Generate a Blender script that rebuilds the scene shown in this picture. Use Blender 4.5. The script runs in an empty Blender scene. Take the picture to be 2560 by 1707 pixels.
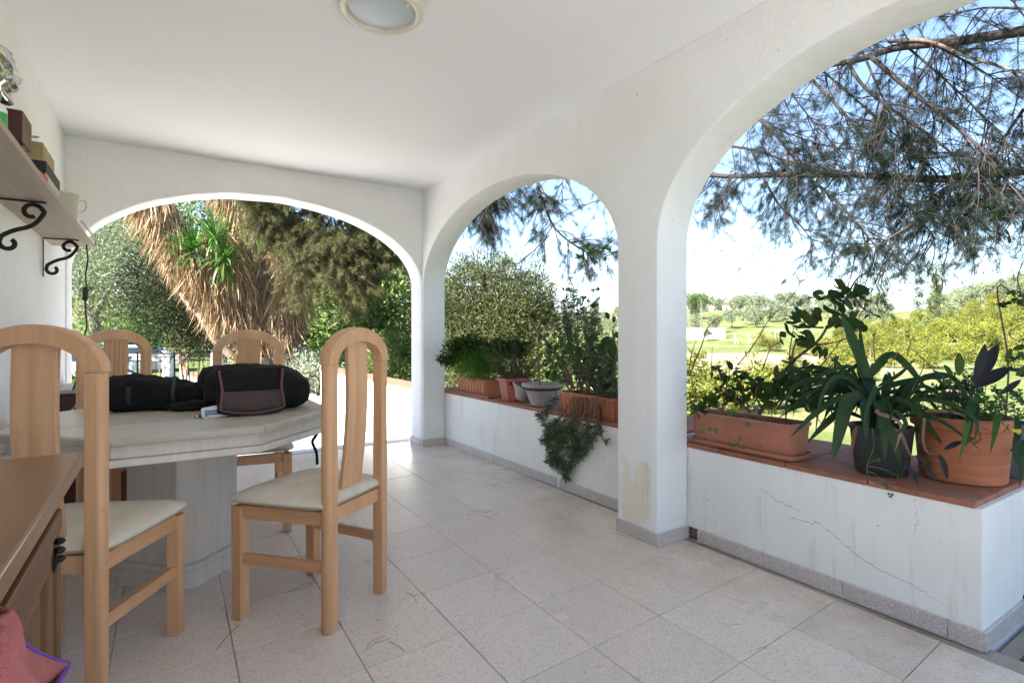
import bpy, bmesh, math, random
import numpy as np
from mathutils import Vector, Matrix, Euler, noise as mnoise

R = math.radians
random.seed(7)
rng = np.random.default_rng(11)
scene = bpy.context.scene
col = scene.collection

# ------------------------------------------------------------------ camera, sky, sun, exposure
CAM_H = 1.05
YAW = R(33.0)
FPX = 1242.0 * 2560 / 2352          # focal length in pixels of the 2560 wide photograph
cam_d = bpy.data.cameras.new('camera')
cam_d.sensor_fit = 'HORIZONTAL'; cam_d.sensor_width = 36.0
cam_d.lens = FPX / 2560 * 36.0
cam_d.shift_y = -16.0 / 2352
cam_d.clip_start = 0.02; cam_d.clip_end = 20000
cam = bpy.data.objects.new('camera', cam_d); col.objects.link(cam)
cam.location = (0, 0, CAM_H); cam.rotation_euler = (R(90), 0, -YAW)
scene.camera = cam

SUN_EL, SUN_AZ = R(38), R(5)        # light travels towards +X, a little towards +Y
T_SUN = Vector((math.cos(SUN_EL) * math.cos(SUN_AZ), math.cos(SUN_EL) * math.sin(SUN_AZ), -math.sin(SUN_EL)))
world = bpy.data.worlds.new('World'); scene.world = world; world.use_nodes = True
wn = world.node_tree; bg = wn.nodes['Background']
sky = wn.nodes.new('ShaderNodeTexSky'); sky.sky_type = 'NISHITA'; sky.sun_disc = False
sky.sun_elevation = SUN_EL
sky.sun_rotation = math.atan2(-T_SUN.x, -T_SUN.y) % (2 * math.pi)
sky.air_density = 1.0; sky.dust_density = 0.15; sky.ozone_density = 2.5
wn.links.new(sky.outputs[0], bg.inputs[0]); bg.inputs[1].default_value = 0.06
sun_d = bpy.data.lights.new('sun', 'SUN'); sun_d.energy = 5.0; sun_d.angle = R(0.53); sun_d.color = (1, 0.965, 0.92)
sun = bpy.data.objects.new('sun', sun_d); col.objects.link(sun)
sun.rotation_euler = T_SUN.to_track_quat('-Z', 'Y').to_euler(); sun.location = (-20, -5, 20)
vs = scene.view_settings
vs.view_transform = 'Standard'; vs.look = 'None'; vs.gamma = 1; vs.use_curve_mapping = False
vs.exposure = 2.62
cy = scene.cycles
cy.max_bounces = 10; cy.diffuse_bounces = 6; cy.glossy_bounces = 3; cy.transmission_bounces = 4; cy.volume_bounces = 0
cy.transparent_max_bounces = 6
cy.use_denoising = True
cy.sample_clamp_indirect = 8
scene.render.film_transparent = False

FD = Vector((math.sin(YAW), math.cos(YAW), 0)); RD = Vector((math.cos(YAW), -math.sin(YAW), 0))
def P(px, py, d):
    """World point that stands at depth d along the sight line of a photograph pixel (2560 wide)."""
    k = (px - 1280) / FPX; m = (836 - py) / FPX
    v = (FD + RD * k) * d
    return Vector((v.x, v.y, CAM_H + m * d))

# ------------------------------------------------------------------ helpers
OFF = {}
def link(o, parent=None):
    col.objects.link(o)
    if parent is not None: o.parent = parent
    return o
def thing(name, label, cat, loc=(0, 0, 0), rz=0, group=None):
    o = bpy.data.objects.new(name, None); link(o)
    o.location = loc; o.rotation_euler = (0, 0, rz); o.empty_display_size = 0.1
    o['label'] = label; o['category'] = cat
    if group: o['group'] = group
    OFF[o.name] = Vector(loc)
    return o
def tag(o, label, cat, group=None):
    o['label'] = label; o['category'] = cat
    if group: o['group'] = group
    return o
def obj(name, me, parent=None, mat=None, world=False, kind=None, label=None):
    """One mesh object. world=True: the mesh is in world coordinates although its parent stands elsewhere (parents unrotated)."""
    o = bpy.data.objects.new(name, me); link(o, parent)
    if mat is not None and len(me.materials) == 0: me.materials.append(mat)
    OFF[o.name] = Vector((0, 0, 0)) if world or parent is None else OFF.get(parent.name, Vector())
    if world and parent is not None: o.location = -OFF[parent.name]
    if kind: o['kind'] = kind
    if label: o['label'] = label
    return o
def children_of(o): return [c for c in KIDS.get(o.name, [])]
KIDS = {}
def copy_tree(root, loc, rz=0, scale=1.0, label=None, group=None):
    c = root.copy(); col.objects.link(c); c.location = loc; c.rotation_euler = (0, 0, rz); c.scale = (scale,) * 3
    if label: c['label'] = label
    if group: c['group'] = group
    for ch in root.children:
        d = ch.copy(); col.objects.link(d); d.parent = c
        for g in ch.children:
            e = g.copy(); col.objects.link(e); e.parent = d
    return c

def np_mesh(name, V, Fc, smooth=False):
    """Mesh from numpy arrays: V (n,3), Fc (m,k) with one k."""
    me = bpy.data.meshes.new(name)
    V = np.asarray(V, np.float32); Fc = np.asarray(Fc, np.int32)
    m, k = Fc.shape
    me.vertices.add(len(V)); me.vertices.foreach_set('co', V.ravel())
    me.loops.add(m * k); me.loops.foreach_set('vertex_index', Fc.ravel())
    me.polygons.add(m); me.polygons.foreach_set('loop_start', np.arange(0, m * k, k, dtype=np.int32))
    me.polygons.foreach_set('loop_total', np.full(m, k, np.int32))
    if smooth: me.polygons.foreach_set('use_smooth', np.ones(m, bool))
    me.update(calc_edges=True)
    return me

class MB:
    def __init__(s): s.v = []; s.f = []
    def add(s, vs, fs):
        b = len(s.v); s.v += [tuple(v) for v in vs]; s.f += [tuple(i + b for i in f) for f in fs]; return s
    def box(s, lo, hi, M=None):
        x0, y0, z0 = lo; x1, y1, z1 = hi
        vs = [Vector(p) for p in ((x0,y0,z0),(x1,y0,z0),(x1,y1,z0),(x0,y1,z0),(x0,y0,z1),(x1,y0,z1),(x1,y1,z1),(x0,y1,z1))]
        if M is not None: vs = [M @ v for v in vs]
        return s.add(vs, [(0,3,2,1),(4,5,6,7),(0,1,5,4),(1,2,6,5),(2,3,7,6),(3,0,4,7)])
    def bar(s, a, b, w, h, up=(0, 0, 1)):
        """Rectangular bar from a to b, w across, h along up."""
        a, b = Vector(a), Vector(b); d = (b - a).normalized(); u = Vector(up)
        r = d.cross(u).normalized(); u = r.cross(d).normalized()
        vs = []
        for p in (a, b):
            for sx, sy in ((-1,-1),(1,-1),(1,1),(-1,1)): vs.append(p + r * (sx * w / 2) + u * (sy * h / 2))
        return s.add(vs, [(0,1,2,3),(7,6,5,4),(0,4,5,1),(1,5,6,2),(2,6,7,3),(3,7,4,0)])
    def prism(s, poly, z0, z1):
        n = len(poly)
        vs = [(x, y, z0) for x, y in poly] + [(x, y, z1) for x, y in poly]
        return s.add(vs, [tuple(range(n))[::-1], tuple(range(n, 2 * n))] + [(i, (i + 1) % n, n + (i + 1) % n, n + i) for i in range(n)])
    def tube(s, pts, rad, n=8, cap=True, flat=1.0):
        pts = [Vector(p) for p in pts]; m = len(pts)
        if not hasattr(rad, '__len__'): rad = [rad] * m
        t0 = (pts[1] - pts[0]).normalized()
        u = t0.cross(Vector((0, 0, 1)))
        if u.length < 1e-3: u = t0.cross(Vector((1, 0, 0)))
        u.normalize(); vs = []
        for i, p in enumerate(pts):
            t = ((pts[min(i + 1, m - 1)] - pts[max(i - 1, 0)])).normalized()
            u = (u - t * u.dot(t)).normalized(); w = t.cross(u)
            for k in range(n):
                a = 2 * math.pi * k / n
                vs.append(p + (u * math.cos(a) + w * (math.sin(a) * flat)) * rad[i])
        fs = [(i*n+k, i*n+(k+1) % n, (i+1)*n+(k+1) % n, (i+1)*n+k) for i in range(m - 1) for k in range(n)]
        if cap: fs += [tuple(range(n))[::-1], tuple(range((m-1)*n, m*n))]
        return s.add(vs, fs)
    def lathe(s, prof, n=24, c=(0, 0, 0), a0=0, sx=1, sy=1):
        vs = []; m = len(prof)
        for r, z in prof:
            for k in range(n):
                a = a0 + 2 * math.pi * k / n
                vs.append((c[0] + r * sx * math.cos(a), c[1] + r * sy * math.sin(a), c[2] + z))
        fs = [(i*n+k, i*n+(k+1) % n, (i+1)*n+(k+1) % n, (i+1)*n+k) for i in range(m - 1) for k in range(n)]
        return s.add(vs, fs)
    def mesh(s, name, bevel=0, seg=2, smooth=None, sub=0, recalc=True):
        me = bpy.data.meshes.new(name); me.from_pydata(s.v, [], s.f)
        if recalc or bevel or sub:
            bm = bmesh.new(); bm.from_mesh(me)
            if recalc: bmesh.ops.recalc_face_normals(bm, faces=bm.faces)
            if bevel:
                es = [e for e in bm.edges if len(e.link_faces) == 2 and e.calc_face_angle(0) > 0.35]
                bmesh.ops.bevel(bm, geom=es, offset=bevel, segments=seg, affect='EDGES', profile=0.6, clamp_overlap=True)
            if sub: bmesh.ops.subdivide_edges(bm, edges=bm.edges[:], cuts=sub, use_grid_fill=True)
            bm.to_mesh(me); bm.free()
        if smooth is not None:
            me.shade_smooth(); me.set_sharp_from_angle(angle=R(smooth))
        return me
    def build(s, name, parent=None, mat=None, world=False, kind=None, label=None, **kw):
        return obj(name, s.mesh(name, **kw), parent, mat, world, kind, label)

def curve_pts(ctrl, n=8):
    """Catmull-Rom through control points."""
    c = [Vector(p) for p in ctrl]; c = [2*c[0]-c[1]] + c + [2*c[-1]-c[-2]]; out = []
    for i in range(1, len(c) - 2):
        for k in range(n):
            t = k / n; a, b, d, e = c[i-1], c[i], c[i+1], c[i+2]
            out.append(0.5 * ((2*b) + (d-a)*t + (2*a-5*b+4*d-e)*t*t + (3*b-a-3*d+e)*t**3))
    out.append(c[-2]); return out

# ------------------------------------------------------------------ materials
def new_mat(name):
    m = bpy.data.materials.new(name); m.use_nodes = True
    return m, m.node_tree, m.node_tree.nodes['Principled BSDF']
def N(t, kind, **kw):
    n = t.nodes.new(kind)
    for k, v in kw.items():
        if hasattr(n, k): setattr(n, k, v)
        else: n.inputs[k.replace('_', ' ').title()].default_value = v
    return n
def ramp(t, fac, stops):
    r = t.nodes.new('ShaderNodeValToRGB'); e = r.color_ramp.elements
    while len(e) < len(stops): e.new(0.5)
    for i, (p, c) in enumerate(stops):
        e[i].position = p; e[i].color = c if len(c) == 4 else (*c, 1)
    t.links.new(fac, r.inputs[0]); return r.outputs[0]
def coords(t, space='Object', scale=(1, 1, 1)):
    if space == 'World':
        src = t.nodes.new('ShaderNodeNewGeometry').outputs['Position']
    else: src = t.nodes.new('ShaderNodeTexCoord').outputs[space]
    mp = t.nodes.new('ShaderNodeMapping'); mp.inputs['Scale'].default_value = scale
    t.links.new(src, mp.inputs[0]); return mp.outputs[0]
def noise_n(t, vec, scale, detail=4, rough=0.55, out='Fac'):
    n = t.nodes.new('ShaderNodeTexNoise'); n.inputs['Scale'].default_value = scale
    n.inputs['Detail'].default_value = detail; n.inputs['Roughness'].default_value = rough
    t.links.new(vec, n.inputs['Vector']); return n.outputs[out]
def mixc(t, fac, a, b, mode='MIX'):
    m = t.nodes.new('ShaderNodeMix'); m.data_type = 'RGBA'; m.blend_type = mode
    for i, v in ((0, fac), (6, a), (7, b)):
        if hasattr(v, 'node'): t.links.new(v, m.inputs[i])
        else: m.inputs[i].default_value = v if i == 0 else (*v, 1)[:4]
    return m.outputs[2]
def math_n(t, op, a, b=0.0, clamp=False):
    m = t.nodes.new('ShaderNodeMath'); m.operation = op; m.use_clamp = clamp
    for i, v in ((0, a), (1, b)):
        if hasattr(v, 'node'): t.links.new(v, m.inputs[i])
        else: m.inputs[i].default_value = v
    return m.outputs[0]
def bump(t, b, h, strength=0.3, dist=0.01):
    n = t.nodes.new('ShaderNodeBump'); n.inputs['Strength'].default_value = strength; n.inputs['Distance'].default_value = dist
    t.links.new(h, n.inputs['Height']); t.links.new(n.outputs[0], b.inputs['Normal'])

def mat_simple(name, c1, c2=None, rough=0.6, scale=6, bmp=0.0, bscale=60, metal=0, spec=0.5, space='Object', stretch=(1, 1, 1), rvar=0.1, bloom=None):
    m, t, b = new_mat(name)
    c2 = c2 or tuple(x * 0.8 for x in c1)
    v = coords(t, space, stretch)
    f = noise_n(t, v, scale, 5, 0.6)
    cc_ = ramp(t, f, [(0.32, c1), (0.68, c2)])
    if bloom:
        wv = coords(t, 'World')
        cc_ = mixc(t, ramp(t, noise_n(t, wv, 7, 7, 0.7), [(0.56, (0, 0, 0)), (0.80, (0.30,) * 3)]), cc_, bloom)
        cc_ = mixc(t, ramp(t, noise_n(t, wv, 16, 6, 0.7), [(0.60, (0, 0, 0)), (0.75, (0.6,) * 3)]), cc_, tuple(x * .35 for x in c2))
    t.links.new(cc_, b.inputs['Base Color'])
    f2 = noise_n(t, v, scale * 2.7, 3)
    r = t.nodes.new('ShaderNodeMapRange'); r.inputs[3].default_value = max(0, rough - rvar); r.inputs[4].default_value = min(1, rough + rvar)
    t.links.new(f2, r.inputs[0]); t.links.new(r.outputs[0], b.inputs['Roughness'])
    b.inputs['Metallic'].default_value = metal; b.inputs['Specular IOR Level'].default_value = spec
    if bmp: bump(t, b, noise_n(t, v, bscale, 4), bmp)
    return m

def mat_plaster(name, base, dirt, stain=0.25, streak=False, bmp=0.25):
    m, t, b = new_mat(name)
    v = coords(t, 'World')
    n1 = noise_n(t, v, 1.3, 5, 0.6); n2 = noise_n(t, v, 9, 5, 0.65); n3 = noise_n(t, v, 75, 3, 0.6)
    c = mixc(t, ramp(t, n1, [(0.35, (0, 0, 0)), (0.75, (stain,) * 3)]), base, dirt)
    sp = ramp(t, noise_n(t, v, 42, 2, 0.5), [(0.73, (0, 0, 0)), (0.80, (0.55,) * 3)])
    c = mixc(t, sp, c, tuple(x * 0.55 for x in dirt))
    if streak:
        vs_ = coords(t, 'World', (9, 9, 0.9))
        s = ramp(t, noise_n(t, vs_, 1.6, 5, 0.65), [(0.62, (0, 0, 0)), (0.82, (0.22,) * 3)] if streak == 'soft' else [(0.56, (0, 0, 0)), (0.78, (0.55,) * 3)])
        c = mixc(t, s, c, tuple(x * 0.7 for x in dirt))
    t.links.new(c, b.inputs['Base Color'])
    b.inputs['Roughness'].default_value = 0.85; b.inputs['Specular IOR Level'].default_value = 0.25
    h = math_n(t, 'ADD', math_n(t, 'MULTIPLY', n2, 1.0), math_n(t, 'MULTIPLY', n3, 0.25))
    bump(t, b, h, bmp, 0.02)
    return m

def mat_terrazzo(name, base=(0.77, 0.66, 0.565), rough=0.25, dirt=True):
    m, t, b = new_mat(name)
    v = coords(t, 'World')
    vo = t.nodes.new('ShaderNodeTexVoronoi'); vo.inputs['Scale'].default_value = 210
    t.links.new(v, vo.inputs['Vector'])
    sx = t.nodes.new('ShaderNodeSeparateColor'); t.links.new(vo.outputs['Color'], sx.inputs[0])
    dark = ramp(t, sx.outputs[0], [(0.80, (0, 0, 0)), (0.84, (1, 1, 1))])
    light = ramp(t, sx.outputs[1], [(0.72, (0, 0, 0)), (0.76, (1, 1, 1))])
    n = noise_n(t, v, 2.2, 4)
    info = t.nodes.new('ShaderNodeObjectInfo')
    c = mixc(t, n, tuple(x * 1.03 for x in base), tuple(x * 0.93 for x in base))
    c = mixc(t, math_n(t, 'MULTIPLY', light, 0.45), c, (0.78, 0.72, 0.68))
    c = mixc(t, math_n(t, 'MULTIPLY', dark, 0.42), c, (0.38, 0.30, 0.26))
    tone = t.nodes.new('ShaderNodeMapRange'); tone.inputs[3].default_value = 0.94; tone.inputs[4].default_value = 1.04
    t.links.new(info.outputs['Random'], tone.inputs[0])
    cm = t.nodes.new('ShaderNodeCombineColor')
    for i in range(3): t.links.new(tone.outputs[0], cm.inputs[i])
    c = mixc(t, 1.0, c, cm.outputs[0], 'MULTIPLY')
    if dirt:                                     # trodden-in dust and soil that gathers along the parapet
        sep = t.nodes.new('ShaderNodeSeparateXYZ'); t.links.new(v, sep.inputs[0])
        edge = t.nodes.new('ShaderNodeMapRange'); edge.inputs[1].default_value = 1.55; edge.inputs[2].default_value = 2.35
        t.links.new(sep.outputs[0], edge.inputs[0])
        dn = ramp(t, noise_n(t, v, 3.0, 6, 0.7), [(0.38, (0, 0, 0)), (0.72, (0.85,) * 3)])
        c = mixc(t, math_n(t, 'MULTIPLY', dn, edge.outputs[0], True), c, (0.33, 0.27, 0.20))
        dn2 = ramp(t, noise_n(t, v, 5.5, 6, 0.75), [(0.58, (0, 0, 0)), (0.85, (0.2,) * 3)])
        c = mixc(t, dn2, c, (0.36, 0.31, 0.25))
    t.links.new(c, b.inputs['Base Color'])
    rr = t.nodes.new('ShaderNodeMapRange'); rr.inputs[3].default_value = rough - 0.02; rr.inputs[4].default_value = rough + 0.10
    t.links.new(noise_n(t, v, 2.0, 3, 0.5), rr.inputs[0]); t.links.new(rr.outputs[0], b.inputs['Roughness'])
    bump(t, b, noise_n(t, v, 3.5, 2), 0.015, 0.01)
    return m

def mat_wood(name, c1, c2, rough=0.5, axis='Z', scale=1.0, wear=None, bmp=0.1):
    m, t, b = new_mat(name)
    st = {'X': (1.2, 22, 22), 'Y': (22, 1.2, 22), 'Z': (22, 22, 1.2)}[axis]
    v = coords(t, 'Object', tuple(s * scale for s in st))
    n = noise_n(t, v, 1.6, 6, 0.6)
    v2 = coords(t, 'Object'); n2 = noise_n(t, v2, 5, 3)
    c = ramp(t, n, [(0.3, c1), (0.7, c2)])
    c = mixc(t, math_n(t, 'MULTIPLY', n2, 0.35), c, tuple(x * 0.75 for x in c2))
    if wear:
        w = ramp(t, noise_n(t, v2, 14, 6, 0.7), [(0.62, (0, 0, 0)), (0.7, (0.8,) * 3)])
        c = mixc(t, w, c, wear)
    t.links.new(c, b.inputs['Base Color']); b.inputs['Roughness'].default_value = rough
    if bmp: bump(t, b, n, bmp, 0.004)
    return m

def mat_leaf(name, c1, c2, c3=None, trans=0.25, rough=0.55, spec=0.2):
    """Foliage: each separate leaf takes its own tone."""
    m, t, b = new_mat(name)
    g = t.nodes.new('ShaderNodeNewGeometry')
    info = t.nodes.new('ShaderNodeObjectInfo')
    r = math_n(t, 'FRACT', math_n(t, 'ADD', g.outputs['Random Per Island'], info.outputs['Random']))
    stops = [(0.0, c1), (0.6, c2)] + ([(0.9, c3)] if c3 else [])
    c = ramp(t, r, stops)
    h0 = t.nodes.new('ShaderNodeHueSaturation'); mr = t.nodes.new('ShaderNodeMapRange'); mr.inputs[3].default_value = 0.60; mr.inputs[4].default_value = 0.98
    t.links.new(info.outputs['Random'], mr.inputs[0]); t.links.new(mr.outputs[0], h0.inputs['Value']); t.links.new(c, h0.inputs['Color']); c = h0.outputs[0]
    t.links.new(c, b.inputs['Base Color']); b.inputs['Roughness'].default_value = rough
    b.inputs['Specular IOR Level'].default_value = spec
    if trans:
        tr = t.nodes.new('ShaderNodeBsdfTranslucent'); mx = t.nodes.new('ShaderNodeMixShader')
        hs = t.nodes.new('ShaderNodeHueSaturation'); hs.inputs['Value'].default_value = 1.5; hs.inputs['Saturation'].default_value = 1.1
        t.links.new(c, hs.inputs['Color']); t.links.new(hs.outputs[0], tr.inputs[0])
        mx.inputs[0].default_value = trans
        t.links.new(b.outputs[0], mx.inputs[1]); t.links.new(tr.outputs[0], mx.inputs[2])
        t.links.new(mx.outputs[0], t.nodes['Material Output'].inputs[0])
    return m

M = {}
M['plaster'] = mat_plaster('plaster', (0.84, 0.838, 0.835), (0.62, 0.585, 0.54), 0.34, 'soft', 0.5)
M['plaster_old'] = mat_plaster('plaster_weathered', (0.83, 0.825, 0.81), (0.60, 0.55, 0.47), 0.45, True, 0.35)
M['ceiling'] = mat_plaster('ceiling_paint', (0.84, 0.838, 0.835), (0.72, 0.70, 0.67), 0.2, False, 0.14)
M['cream'] = mat_plaster('cream_paint', (0.81, 0.755, 0.615), (0.68, 0.60, 0.47), 0.5, True)
M['terrazzo'] = mat_terrazzo('terrazzo')
M['skirt'] = mat_terrazzo('terrazzo_skirting', (0.52, 0.46, 0.445), 0.45, False)
M['grout'] = mat_simple('grout', (0.50, 0.43, 0.36), (0.22, 0.18, 0.14), 0.9, 2.5, 0.3)
M['terracotta_tile'] = mat_simple('terracotta_tile', (0.36, 0.135, 0.075), (0.25, 0.10, 0.065), 0.8, 9, 0.3, 90, space='World', bloom=(0.55, 0.42, 0.34))
M['terracotta'] = mat_simple('terracotta', (0.42, 0.145, 0.066), (0.33, 0.11, 0.052), 0.75, 5, 0.15, 120, bloom=(0.55, 0.42, 0.34))
M['terracotta_pale'] = mat_simple('terracotta_plastic', (0.46, 0.18, 0.112), (0.39, 0.15, 0.095), 0.6, 4, 0.05, 60, bloom=(0.55, 0.42, 0.34))
M['terracotta_red'] = mat_simple('terracotta_red', (0.40, 0.105, 0.07), (0.30, 0.085, 0.06), 0.6, 6, 0.15, bloom=(0.55, 0.42, 0.34))
M['terracotta_orange'] = mat_simple('terracotta_orange', (0.48, 0.19, 0.07), (0.36, 0.13, 0.05), 0.7, 6, 0.15, bloom=(0.55, 0.42, 0.34))
M['pot_black'] = mat_simple('black_plastic', (0.022, 0.023, 0.026), (0.04, 0.04, 0.042), 0.5, 12)
M['pot_grey'] = mat_simple('grey_pot', (0.42, 0.39, 0.36), (0.30, 0.27, 0.25), 0.7, 7, 0.2, bloom=(0.55, 0.42, 0.34))
M['pot_blue'] = mat_simple('blue_grey_pot', (0.06, 0.075, 0.11), (0.045, 0.055, 0.08), 0.5, 7)
M['soil'] = mat_simple('soil', (0.06, 0.042, 0.028), (0.03, 0.02, 0.014), 0.95, 40, 0.8, 120)
M['beech'] = mat_wood('pickled_beech', (0.73, 0.42, 0.225), (0.57, 0.30, 0.15), 0.38, 'Z', 1.0, (0.46, 0.26, 0.14))
M['beech_y'] = mat_wood('pickled_beech_rail', (0.71, 0.405, 0.215), (0.56, 0.29, 0.145), 0.42, 'Y')
M['seat'] = mat_simple('cream_cushion', (0.76, 0.69, 0.585), (0.62, 0.53, 0.41), 0.95, 5, 0.25, 400, spec=0.15)
M['table_white'] = mat_wood('whitewashed_wood', (0.68, 0.61, 0.515), (0.58, 0.51, 0.42), 0.35, 'X', 0.6, None, 0.05)
M['table_white_z'] = mat_wood('whitewashed_wood_upright', (0.76, 0.695, 0.615), (0.64, 0.575, 0.505), 0.45, 'Z', 0.8, None, 0.08)
M['edge_wear'] = mat_wood('worn_edge', (0.58, 0.52, 0.44), (0.42, 0.35, 0.27), 0.5, 'X', 0.6, (0.14, 0.1, 0.06))
M['dark_wood'] = mat_wood('old_dark_wood', (0.20, 0.092, 0.036), (0.11, 0.048, 0.019), 0.6, 'Y', 0.6, (0.26, 0.14, 0.06))
M['dark_wood_top'] = mat_wood('old_dark_wood_top', (0.30, 0.155, 0.072), (0.19, 0.092, 0.042), 0.34, 'Y', 0.35, (0.26, 0.16, 0.08))
M['dark_wood_z'] = mat_wood('old_dark_wood_door', (0.22, 0.105, 0.038), (0.12, 0.054, 0.02), 0.6, 'Z', 0.6, (0.28, 0.15, 0.06))
M['brown_wood'] = mat_wood('brown_cabinet', (0.10, 0.032, 0.013), (0.06, 0.02, 0.009), 0.35, 'Z')
M['grey_top'] = mat_simple('grey_laminate', (0.50, 0.46, 0.41), (0.44, 0.40, 0.35), 0.5, 5)
M['shelf'] = mat_wood('grey_shelf_board', (0.46, 0.38, 0.31), (0.36, 0.285, 0.225), 0.7, 'Y', 0.5, (0.20, 0.15, 0.12))
M['iron'] = mat_simple('black_iron', (0.012, 0.012, 0.013), (0.03, 0.024, 0.02), 0.55, 20, 0.2, metal=0.6)
M['black_cloth'] = mat_simple('black_nylon', (0.006, 0.006, 0.007), (0.012, 0.0115, 0.012), 0.75, 9, 0.5, 300, spec=0.25)
M['maroon_cloth'] = mat_simple('grey_maroon_mesh', (0.085, 0.05, 0.05), (0.06, 0.045, 0.045), 0.8, 6, 0.5, 500)
M['piping'] = mat_simple('maroon_piping', (0.16, 0.065, 0.065), (0.12, 0.05, 0.05), 0.7, 12)
M['white_card'] = mat_simple('white_card', (0.78, 0.78, 0.78), (0.72, 0.72, 0.72), 0.4, 6)
M['print_blue'] = mat_simple('print_blue', (0.07, 0.10, 0.36), rough=0.5)
M['print_green'] = mat_simple('print_green', (0.03, 0.38, 0.27), rough=0.5)
M['print_white'] = mat_simple('print_white', (0.8, 0.8, 0.8), rough=0.5)
M['print_navy'] = mat_simple('print_navy', (0.03, 0.035, 0.14), rough=0.5)
M['yellow'] = mat_simple('yellow_plastic', (0.72, 0.55, 0.03), rough=0.4)
M['lamp_rim'] = mat_simple('cream_enamel', (0.72, 0.67, 0.56), (0.66, 0.61, 0.50), 0.35, 5)
M['lamp_glass'] = mat_simple('frosted_glass', (0.52, 0.57, 0.60), (0.46, 0.51, 0.54), 0.45, 3)
M['chrome'] = mat_simple('foil', (0.75, 0.75, 0.76), (0.6, 0.58, 0.62), 0.18, 9, metal=1.0)
M['red_card'] = mat_simple('dark_red_card', (0.10, 0.012, 0.014), (0.05, 0.012, 0.012), 0.55, 14)
M['brown_card'] = mat_simple('brown_card', (0.22, 0.13, 0.09), (0.16, 0.09, 0.06), 0.8, 10)
M['beige_card'] = mat_simple('beige_card', (0.44, 0.34, 0.17), (0.33, 0.24, 0.11), 0.75, 10)
M['pink_cloth'] = mat_simple('pink_cloth', (0.55, 0.10, 0.10), rough=0.9)
M['towel'] = mat_simple('pink_towel', (0.62, 0.20, 0.175), (0.42, 0.11, 0.11), 0.95, 5, 0.8, 260)
M['purple'] = mat_simple('purple_trim', (0.16, 0.05, 0.36), rough=0.8)
M['pale_plastic'] = mat_simple('old_white_plastic', (0.58, 0.54, 0.46), (0.48, 0.44, 0.37), 0.5, 6)
M['green_label'] = mat_simple('green_label', (0.06, 0.35, 0.09), rough=0.4)
M['grey_cable'] = mat_simple('grey_cable', (0.40, 0.38, 0.34), rough=0.6)
M['black_rubber'] = mat_simple('black_rubber', (0.015, 0.015, 0.015), rough=0.6)
M['bark'] = mat_simple('pine_bark', (0.06, 0.043, 0.037), (0.025, 0.02, 0.018), 0.95, 14, 0.9, 40, stretch=(1, 1, 0.4))
M['bark_pale'] = mat_simple('pale_twig', (0.28, 0.21, 0.15), (0.17, 0.12, 0.085), 0.95, 18, 0.5)
M['bark_grey'] = mat_simple('grey_bark', (0.22, 0.19, 0.165), (0.12, 0.10, 0.085), 0.95, 12, 0.9, 40, stretch=(1, 1, 0.3))
M['stem_brown'] = mat_simple('woody_stem', (0.19, 0.115, 0.075), (0.11, 0.07, 0.045), 0.9, 30, 0.3)
M['stem_green'] = mat_simple('green_stem', (0.10, 0.15, 0.05), (0.08, 0.11, 0.04), 0.6, 20)
M['concrete'] = mat_simple('pale_concrete', (0.60, 0.585, 0.56), (0.50, 0.485, 0.46), 0.9, 2.5, 0.3, 40, space='World')
M['dark_paving'] = mat_simple('dark_stone_paving', (0.10, 0.10, 0.105), (0.045, 0.045, 0.05), 0.75, 9, 0.6, 30, space='World')
M['brick_dark'] = mat_simple('bare_brick', (0.20, 0.12, 0.08), (0.06, 0.04, 0.03), 0.95, 30, 0.8, 60)

M['needle'] = mat_leaf('pine_needles', (0.010, 0.020, 0.015), (0.017, 0.031, 0.02), (0.04, 0.042, 0.024), 0.06, 0.7, 0.1)
M['needle_olive'] = mat_leaf('pine_needles_olive', (0.055, 0.068, 0.022), (0.098, 0.108, 0.036), (0.19, 0.15, 0.07), 0.2, 0.6)
M['dead_leaf'] = mat_leaf('dry_straw_leaves', (0.17, 0.10, 0.055), (0.36, 0.235, 0.13), (0.58, 0.44, 0.285), 0.15, 0.8, 0.15)
M['yucca_leaf'] = mat_leaf('yucca_leaves', (0.03, 0.10, 0.018), (0.065, 0.17, 0.03), (0.15, 0.26, 0.07), 0.25, 0.4)
M['olive_leaf'] = mat_leaf('olive_leaves', (0.14, 0.17, 0.09), (0.20, 0.235, 0.13), (0.32, 0.34, 0.22), 0.25)
M['cypress_leaf'] = mat_leaf('dark_cypress_leaves', (0.014, 0.022, 0.008), (0.028, 0.04, 0.012), (0.075, 0.08, 0.026), 0.12)
M['shrub_leaf'] = mat_leaf('shrub_leaves', (0.07, 0.115, 0.035), (0.125, 0.185, 0.055), (0.24, 0.28, 0.10), 0.3)
M['bright_leaf'] = mat_leaf('bright_green_leaves', (0.10, 0.24, 0.03), (0.20, 0.36, 0.045), (0.30, 0.42, 0.08), 0.35)
M['hedge_leaf'] = mat_leaf('hedge_leaves', (0.045, 0.06, 0.02), (0.085, 0.105, 0.034), (0.15, 0.14, 0.06), 0.25)
M['silver_leaf'] = mat_leaf('silver_leaves', (0.24, 0.27, 0.20), (0.34, 0.36, 0.27), (0.42, 0.43, 0.34), 0.2)
M['orchard_leaf'] = mat_leaf('orchard_leaves', (0.10, 0.135, 0.022), (0.195, 0.215, 0.034), (0.34, 0.30, 0.05), 0.25)
M['pot_leaf'] = mat_leaf('dark_pot_leaves', (0.024, 0.055, 0.014), (0.04, 0.085, 0.02), (0.075, 0.105, 0.025), 0.42, 0.5)
M['fern_leaf'] = mat_leaf('feathery_leaves', (0.045, 0.13, 0.015), (0.08, 0.19, 0.025), (0.13, 0.25, 0.045), 0.3)
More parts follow.
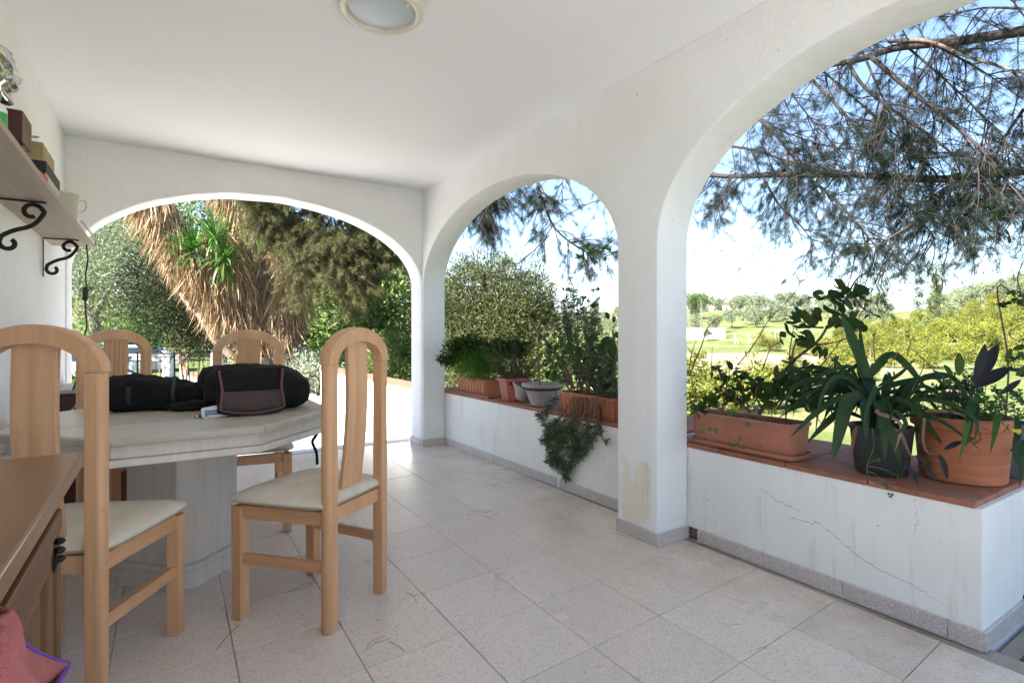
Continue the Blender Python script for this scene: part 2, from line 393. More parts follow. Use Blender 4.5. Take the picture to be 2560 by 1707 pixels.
M['sedum_leaf'] = mat_leaf('sedum_leaves', (0.07, 0.11, 0.06), (0.11, 0.16, 0.085), (0.18, 0.225, 0.13), 0.2)
M['strap_leaf'] = mat_leaf('strap_leaves', (0.02, 0.048, 0.016), (0.032, 0.07, 0.024), (0.05, 0.095, 0.032), 0.35, 0.42)
M['purple_leaf'] = mat_leaf('purple_leaves', (0.018, 0.010, 0.018), (0.028, 0.018, 0.026), (0.022, 0.026, 0.026), 0.15, 0.5)
M['jade_leaf'] = mat_leaf('jade_leaves', (0.03, 0.07, 0.016), (0.05, 0.105, 0.025), None, 0.15, 0.3)
M['clover_leaf'] = mat_leaf('clover_leaves', (0.04, 0.12, 0.02), (0.075, 0.19, 0.03), None, 0.4)
M['litter'] = mat_simple('dry_needle', (0.30, 0.20, 0.12), rough=0.9)

# ground: grass, soil patches
def mat_ground():
    m, t, b = new_mat('meadow')
    v = coords(t, 'World')
    n = noise_n(t, v, 0.035, 5, 0.6); n2 = noise_n(t, v, 0.6, 6, 0.7); n3 = noise_n(t, v, 7, 4)
    g = mixc(t, n2, (0.055, 0.10, 0.02), (0.10, 0.14, 0.032))
    n4 = noise_n(t, v, 0.14, 6, 0.7)
    g = mixc(t, ramp(t, n3, [(0.42, (0, 0, 0)), (0.7, (0.8,) * 3)]), g, (0.17, 0.15, 0.065))
    g = mixc(t, ramp(t, n4, [(0.46, (0, 0, 0)), (0.62, (0.85,) * 3)]), g, (0.20, 0.18, 0.09))
    g = mixc(t, ramp(t, n4, [(0.30, (0.8,) * 3), (0.42, (0, 0, 0))]), g, (0.045, 0.075, 0.018))
    soil = mixc(t, n2, (0.36, 0.265, 0.19), (0.30, 0.22, 0.155))
    vm = t.nodes.new('ShaderNodeVectorMath'); vm.operation = 'DISTANCE'      # bare ploughed field in the valley
    w = t.nodes.new('ShaderNodeMapping'); w.inputs['Scale'].default_value = (1, 1, 0); t.links.new(v, w.inputs[0])
    c = P(1800, 836, 72); t.links.new(w.outputs[0], vm.inputs[0]); vm.inputs[1].default_value = (c.x, c.y, 0)
    d = math_n(t, 'ADD', vm.outputs['Value'], math_n(t, 'MULTIPLY', n, 26.0))
    k = t.nodes.new('ShaderNodeMapRange'); k.inputs[1].default_value = 36; k.inputs[2].default_value = 31
    t.links.new(d, k.inputs[0])
    patch = math_n(t, 'MAXIMUM', k.outputs[0], ramp(t, n, [(0.60, (0, 0, 0)), (0.68, (0.8,) * 3)]))
    patch = math_n(t, 'MULTIPLY', patch, ramp(t, n2, [(0.25, (0.35,) * 3), (0.55, (1, 1, 1))]))
    t.links.new(mixc(t, patch, g, soil), b.inputs['Base Color'])
    b.inputs['Roughness'].default_value = 0.95; b.inputs['Specular IOR Level'].default_value = 0.1
    bump(t, b, n3, 0.5, 0.1)
    return m
M['ground'] = mat_ground()
M['mountain'] = mat_simple('mountain', (0.16, 0.17, 0.13), (0.10, 0.12, 0.09), 0.95, 0.002, space='World')

# ------------------------------------------------------------------ the setting: ground
def interp(xs, ys, x):
    return float(np.interp(x, xs, ys))
D_ROWS = [0, 2.6, 4, 8, 12, 20, 32, 60, 90, 130, 180, 260, 400, 800, 2000, 7000]
AZ_COLS = {  # azimuth from +Y (deg) -> height at each distance row
    -180: [-.3, -.3, -.3, -.3, -.3, -.3, -.4, -.5, 0, 1, 2, 3, 4, 0, -5, -20],
    -30:  [-.3, -.3, -.3, -.3, -.4, -.7, -1.1, 0, 3, 7, 11, 16, 20, 14, 0, -20],
    20:   [-.3, -.3, -.3, -.3, -.4, -.8, -1.2, 0, 3, 7, 11, 16, 20, 14, 0, -20],
    28:   [-.3, -.3, -.4, -.7, -1.2, -2, -2.4, -2, -.5, 2, 6, 13, 15, 8, 0, -20],
    34:   [-.3, -.3, -.6, -1.6, -2.2, -2.8, -2.9, -2.8, -2.4, 0, 4, 12, 11, 6, 0, -20],
    52:   [-.3, -.3, -.7, -1.8, -2.4, -2.9, -2.9, -2.9, -2.8, -.4, 4, 12, 11, 4, -2, -20],
    62:   [-.3, -.3, -.7, -1.8, -2.4, -2.9, -2.9, -2.9, -2.6, .2, 4, 12, 10, 3, -2, -20],
    68:   [-.3, -.3, -.7, -1.8, -2.4, -2.9, -2.9, -2.9, -2.6, .5, 4, 9, 8, 2, -2, -20],
    71:   [-.3, -.3, -.7, -1.8, -2.4, -2.9, -2.9, -2.9, -2.5, 1.2, 7, 10, 9, 4, -2, -20],
    76:   [-.3, -.3, -.6, -1.6, -2.2, -2.9, -2.9, -2.9, -2.4, 2.0, 11, 17, 15, 8, 0, -20],
    84:   [-.3, -.3, -.5, -1.4, -2.0, -2.8, -2.8, -2.7, -2.0, 4, 15, 23, 22, 12, 2, -20],
    120:  [-.3, -.3, -.4, -1.0, -1.5, -2.0, -2.0, -1.0, 1, 6, 10, 14, 14, 8, 0, -20],
    180:  [-.3, -.3, -.3, -.3, -.3, -.3, -.4, -.5, 0, 1, 2, 3, 4, 0, -5, -20]}
_az = sorted(AZ_COLS)
_tab = np.array([AZ_COLS[a] for a in _az])
def ground_z(x, y):
    d = math.hypot(x, y); a = math.degrees(math.atan2(x, y))
    w = [interp(_az, _tab[:, j], a) for j in range(len(D_ROWS))]
    z = interp(D_ROWS, w, d)
    if d > 14: z += 0.5 * min(1, (d - 14) / 60) * mnoise.noise(Vector((x * 0.04, y * 0.04, 3.1)))
    if d > 120: z += 0.010 * d * mnoise.noise(Vector((x * 0.009, y * 0.009, 7.7)))
    return z
ds = [0.0] + list(np.geomspace(2.0, 30, 22)) + list(np.geomspace(33, 320, 46)) + list(np.geomspace(350, 7000, 16))
azs = np.concatenate([np.linspace(-180, -45, 14)[:-1], np.linspace(-45, 100, 150), np.linspace(100, 180, 9)[1:-1]])
V = []; Fc = []
for d in ds:
    for a in azs:
        x, y = d * math.sin(R(a)), d * math.cos(R(a)); V.append((x, y, ground_z(x, y)))
na = len(azs)
for i in range(len(ds) - 1):
    for k in range(na):
        Fc.append((i*na+k, i*na+(k+1) % na, (i+1)*na+(k+1) % na, (i+1)*na+k))
g = obj('ground', np_mesh('ground', V, np.array(Fc), True), None, M['ground'], kind='structure')

# far mountains beyond the valley, a ridge with depth
V = []; Fc = []
A0, A1, NA, NR = 20, 100, 120, 7
for i in range(NR):
    d = 5200 + i * 260
    for k in range(NA):
        a = A0 + (A1 - A0) * k / (NA - 1)
        h = 200 + 110 * mnoise.noise(Vector((a * 0.09, 1.3, 0))) + 50 * mnoise.noise(Vector((a * 0.35, 5.1, 0))) + 25 * mnoise.noise(Vector((a * 1.1, i * 0.7, 2)))
        h *= [0, 0.45, 0.8, 1.0, 0.8, 0.45, 0][i] * (0.75 + 0.35 * math.exp(-((a - 58) / 12) ** 2))
        V.append((d * math.sin(R(a)), d * math.cos(R(a)), h - 20))
for i in range(NR - 1):
    for k in range(NA - 1): Fc.append((i*NA+k, i*NA+k+1, (i+1)*NA+k+1, (i+1)*NA+k))
obj('mountains', np_mesh('mountains', V, np.array(Fc), True), None, M['mountain'], kind='structure')

# terrace outside the end arch, dark paving by the exit
mb = MB(); mb.box((-7, 4.995, -0.12), (2.29, 10.2, -0.016)); mb.build('terrace', None, M['concrete'], kind='structure')
mb = MB(); mb.box((-9, -9, -0.12), (2.338, -0.62, -0.016)); mb.build('terrace', None, M['concrete'], kind='structure')  # unseen terrace behind the camera, added to bounce sunlight into the veranda
mb = MB(); mb.box((2.345, -3.2, -0.28), (5.2, 0.64, -0.03)); pv = mb.build('paving_bed', None, M['grout'], kind='structure')
k = 0
for ix in range(5):
    for iy in range(6):
        x = 2.36 + ix * 0.5 + random.uniform(-.02, .02); y = 0.60 - iy * 0.46
        mb = MB(); j = lambda: random.uniform(-.02, .02)
        mb.prism([(x + j(), y - .43 + j()), (x + .46 + j(), y - .43 + j()), (x + .46 + j(), y + j()), (x + j(), y + j())], -0.05, -0.008)
        mb.build('slab', pv, M['dark_paving'], world=True, bevel=0.012)

# ------------------------------------------------------------------ floor of terrazzo tiles
PITCH = 0.343
fl = MB().box((-0.80, -0.60, -0.10), (2.335, 5.02, -0.006)).build('floor', None, M['grout'], kind='structure')
SHX, SHY = 0.0155, 0.06                         # the grid runs slightly out of square with the walls
hw = PITCH / 2 - 0.0014
mb = MB()
vs_ = []
for z in (-0.012, 0.0):
    for sx, sy in ((-1, -1), (1, -1), (1, 1), (-1, 1)):
        vs_.append((sx * hw + SHX * sy * hw, sy * hw + SHY * sx * hw, z))
mb.add(vs_, [(0,3,2,1),(4,5,6,7),(0,1,5,4),(1,2,6,5),(2,3,7,6),(3,0,4,7)])
tile_me = mb.mesh('tile', bevel=0.0012, seg=1); tile_me.materials.append(M['terrazzo'])
n_tile = 0
for i in range(-5, 7):
    for j in range(-10, 12):
        u = 0.541 + (i + 0.5) * PITCH; v = 1.70 + (j + 0.5) * PITCH
        x = u + SHX * (v - 1.7); y = v + SHY * (u - 0.9)
        if x < -0.72 or x > 2.40 or y < -0.45 or y > 5.10: continue
        full = -0.70 < x < 2.14 and y < 4.86
        if full:
            o = obj('tile', tile_me, fl); o.location = (x, y, random.uniform(-0.0006, 0.0006))
        else:                                   # cut tile at the edge of the floor
            poly = [Vector((x + a[0], y + a[1])) for a in vs_[4:]]
            def clip(poly, f, cut):
                out = []
                for q in range(len(poly)):
                    a, b = poly[q], poly[(q + 1) % len(poly)]; fa, fb = f(a) - cut, f(b) - cut
                    if fa <= 0: out.append(a)
                    if (fa < 0 < fb) or (fb < 0 < fa): out.append(a + (b - a) * (fa / (fa - fb)))
                return out
            poly = clip(poly, lambda p: p.x, 2.330); poly = clip(poly, lambda p: p.y, 5.015); poly = clip(poly, lambda p: -p.x, 0.79)
            if len(poly) < 3: continue
            MB().prism([(p.x, p.y) for p in poly], -0.012, random.uniform(-0.0005, 0.0005)).build('tile', fl, M['terrazzo'], world=True)
# dark threshold strip of the end arch
MB().box((-0.53, 5.022, -0.05), (2.05, 5.05, -0.002)).build('threshold_strip', fl, M['brick_dark'], world=True)

# ------------------------------------------------------------------ arched walls
CEIL = 2.40
def arch_wall(axis, u0, u1, t0, t1, ztop, ops, zs, seed=0):
    """Wall with elliptic arched openings. ops: (ua, ub, rise). axis 'X' or 'Y' is the long direction."""
    rnd = random.Random(seed)
    bm = bmesh.new(); cache = {}
    def vert(u, t, z):
        key = (round(u, 4), round(t, 4), round(z, 4))
        if key not in cache: cache[key] = bm.verts.new((u, t, z) if axis == 'X' else (t, u, z))
        return cache[key]
    def face(*ps):
        try: bm.faces.new([vert(*p) for p in ps])
        except ValueError: pass
    edges = []
    pos = u0
    for ua, ub, rise in sorted(ops):
        edges.append(('s', pos, ua)); edges.append(('o', ua, ub, rise)); pos = ub
    edges.append(('s', pos, u1))
    for e in edges:
        if e[0] == 's':
            a, b = e[1], e[2]
            for za, zb in ((0, zs), (zs, ztop)):
                for t in (t0, t1): face((a, t, za), (b, t, za), (b, t, zb), (a, t, zb))
            face((a, t0, ztop), (b, t0, ztop), (b, t1, ztop), (a, t1, ztop))
        else:
            a, b, rise = e[1:]; n = 44; c = (a + b) / 2; h = (b - a) / 2; cur = []
            for i in range(n + 1):
                th = math.pi * i / n
                w = 0 if i in (0, n) else rnd.uniform(-.0035, .0035)
                cur.append((c - h * math.cos(th), zs + (rise + w) * math.sin(th)))
            for (ua_, za), (ub_, zb) in zip(cur, cur[1:]):
                for t in (t0, t1): face((ua_, t, za), (ub_, t, zb), (ub_, t, ztop), (ua_, t, ztop))
                face((ua_, t0, za), (ub_, t0, zb), (ub_, t1, zb), (ua_, t1, za))
                face((ua_, t0, ztop), (ub_, t0, ztop), (ub_, t1, ztop), (ua_, t1, ztop))
            for u in (a, b): face((u, t0, 0), (u, t1, 0), (u, t1, zs), (u, t0, zs))
    for u in (u0, u1):
        for za, zb in ((0, zs), (zs, ztop)): face((u, t0, za), (u, t1, za), (u, t1, zb), (u, t0, zb))
    bmesh.ops.recalc_face_normals(bm, faces=bm.faces)
    es = [e for e in bm.edges if len(e.link_faces) == 2 and e.calc_face_angle(0) > 0.6 and max(v.co.z for v in e.verts) < ztop - 0.01]
    bmesh.ops.bevel(bm, geom=es, offset=0.014, segments=3, affect='EDGES', profile=0.5, clamp_overlap=True)
    me = bpy.data.meshes.new('plaster'); bm.to_mesh(me); bm.free()
    me.shade_smooth(); me.set_sharp_from_angle(angle=R(30))
    return me

def skirting(parent, a, b, nrm, h=0.065, piece=0.343, skip=(), th=0.012, start=0.0):
    """Row of terrazzo skirting pieces from a to b on a wall whose outward normal is nrm."""
    a, b, nrm = Vector((*a, 0)), Vector((*b, 0)), Vector((*nrm, 0)); L = (b - a).length; d = (b - a) / L
    s = -start
    while s < L - 1e-4:
        e = min(s + piece, L); s0 = max(s, 0)
        for x0, x1 in skip:
            if x0 <= s0 < x1: s0 = x1
            elif s0 < x0 < e: e = x0
        if e - s0 > 0.02:
            p, q = a + d * (s0 + 0.001), a + d * (e - 0.001)
            mb = MB(); c = (p + q) / 2 + nrm * (th / 2 + 0.0005)
            mb.bar(p + nrm * (th / 2 - 0.002) + Vector((0, 0, h / 2)), q + nrm * (th / 2 - 0.002) + Vector((0, 0, h / 2)), th + 0.004, h)
            mb.build('skirting_tile', parent, M['skirt'], world=True, bevel=0.002, seg=1)
            if e < L - 1e-4 and s + piece > e: s = e - piece + 1e-6
        s += piece

ZS = 1.505
wl = thing('arched_wall', 'white plaster wall with one wide arch opening towards the shaggy yucca', 'wall', (2.17, 4.85, 0))
obj('plaster', arch_wall('X', -0.80, 2.29, 4.73, 4.98, CEIL, [(-0.535, 2.055, 0.665)], ZS, 1), wl, M['plaster'], world=True)
skirting(wl, (2.055, 4.98), (2.055, 4.73), (-1, 0), start=0.1)

wr = thing('arched_wall', 'white plaster wall with two arches above the flower pots and a peeling pillar', 'wall', (2.17, 2.0, 0))
obj('plaster', arch_wall('Y', -0.60, 4.73, 2.064, 2.29, CEIL, [(2.136, 4.71, 0.655), (-0.245, 1.855, 0.662), ], ZS, 2), wr, M['plaster'], world=True)
skirting(wr, (2.064, 4.73), (2.064, 4.71), (-1, 0))
skirting(wr, (2.052, 4.71), (2.29, 4.71), (0, -1))
skirting(wr, (2.064, 2.136), (2.064, 1.855), (-1, 0))
skirting(wr, (2.052, 1.855), (2.29, 1.855), (0, -1))
skirting(wr, (2.064, -0.245), (2.064, -0.53), (-1, 0))
# peeled patch on the pillar: older cream paint under the flaked white
V = []; Fq = []; nyy, nzz = 56, 84
for i in range(nyy):
    for j in range(nzz):
        y0 = 1.872 + 0.25 * i / nyy; z0 = 0.068 + 0.345 * j / nzz; y1 = y0 + 0.25 / nyy; z1 = z0 + 0.345 / nzz
        u = (y0 - 1.872) / 0.25; w = (z0 - 0.068) / 0.345
        lo = 0.10 + 0.06 * mnoise.noise(Vector((w * 5, 1, 0))) + (0.10 if w < .12 else 0); hi = 0.90 + 0.10 * mnoise.noise(Vector((w * 6, 9, 0)))
        f = min(u - lo, hi - u, (0.98 - 0.42 * math.exp(-((u - .60) / .10) ** 2)) - w) * 2.2 + 0.16 * mnoise.noise(Vector((y0 * 30, z0 * 30, 2))) + 0.07 * mnoise.noise(Vector((y0 * 90, z0 * 90, 5)))
        if mnoise.noise(Vector((y0 * 26, z0 * 20, 11))) > .52: f = -1
        if f > 0.03:
            b = len(V); V += [(2.0625, y0, z0), (2.0625, y1, z0), (2.0625, y1, z1), (2.0625, y0, z1)]; Fq.append((b, b+1, b+2, b+3))
obj('peeled_patch', np_mesh('peeled_patch', V, np.array(Fq)), wr, M['cream'], world=True, label='cream old paint showing where white has flaked')

# low parapets with terracotta caps
def parapet(label, y0, y1, ztop, skip, start):
    t = thing('parapet', label, 'wall', (2.6, (y0 + y1) / 2, 0))
    mb = MB(); mb.box((2.292, y0, -0.6), (2.95, y1, ztop - 0.02)); mb.build('plaster', t, M['plaster_old'], world=True, bevel=0.006)
    y = y1 - 0.003
    while y > y0 + 0.02:
        ya = max(y - 0.33, y0 + 0.004)
        for x0, x1 in ((2.289, 2.50), (2.503, 2.715), (2.718, 2.952)):
            dz = random.uniform(-0.0015, 0.002); j = random.uniform(-.003, .003)
            MB().box((x0 + j * .5, ya + 0.003, ztop - 0.022), (x1 + j, y, ztop + dz)).build('cap_tile', t, M['terracotta_tile'], world=True, bevel=0.003)
        y = ya - 0.002
    skirting(t, (2.292, y1), (2.292, y0), (-1, 0), skip=skip, start=start)
    return t
pr1 = parapet('cracked white parapet holding the big black and terracotta pots', 0.655, 2.0, 0.488, [(0, 0.145 + 0.06)], 0.12)
skirting(pr1, (2.285, 0.655), (2.95, 0.655), (0, -1))
pr2 = parapet('white parapet under the middle arch with a trailing succulent hanging down', 2.004, 4.98, 0.512, [(2.02, 2.06)], 0.2)
# hollow brick showing where a skirting piece is missing beside the pillar
mb = MB()
for a in range(2):
    for b in range(3): mb.box((2.280, 1.795 + a * 0.024, 0.006 + b * 0.020), (2.291, 1.813 + a * 0.024, 0.021 + b * 0.020))
mb.build('hollow_brick', pr1, M['brick_dark'], world=True)
# cracks in the parapet render
def crack(parent, pts, x, w=0.0020):
    V = []; F_ = []
    rnd = random.Random(len(pts)); fine = []
    for (a, b) in zip(pts, pts[1:]):
        for k in range(6):
            t = k / 6; fine.append((a[0] + (b[0] - a[0]) * t + rnd.uniform(-.004, .004), a[1] + (b[1] - a[1]) * t + rnd.uniform(-.004, .004)))
    fine.append(pts[-1])
    for i, (y, z) in enumerate(fine):
        ww = w * (0.35 + 0.65 * math.sin(math.pi * (i + .5) / len(fine))) * rnd.uniform(.5, 1.3)
        V += [(x, y, z - ww / 2), (x, y + ww * .3, z + ww / 2)]
    F_ = [(2*i, 2*i+1, 2*i+3, 2*i+2) for i in range(len(fine) - 1)]
    me = bpy.data.meshes.new('crack'); me.from_pydata(V, [], F_); obj('crack', me, parent, M['stem_brown'], world=True)
def on_x(px, py, x):
    k = (px - 1280) / FPX; v = FD + RD * k; d = x / v.x
    return (v.y * d, CAM_H + (836 - py) / FPX * d)
crack(pr1, [on_x(*p, 2.29) for p in ((1895, 1215), (1945, 1252), (1990, 1272), (2000, 1276))], 2.2905, 0.0022)
crack(pr1, [on_x(*p, 2.29) for p in ((1970, 1297), (1985, 1294), (2025, 1308), (2045, 1305), (2090, 1340), (2140, 1385), (2200, 1425), (2280, 1460), (2300, 1474), (2370, 1515))], 2.2905)
crack(pr1, [on_x(*p, 2.29) for p in ((2285, 1238), (2288, 1260), (2293, 1300), (2286, 1330), (2292, 1375))], 2.2905, 0.002)
crack(pr1, [on_x(*p, 2.29) for p in ((1719, 1105), (1718, 1180), (1719, 1250))], 2.2905, 0.003)
# iron gate hinge on the end of the parapet
hg = MB(); hg.box((2.70, 0.612, 0.06), (2.735, 0.655, 0.075)); hg.tube([(2.72, 0.62, 0.02), (2.72, 0.62, 0.085)], 0.012, 8)
hg.build('gate_hinge', pr1, M['iron'], world=True)

# parapet outside, continuing along the sunlit terrace
t = thing('parapet', 'sunlit white garden wall with terracotta cap outside the end arch', 'wall', (2.6, 7, 0))
MB().box((2.30, 4.99, -1.0), (2.62, 9.6, 0.44)).build('plaster', t, M['plaster_old'], world=True, bevel=0.01)
y = 4.992
while y < 9.55:
    MB().box((2.29, y, 0.441), (2.63, min(y + .33, 9.6), 0.462 + random.uniform(0, .002))).build('cap_tile', t, M['terracotta_tile'], world=True, bevel=0.003); y += 0.334

# house: side wall with shelf, ceiling, roof block and rear wall
hw_ = thing('house_wall', 'long white house wall behind the wooden shelf and sideboard', 'wall', (-0.67, 1, 0))
MB().box((-0.80, -0.60, 0), (-0.545, 4.728, CEIL)).build('plaster', hw_, M['plaster'], world=True)
skirting(hw_, (-0.545, 4.73), (-0.545, 1.6), (1, 0))
MB().box((-0.80, -0.62, CEIL + 0.001), (2.50, 5.10, CEIL + 0.28)).build('ceiling', None, M['ceiling'], kind='structure', bevel=0.01)
hs = thing('house', 'white plastered house body that the veranda leans on', 'house', (-5, 0, 0))
MB().box((-9, -0.60, -0.4), (-0.803, 4.70, 3.3)).build('wall', hs, M['plaster'], world=True)
MB().box((-9.2, -0.75, 3.301), (-0.6, 4.9, 3.42)).build('roof', hs, M['terracotta_tile'], world=True, bevel=0.02)

# ------------------------------------------------------------------ chairs
def build_chair(label, loc, rz, group='dining chairs round the table'):
    t = thing('dining_chair', label, 'chair', loc, rz, group)
    B, BY = M['beech'], M['beech_y']
    jz = 0.945; hx = 0.162; ry = -0.185; fy = 0.185; fx = 0.195
    def post(x, y, z0, z1, w, d, lean=0, round_out=0):
        mb = MB(); n = 8; sec = []
        s = 1 if x > 0 else -1
        if round_out:
            sec = [(-w/2*s, -d/2), (-w/2*s, d/2)] + [(s*(w/2 - round_out) + s*round_out*math.cos(a), (d/2)*math.sin(a)) for a in np.linspace(math.pi/2, -math.pi/2, 9)]
        else: sec = [(-w/2, -d/2), (w/2, -d/2), (w/2, d/2), (-w/2, d/2)]
        mb.prism([(x + a, y + b) for a, b in sec], z0, z1); return mb
    for s in (-1, 1):
        post(s * hx, ry, 0, jz, 0.05, 0.046, round_out=0.02).build('leg', t, B, bevel=0.003, seg=1, smooth=40)
        mb = MB(); x = s * fx
        mb.add([(x-.021, fy-.021, 0), (x+.021, fy-.021, 0), (x+.021, fy+.021, 0), (x-.021, fy+.021, 0),
                (x-.023, fy-.023, .42), (x+.023, fy-.023, .42), (x+.023, fy+.023, .42), (x-.023, fy+.023, .42)],
               [(0,3,2,1),(4,5,6,7),(0,1,5,4),(1,2,6,5),(2,3,7,6),(3,0,4,7)])
        mb.build('leg', t, B, bevel=0.004)
        MB().bar((s * (hx - .002), ry + .018, 0.398), (s * fx, fy - .018, 0.398), 0.024, 0.05).build('seat_rail', t, BY, bevel=0.003, seg=1)
        MB().bar((s * (hx - .002), ry + .018, 0.225), (s * fx, fy - .018, 0.225), 0.022, 0.038).build('stretcher', t, BY, bevel=0.003, seg=1)
    MB().bar((-hx + .02, ry + .012, 0.402), (hx - .02, ry + .012, 0.402), 0.030, 0.052).build('seat_rail', t, B, bevel=0.003, seg=1)
    MB().bar((-fx + .02, fy, 0.398), (fx - .02, fy, 0.398), 0.024, 0.05).build('seat_rail', t, B, bevel=0.003, seg=1)
    # arched top of the back
    mb = MB(); nseg = 28; w = 0.05; dpt = 0.046; rings = []
    for i in range(nseg + 1):
        th = math.pi * i / nseg
        for q, (ex, ez) in enumerate(((hx - w/2, 0.082), (hx + w/2, 0.133))):
            pass
        xi, zi = -(hx - w/2) * math.cos(th), jz + 0.080 * math.sin(th)
        xo, zo = -(hx + w/2) * math.cos(th), jz + 0.133 * math.sin(th)
        xr, zr = xo * 0.93 + xi * 0.07, zo * 0.93 + zi * 0.07
        rings.append([(xi, ry - dpt/2, zi), (xi, ry + dpt/2, zi), (xr, ry + dpt/2, zr), (xo, ry + dpt*.3, zo), (xo, ry - dpt*.3, zo), (xr, ry - dpt/2, zr)])
    vs_ = [p for r in rings for p in r]; k = 6
    fs = [(i*k+j, i*k+(j+1) % k, (i+1)*k+(j+1) % k, (i+1)*k+j) for i in range(nseg) for j in range(k)]
    fs += [tuple(range(k)), tuple(range(nseg*k, nseg*k+k))]
    mb.add(vs_, fs); mb.build('back_arch', t, B, smooth=35)
    # bowed splat with five fluted strips on its front
    def splat_y(z):
        u = (z - 0.42) / 0.61
        return ry + 0.034 * max(0.0, 1 - u) ** 1.2 - 0.018 * math.sin(math.pi * u) + 0.004
    mb = MB(); zs_ = np.linspace(0.425, 1.034, 15); wd = 0.118
    vs_ = []
    for z in zs_:
        y = splat_y(z); vs_ += [(-wd/2, y - .007, z), (wd/2, y - .007, z), (wd/2, y + .006, z), (-wd/2, y + .006, z)]
    fs = [(i*4+j, i*4+(j+1) % 4, (i+1)*4+(j+1) % 4, (i+1)*4+j) for i in range(len(zs_)-1) for j in range(4)] + [(3,2,1,0), tuple(range(len(vs_)-4, len(vs_)))]
    mb.add(vs_, fs); sp = mb.build('splat', t, B, bevel=0.002, seg=1)
    sw = wd / 5
    for q in range(5):
        mb = MB(); vs_ = []; x0 = -wd/2 + q * sw + 0.0012; x1 = x0 + sw - 0.0024
        for z in zs_:
            y = splat_y(z); vs_ += [(x0, y + .005, z), (x1, y + .005, z), (x1, y + .0095, z), (x0, y + .0095, z)]
        mb.add(vs_, fs); mb.build('slat', sp, B)
    # upholstered seat: trapezoid pillow
    n = 18; V = []; Fq = []
    for side in (1, -1):
        for i in range(n + 1):
            for j in range(n + 1):
                u, v = math.sin((i / n - .5) * math.pi), math.sin((j / n - .5) * math.pi)
                half = 0.203 + (v + 1) / 2 * 0.036
                e = max(abs(u), abs(v)); cr = (abs(u) ** 8 + abs(v) ** 8) ** (1/8)
                rnd_ = 1 - 0.07 * (abs(u) * abs(v)) ** 4
                x = u * half * rnd_; y = 0.014 + v * 0.212 * rnd_
                dome = max(0.0, 1 - abs(u) ** 7) ** 0.5 * max(0.0, 1 - abs(v) ** 7) ** 0.5 * (0.80 + 0.20 * (1 - u * u) * (1 - v * v))
                z = 0.445 + (0.036 * dome if side > 0 else -0.021 * min(1, dome * 1.1))
                V.append((x, y, z))
    m = (n + 1) ** 2
    for s in range(2):
        for i in range(n):
            for j in range(n):
                a = s*m + i*(n+1) + j; q = (a, a+n+1, a+n+2, a+1); Fq.append(q if s == 0 else q[::-1])
    mb = MB(); mb.add(V, Fq)
    me = mb.mesh('seat'); bm = bmesh.new(); bm.from_mesh(me); bmesh.ops.remove_doubles(bm, verts=bm.verts, dist=0.0008); bm.to_mesh(me); bm.free()
    me.shade_smooth()
    obj('seat', me, t, M['seat'])
    return t
ch = build_chair('beech chair at the sideboard corner, nearest the wall, seen from its plain back', (-0.213, 2.157, 0), math.atan2(-0.44, 0.9))
copy_tree(ch, (0.515, 2.20, 0), math.atan2(0.60, 0.80), 1, 'beech chair standing alone on the open floor side, its stained seat facing the table')
copy_tree(ch, (-0.117, 3.552, 0), math.atan2(-0.5, -0.87), 1, 'beech chair across the table, in front of the small brown cabinet')
copy_tree(ch, (0.402, 3.287, 0), math.atan2(0.15, -0.99), 1, 'beech chair behind the black bags with the yucca trunk above its back')

# ------------------------------------------------------------------ octagonal table
TZ = 0.70; TC = (0.088, 2.835)
tb = thing('dining_table', 'octagonal whitewashed wooden table on a boxy pedestal, bags lying on top', 'table', (TC[0], TC[1], 0))
def octa(ap, c=(0, 0), rot=R(22.5)):
    r = ap / math.cos(math.pi / 8)
    return [(c[0] + r * math.cos(rot + k * math.pi / 4), c[1] + r * math.sin(rot + k * math.pi / 4)) for k in range(8)]
MB().prism(octa(0.575), TZ - 0.022, TZ).build('tabletop', tb, M['table_white'], bevel=0.003, seg=1)
# rounded edge moulding in eight lengths
o1 = octa(0.592); o0 = octa(0.576)
for k in range(8):
    a, b, c, d = o0[k], o0[(k+1) % 8], o1[(k+1) % 8], o1[k]
    MB().prism([a, b, c, d], TZ - 0.028, TZ - 0.0015).build('edge_moulding', tb, M['edge_wear'], bevel=0.007, seg=2)
oa = octa(0.555); ob = octa(0.535)
for k in range(8):
    a, b, c, d = ob[k], ob[(k+1) % 8], oa[(k+1) % 8], oa[k]
    MB().prism([a, b, c, d], TZ - 0.075, TZ - 0.029).build('apron', tb, M['table_white_z'], bevel=0.002, seg=1)
oa2 = octa(0.572); ob2 = octa(0.535)
for k in range(8):
    a, b, c, d = ob2[k], ob2[(k+1) % 8], oa2[(k+1) % 8], oa2[k]
    MB().prism([a, b, c, d], TZ - 0.102, TZ - 0.0755).build('apron_band', tb, M['table_white_z'], bevel=0.003, seg=1)
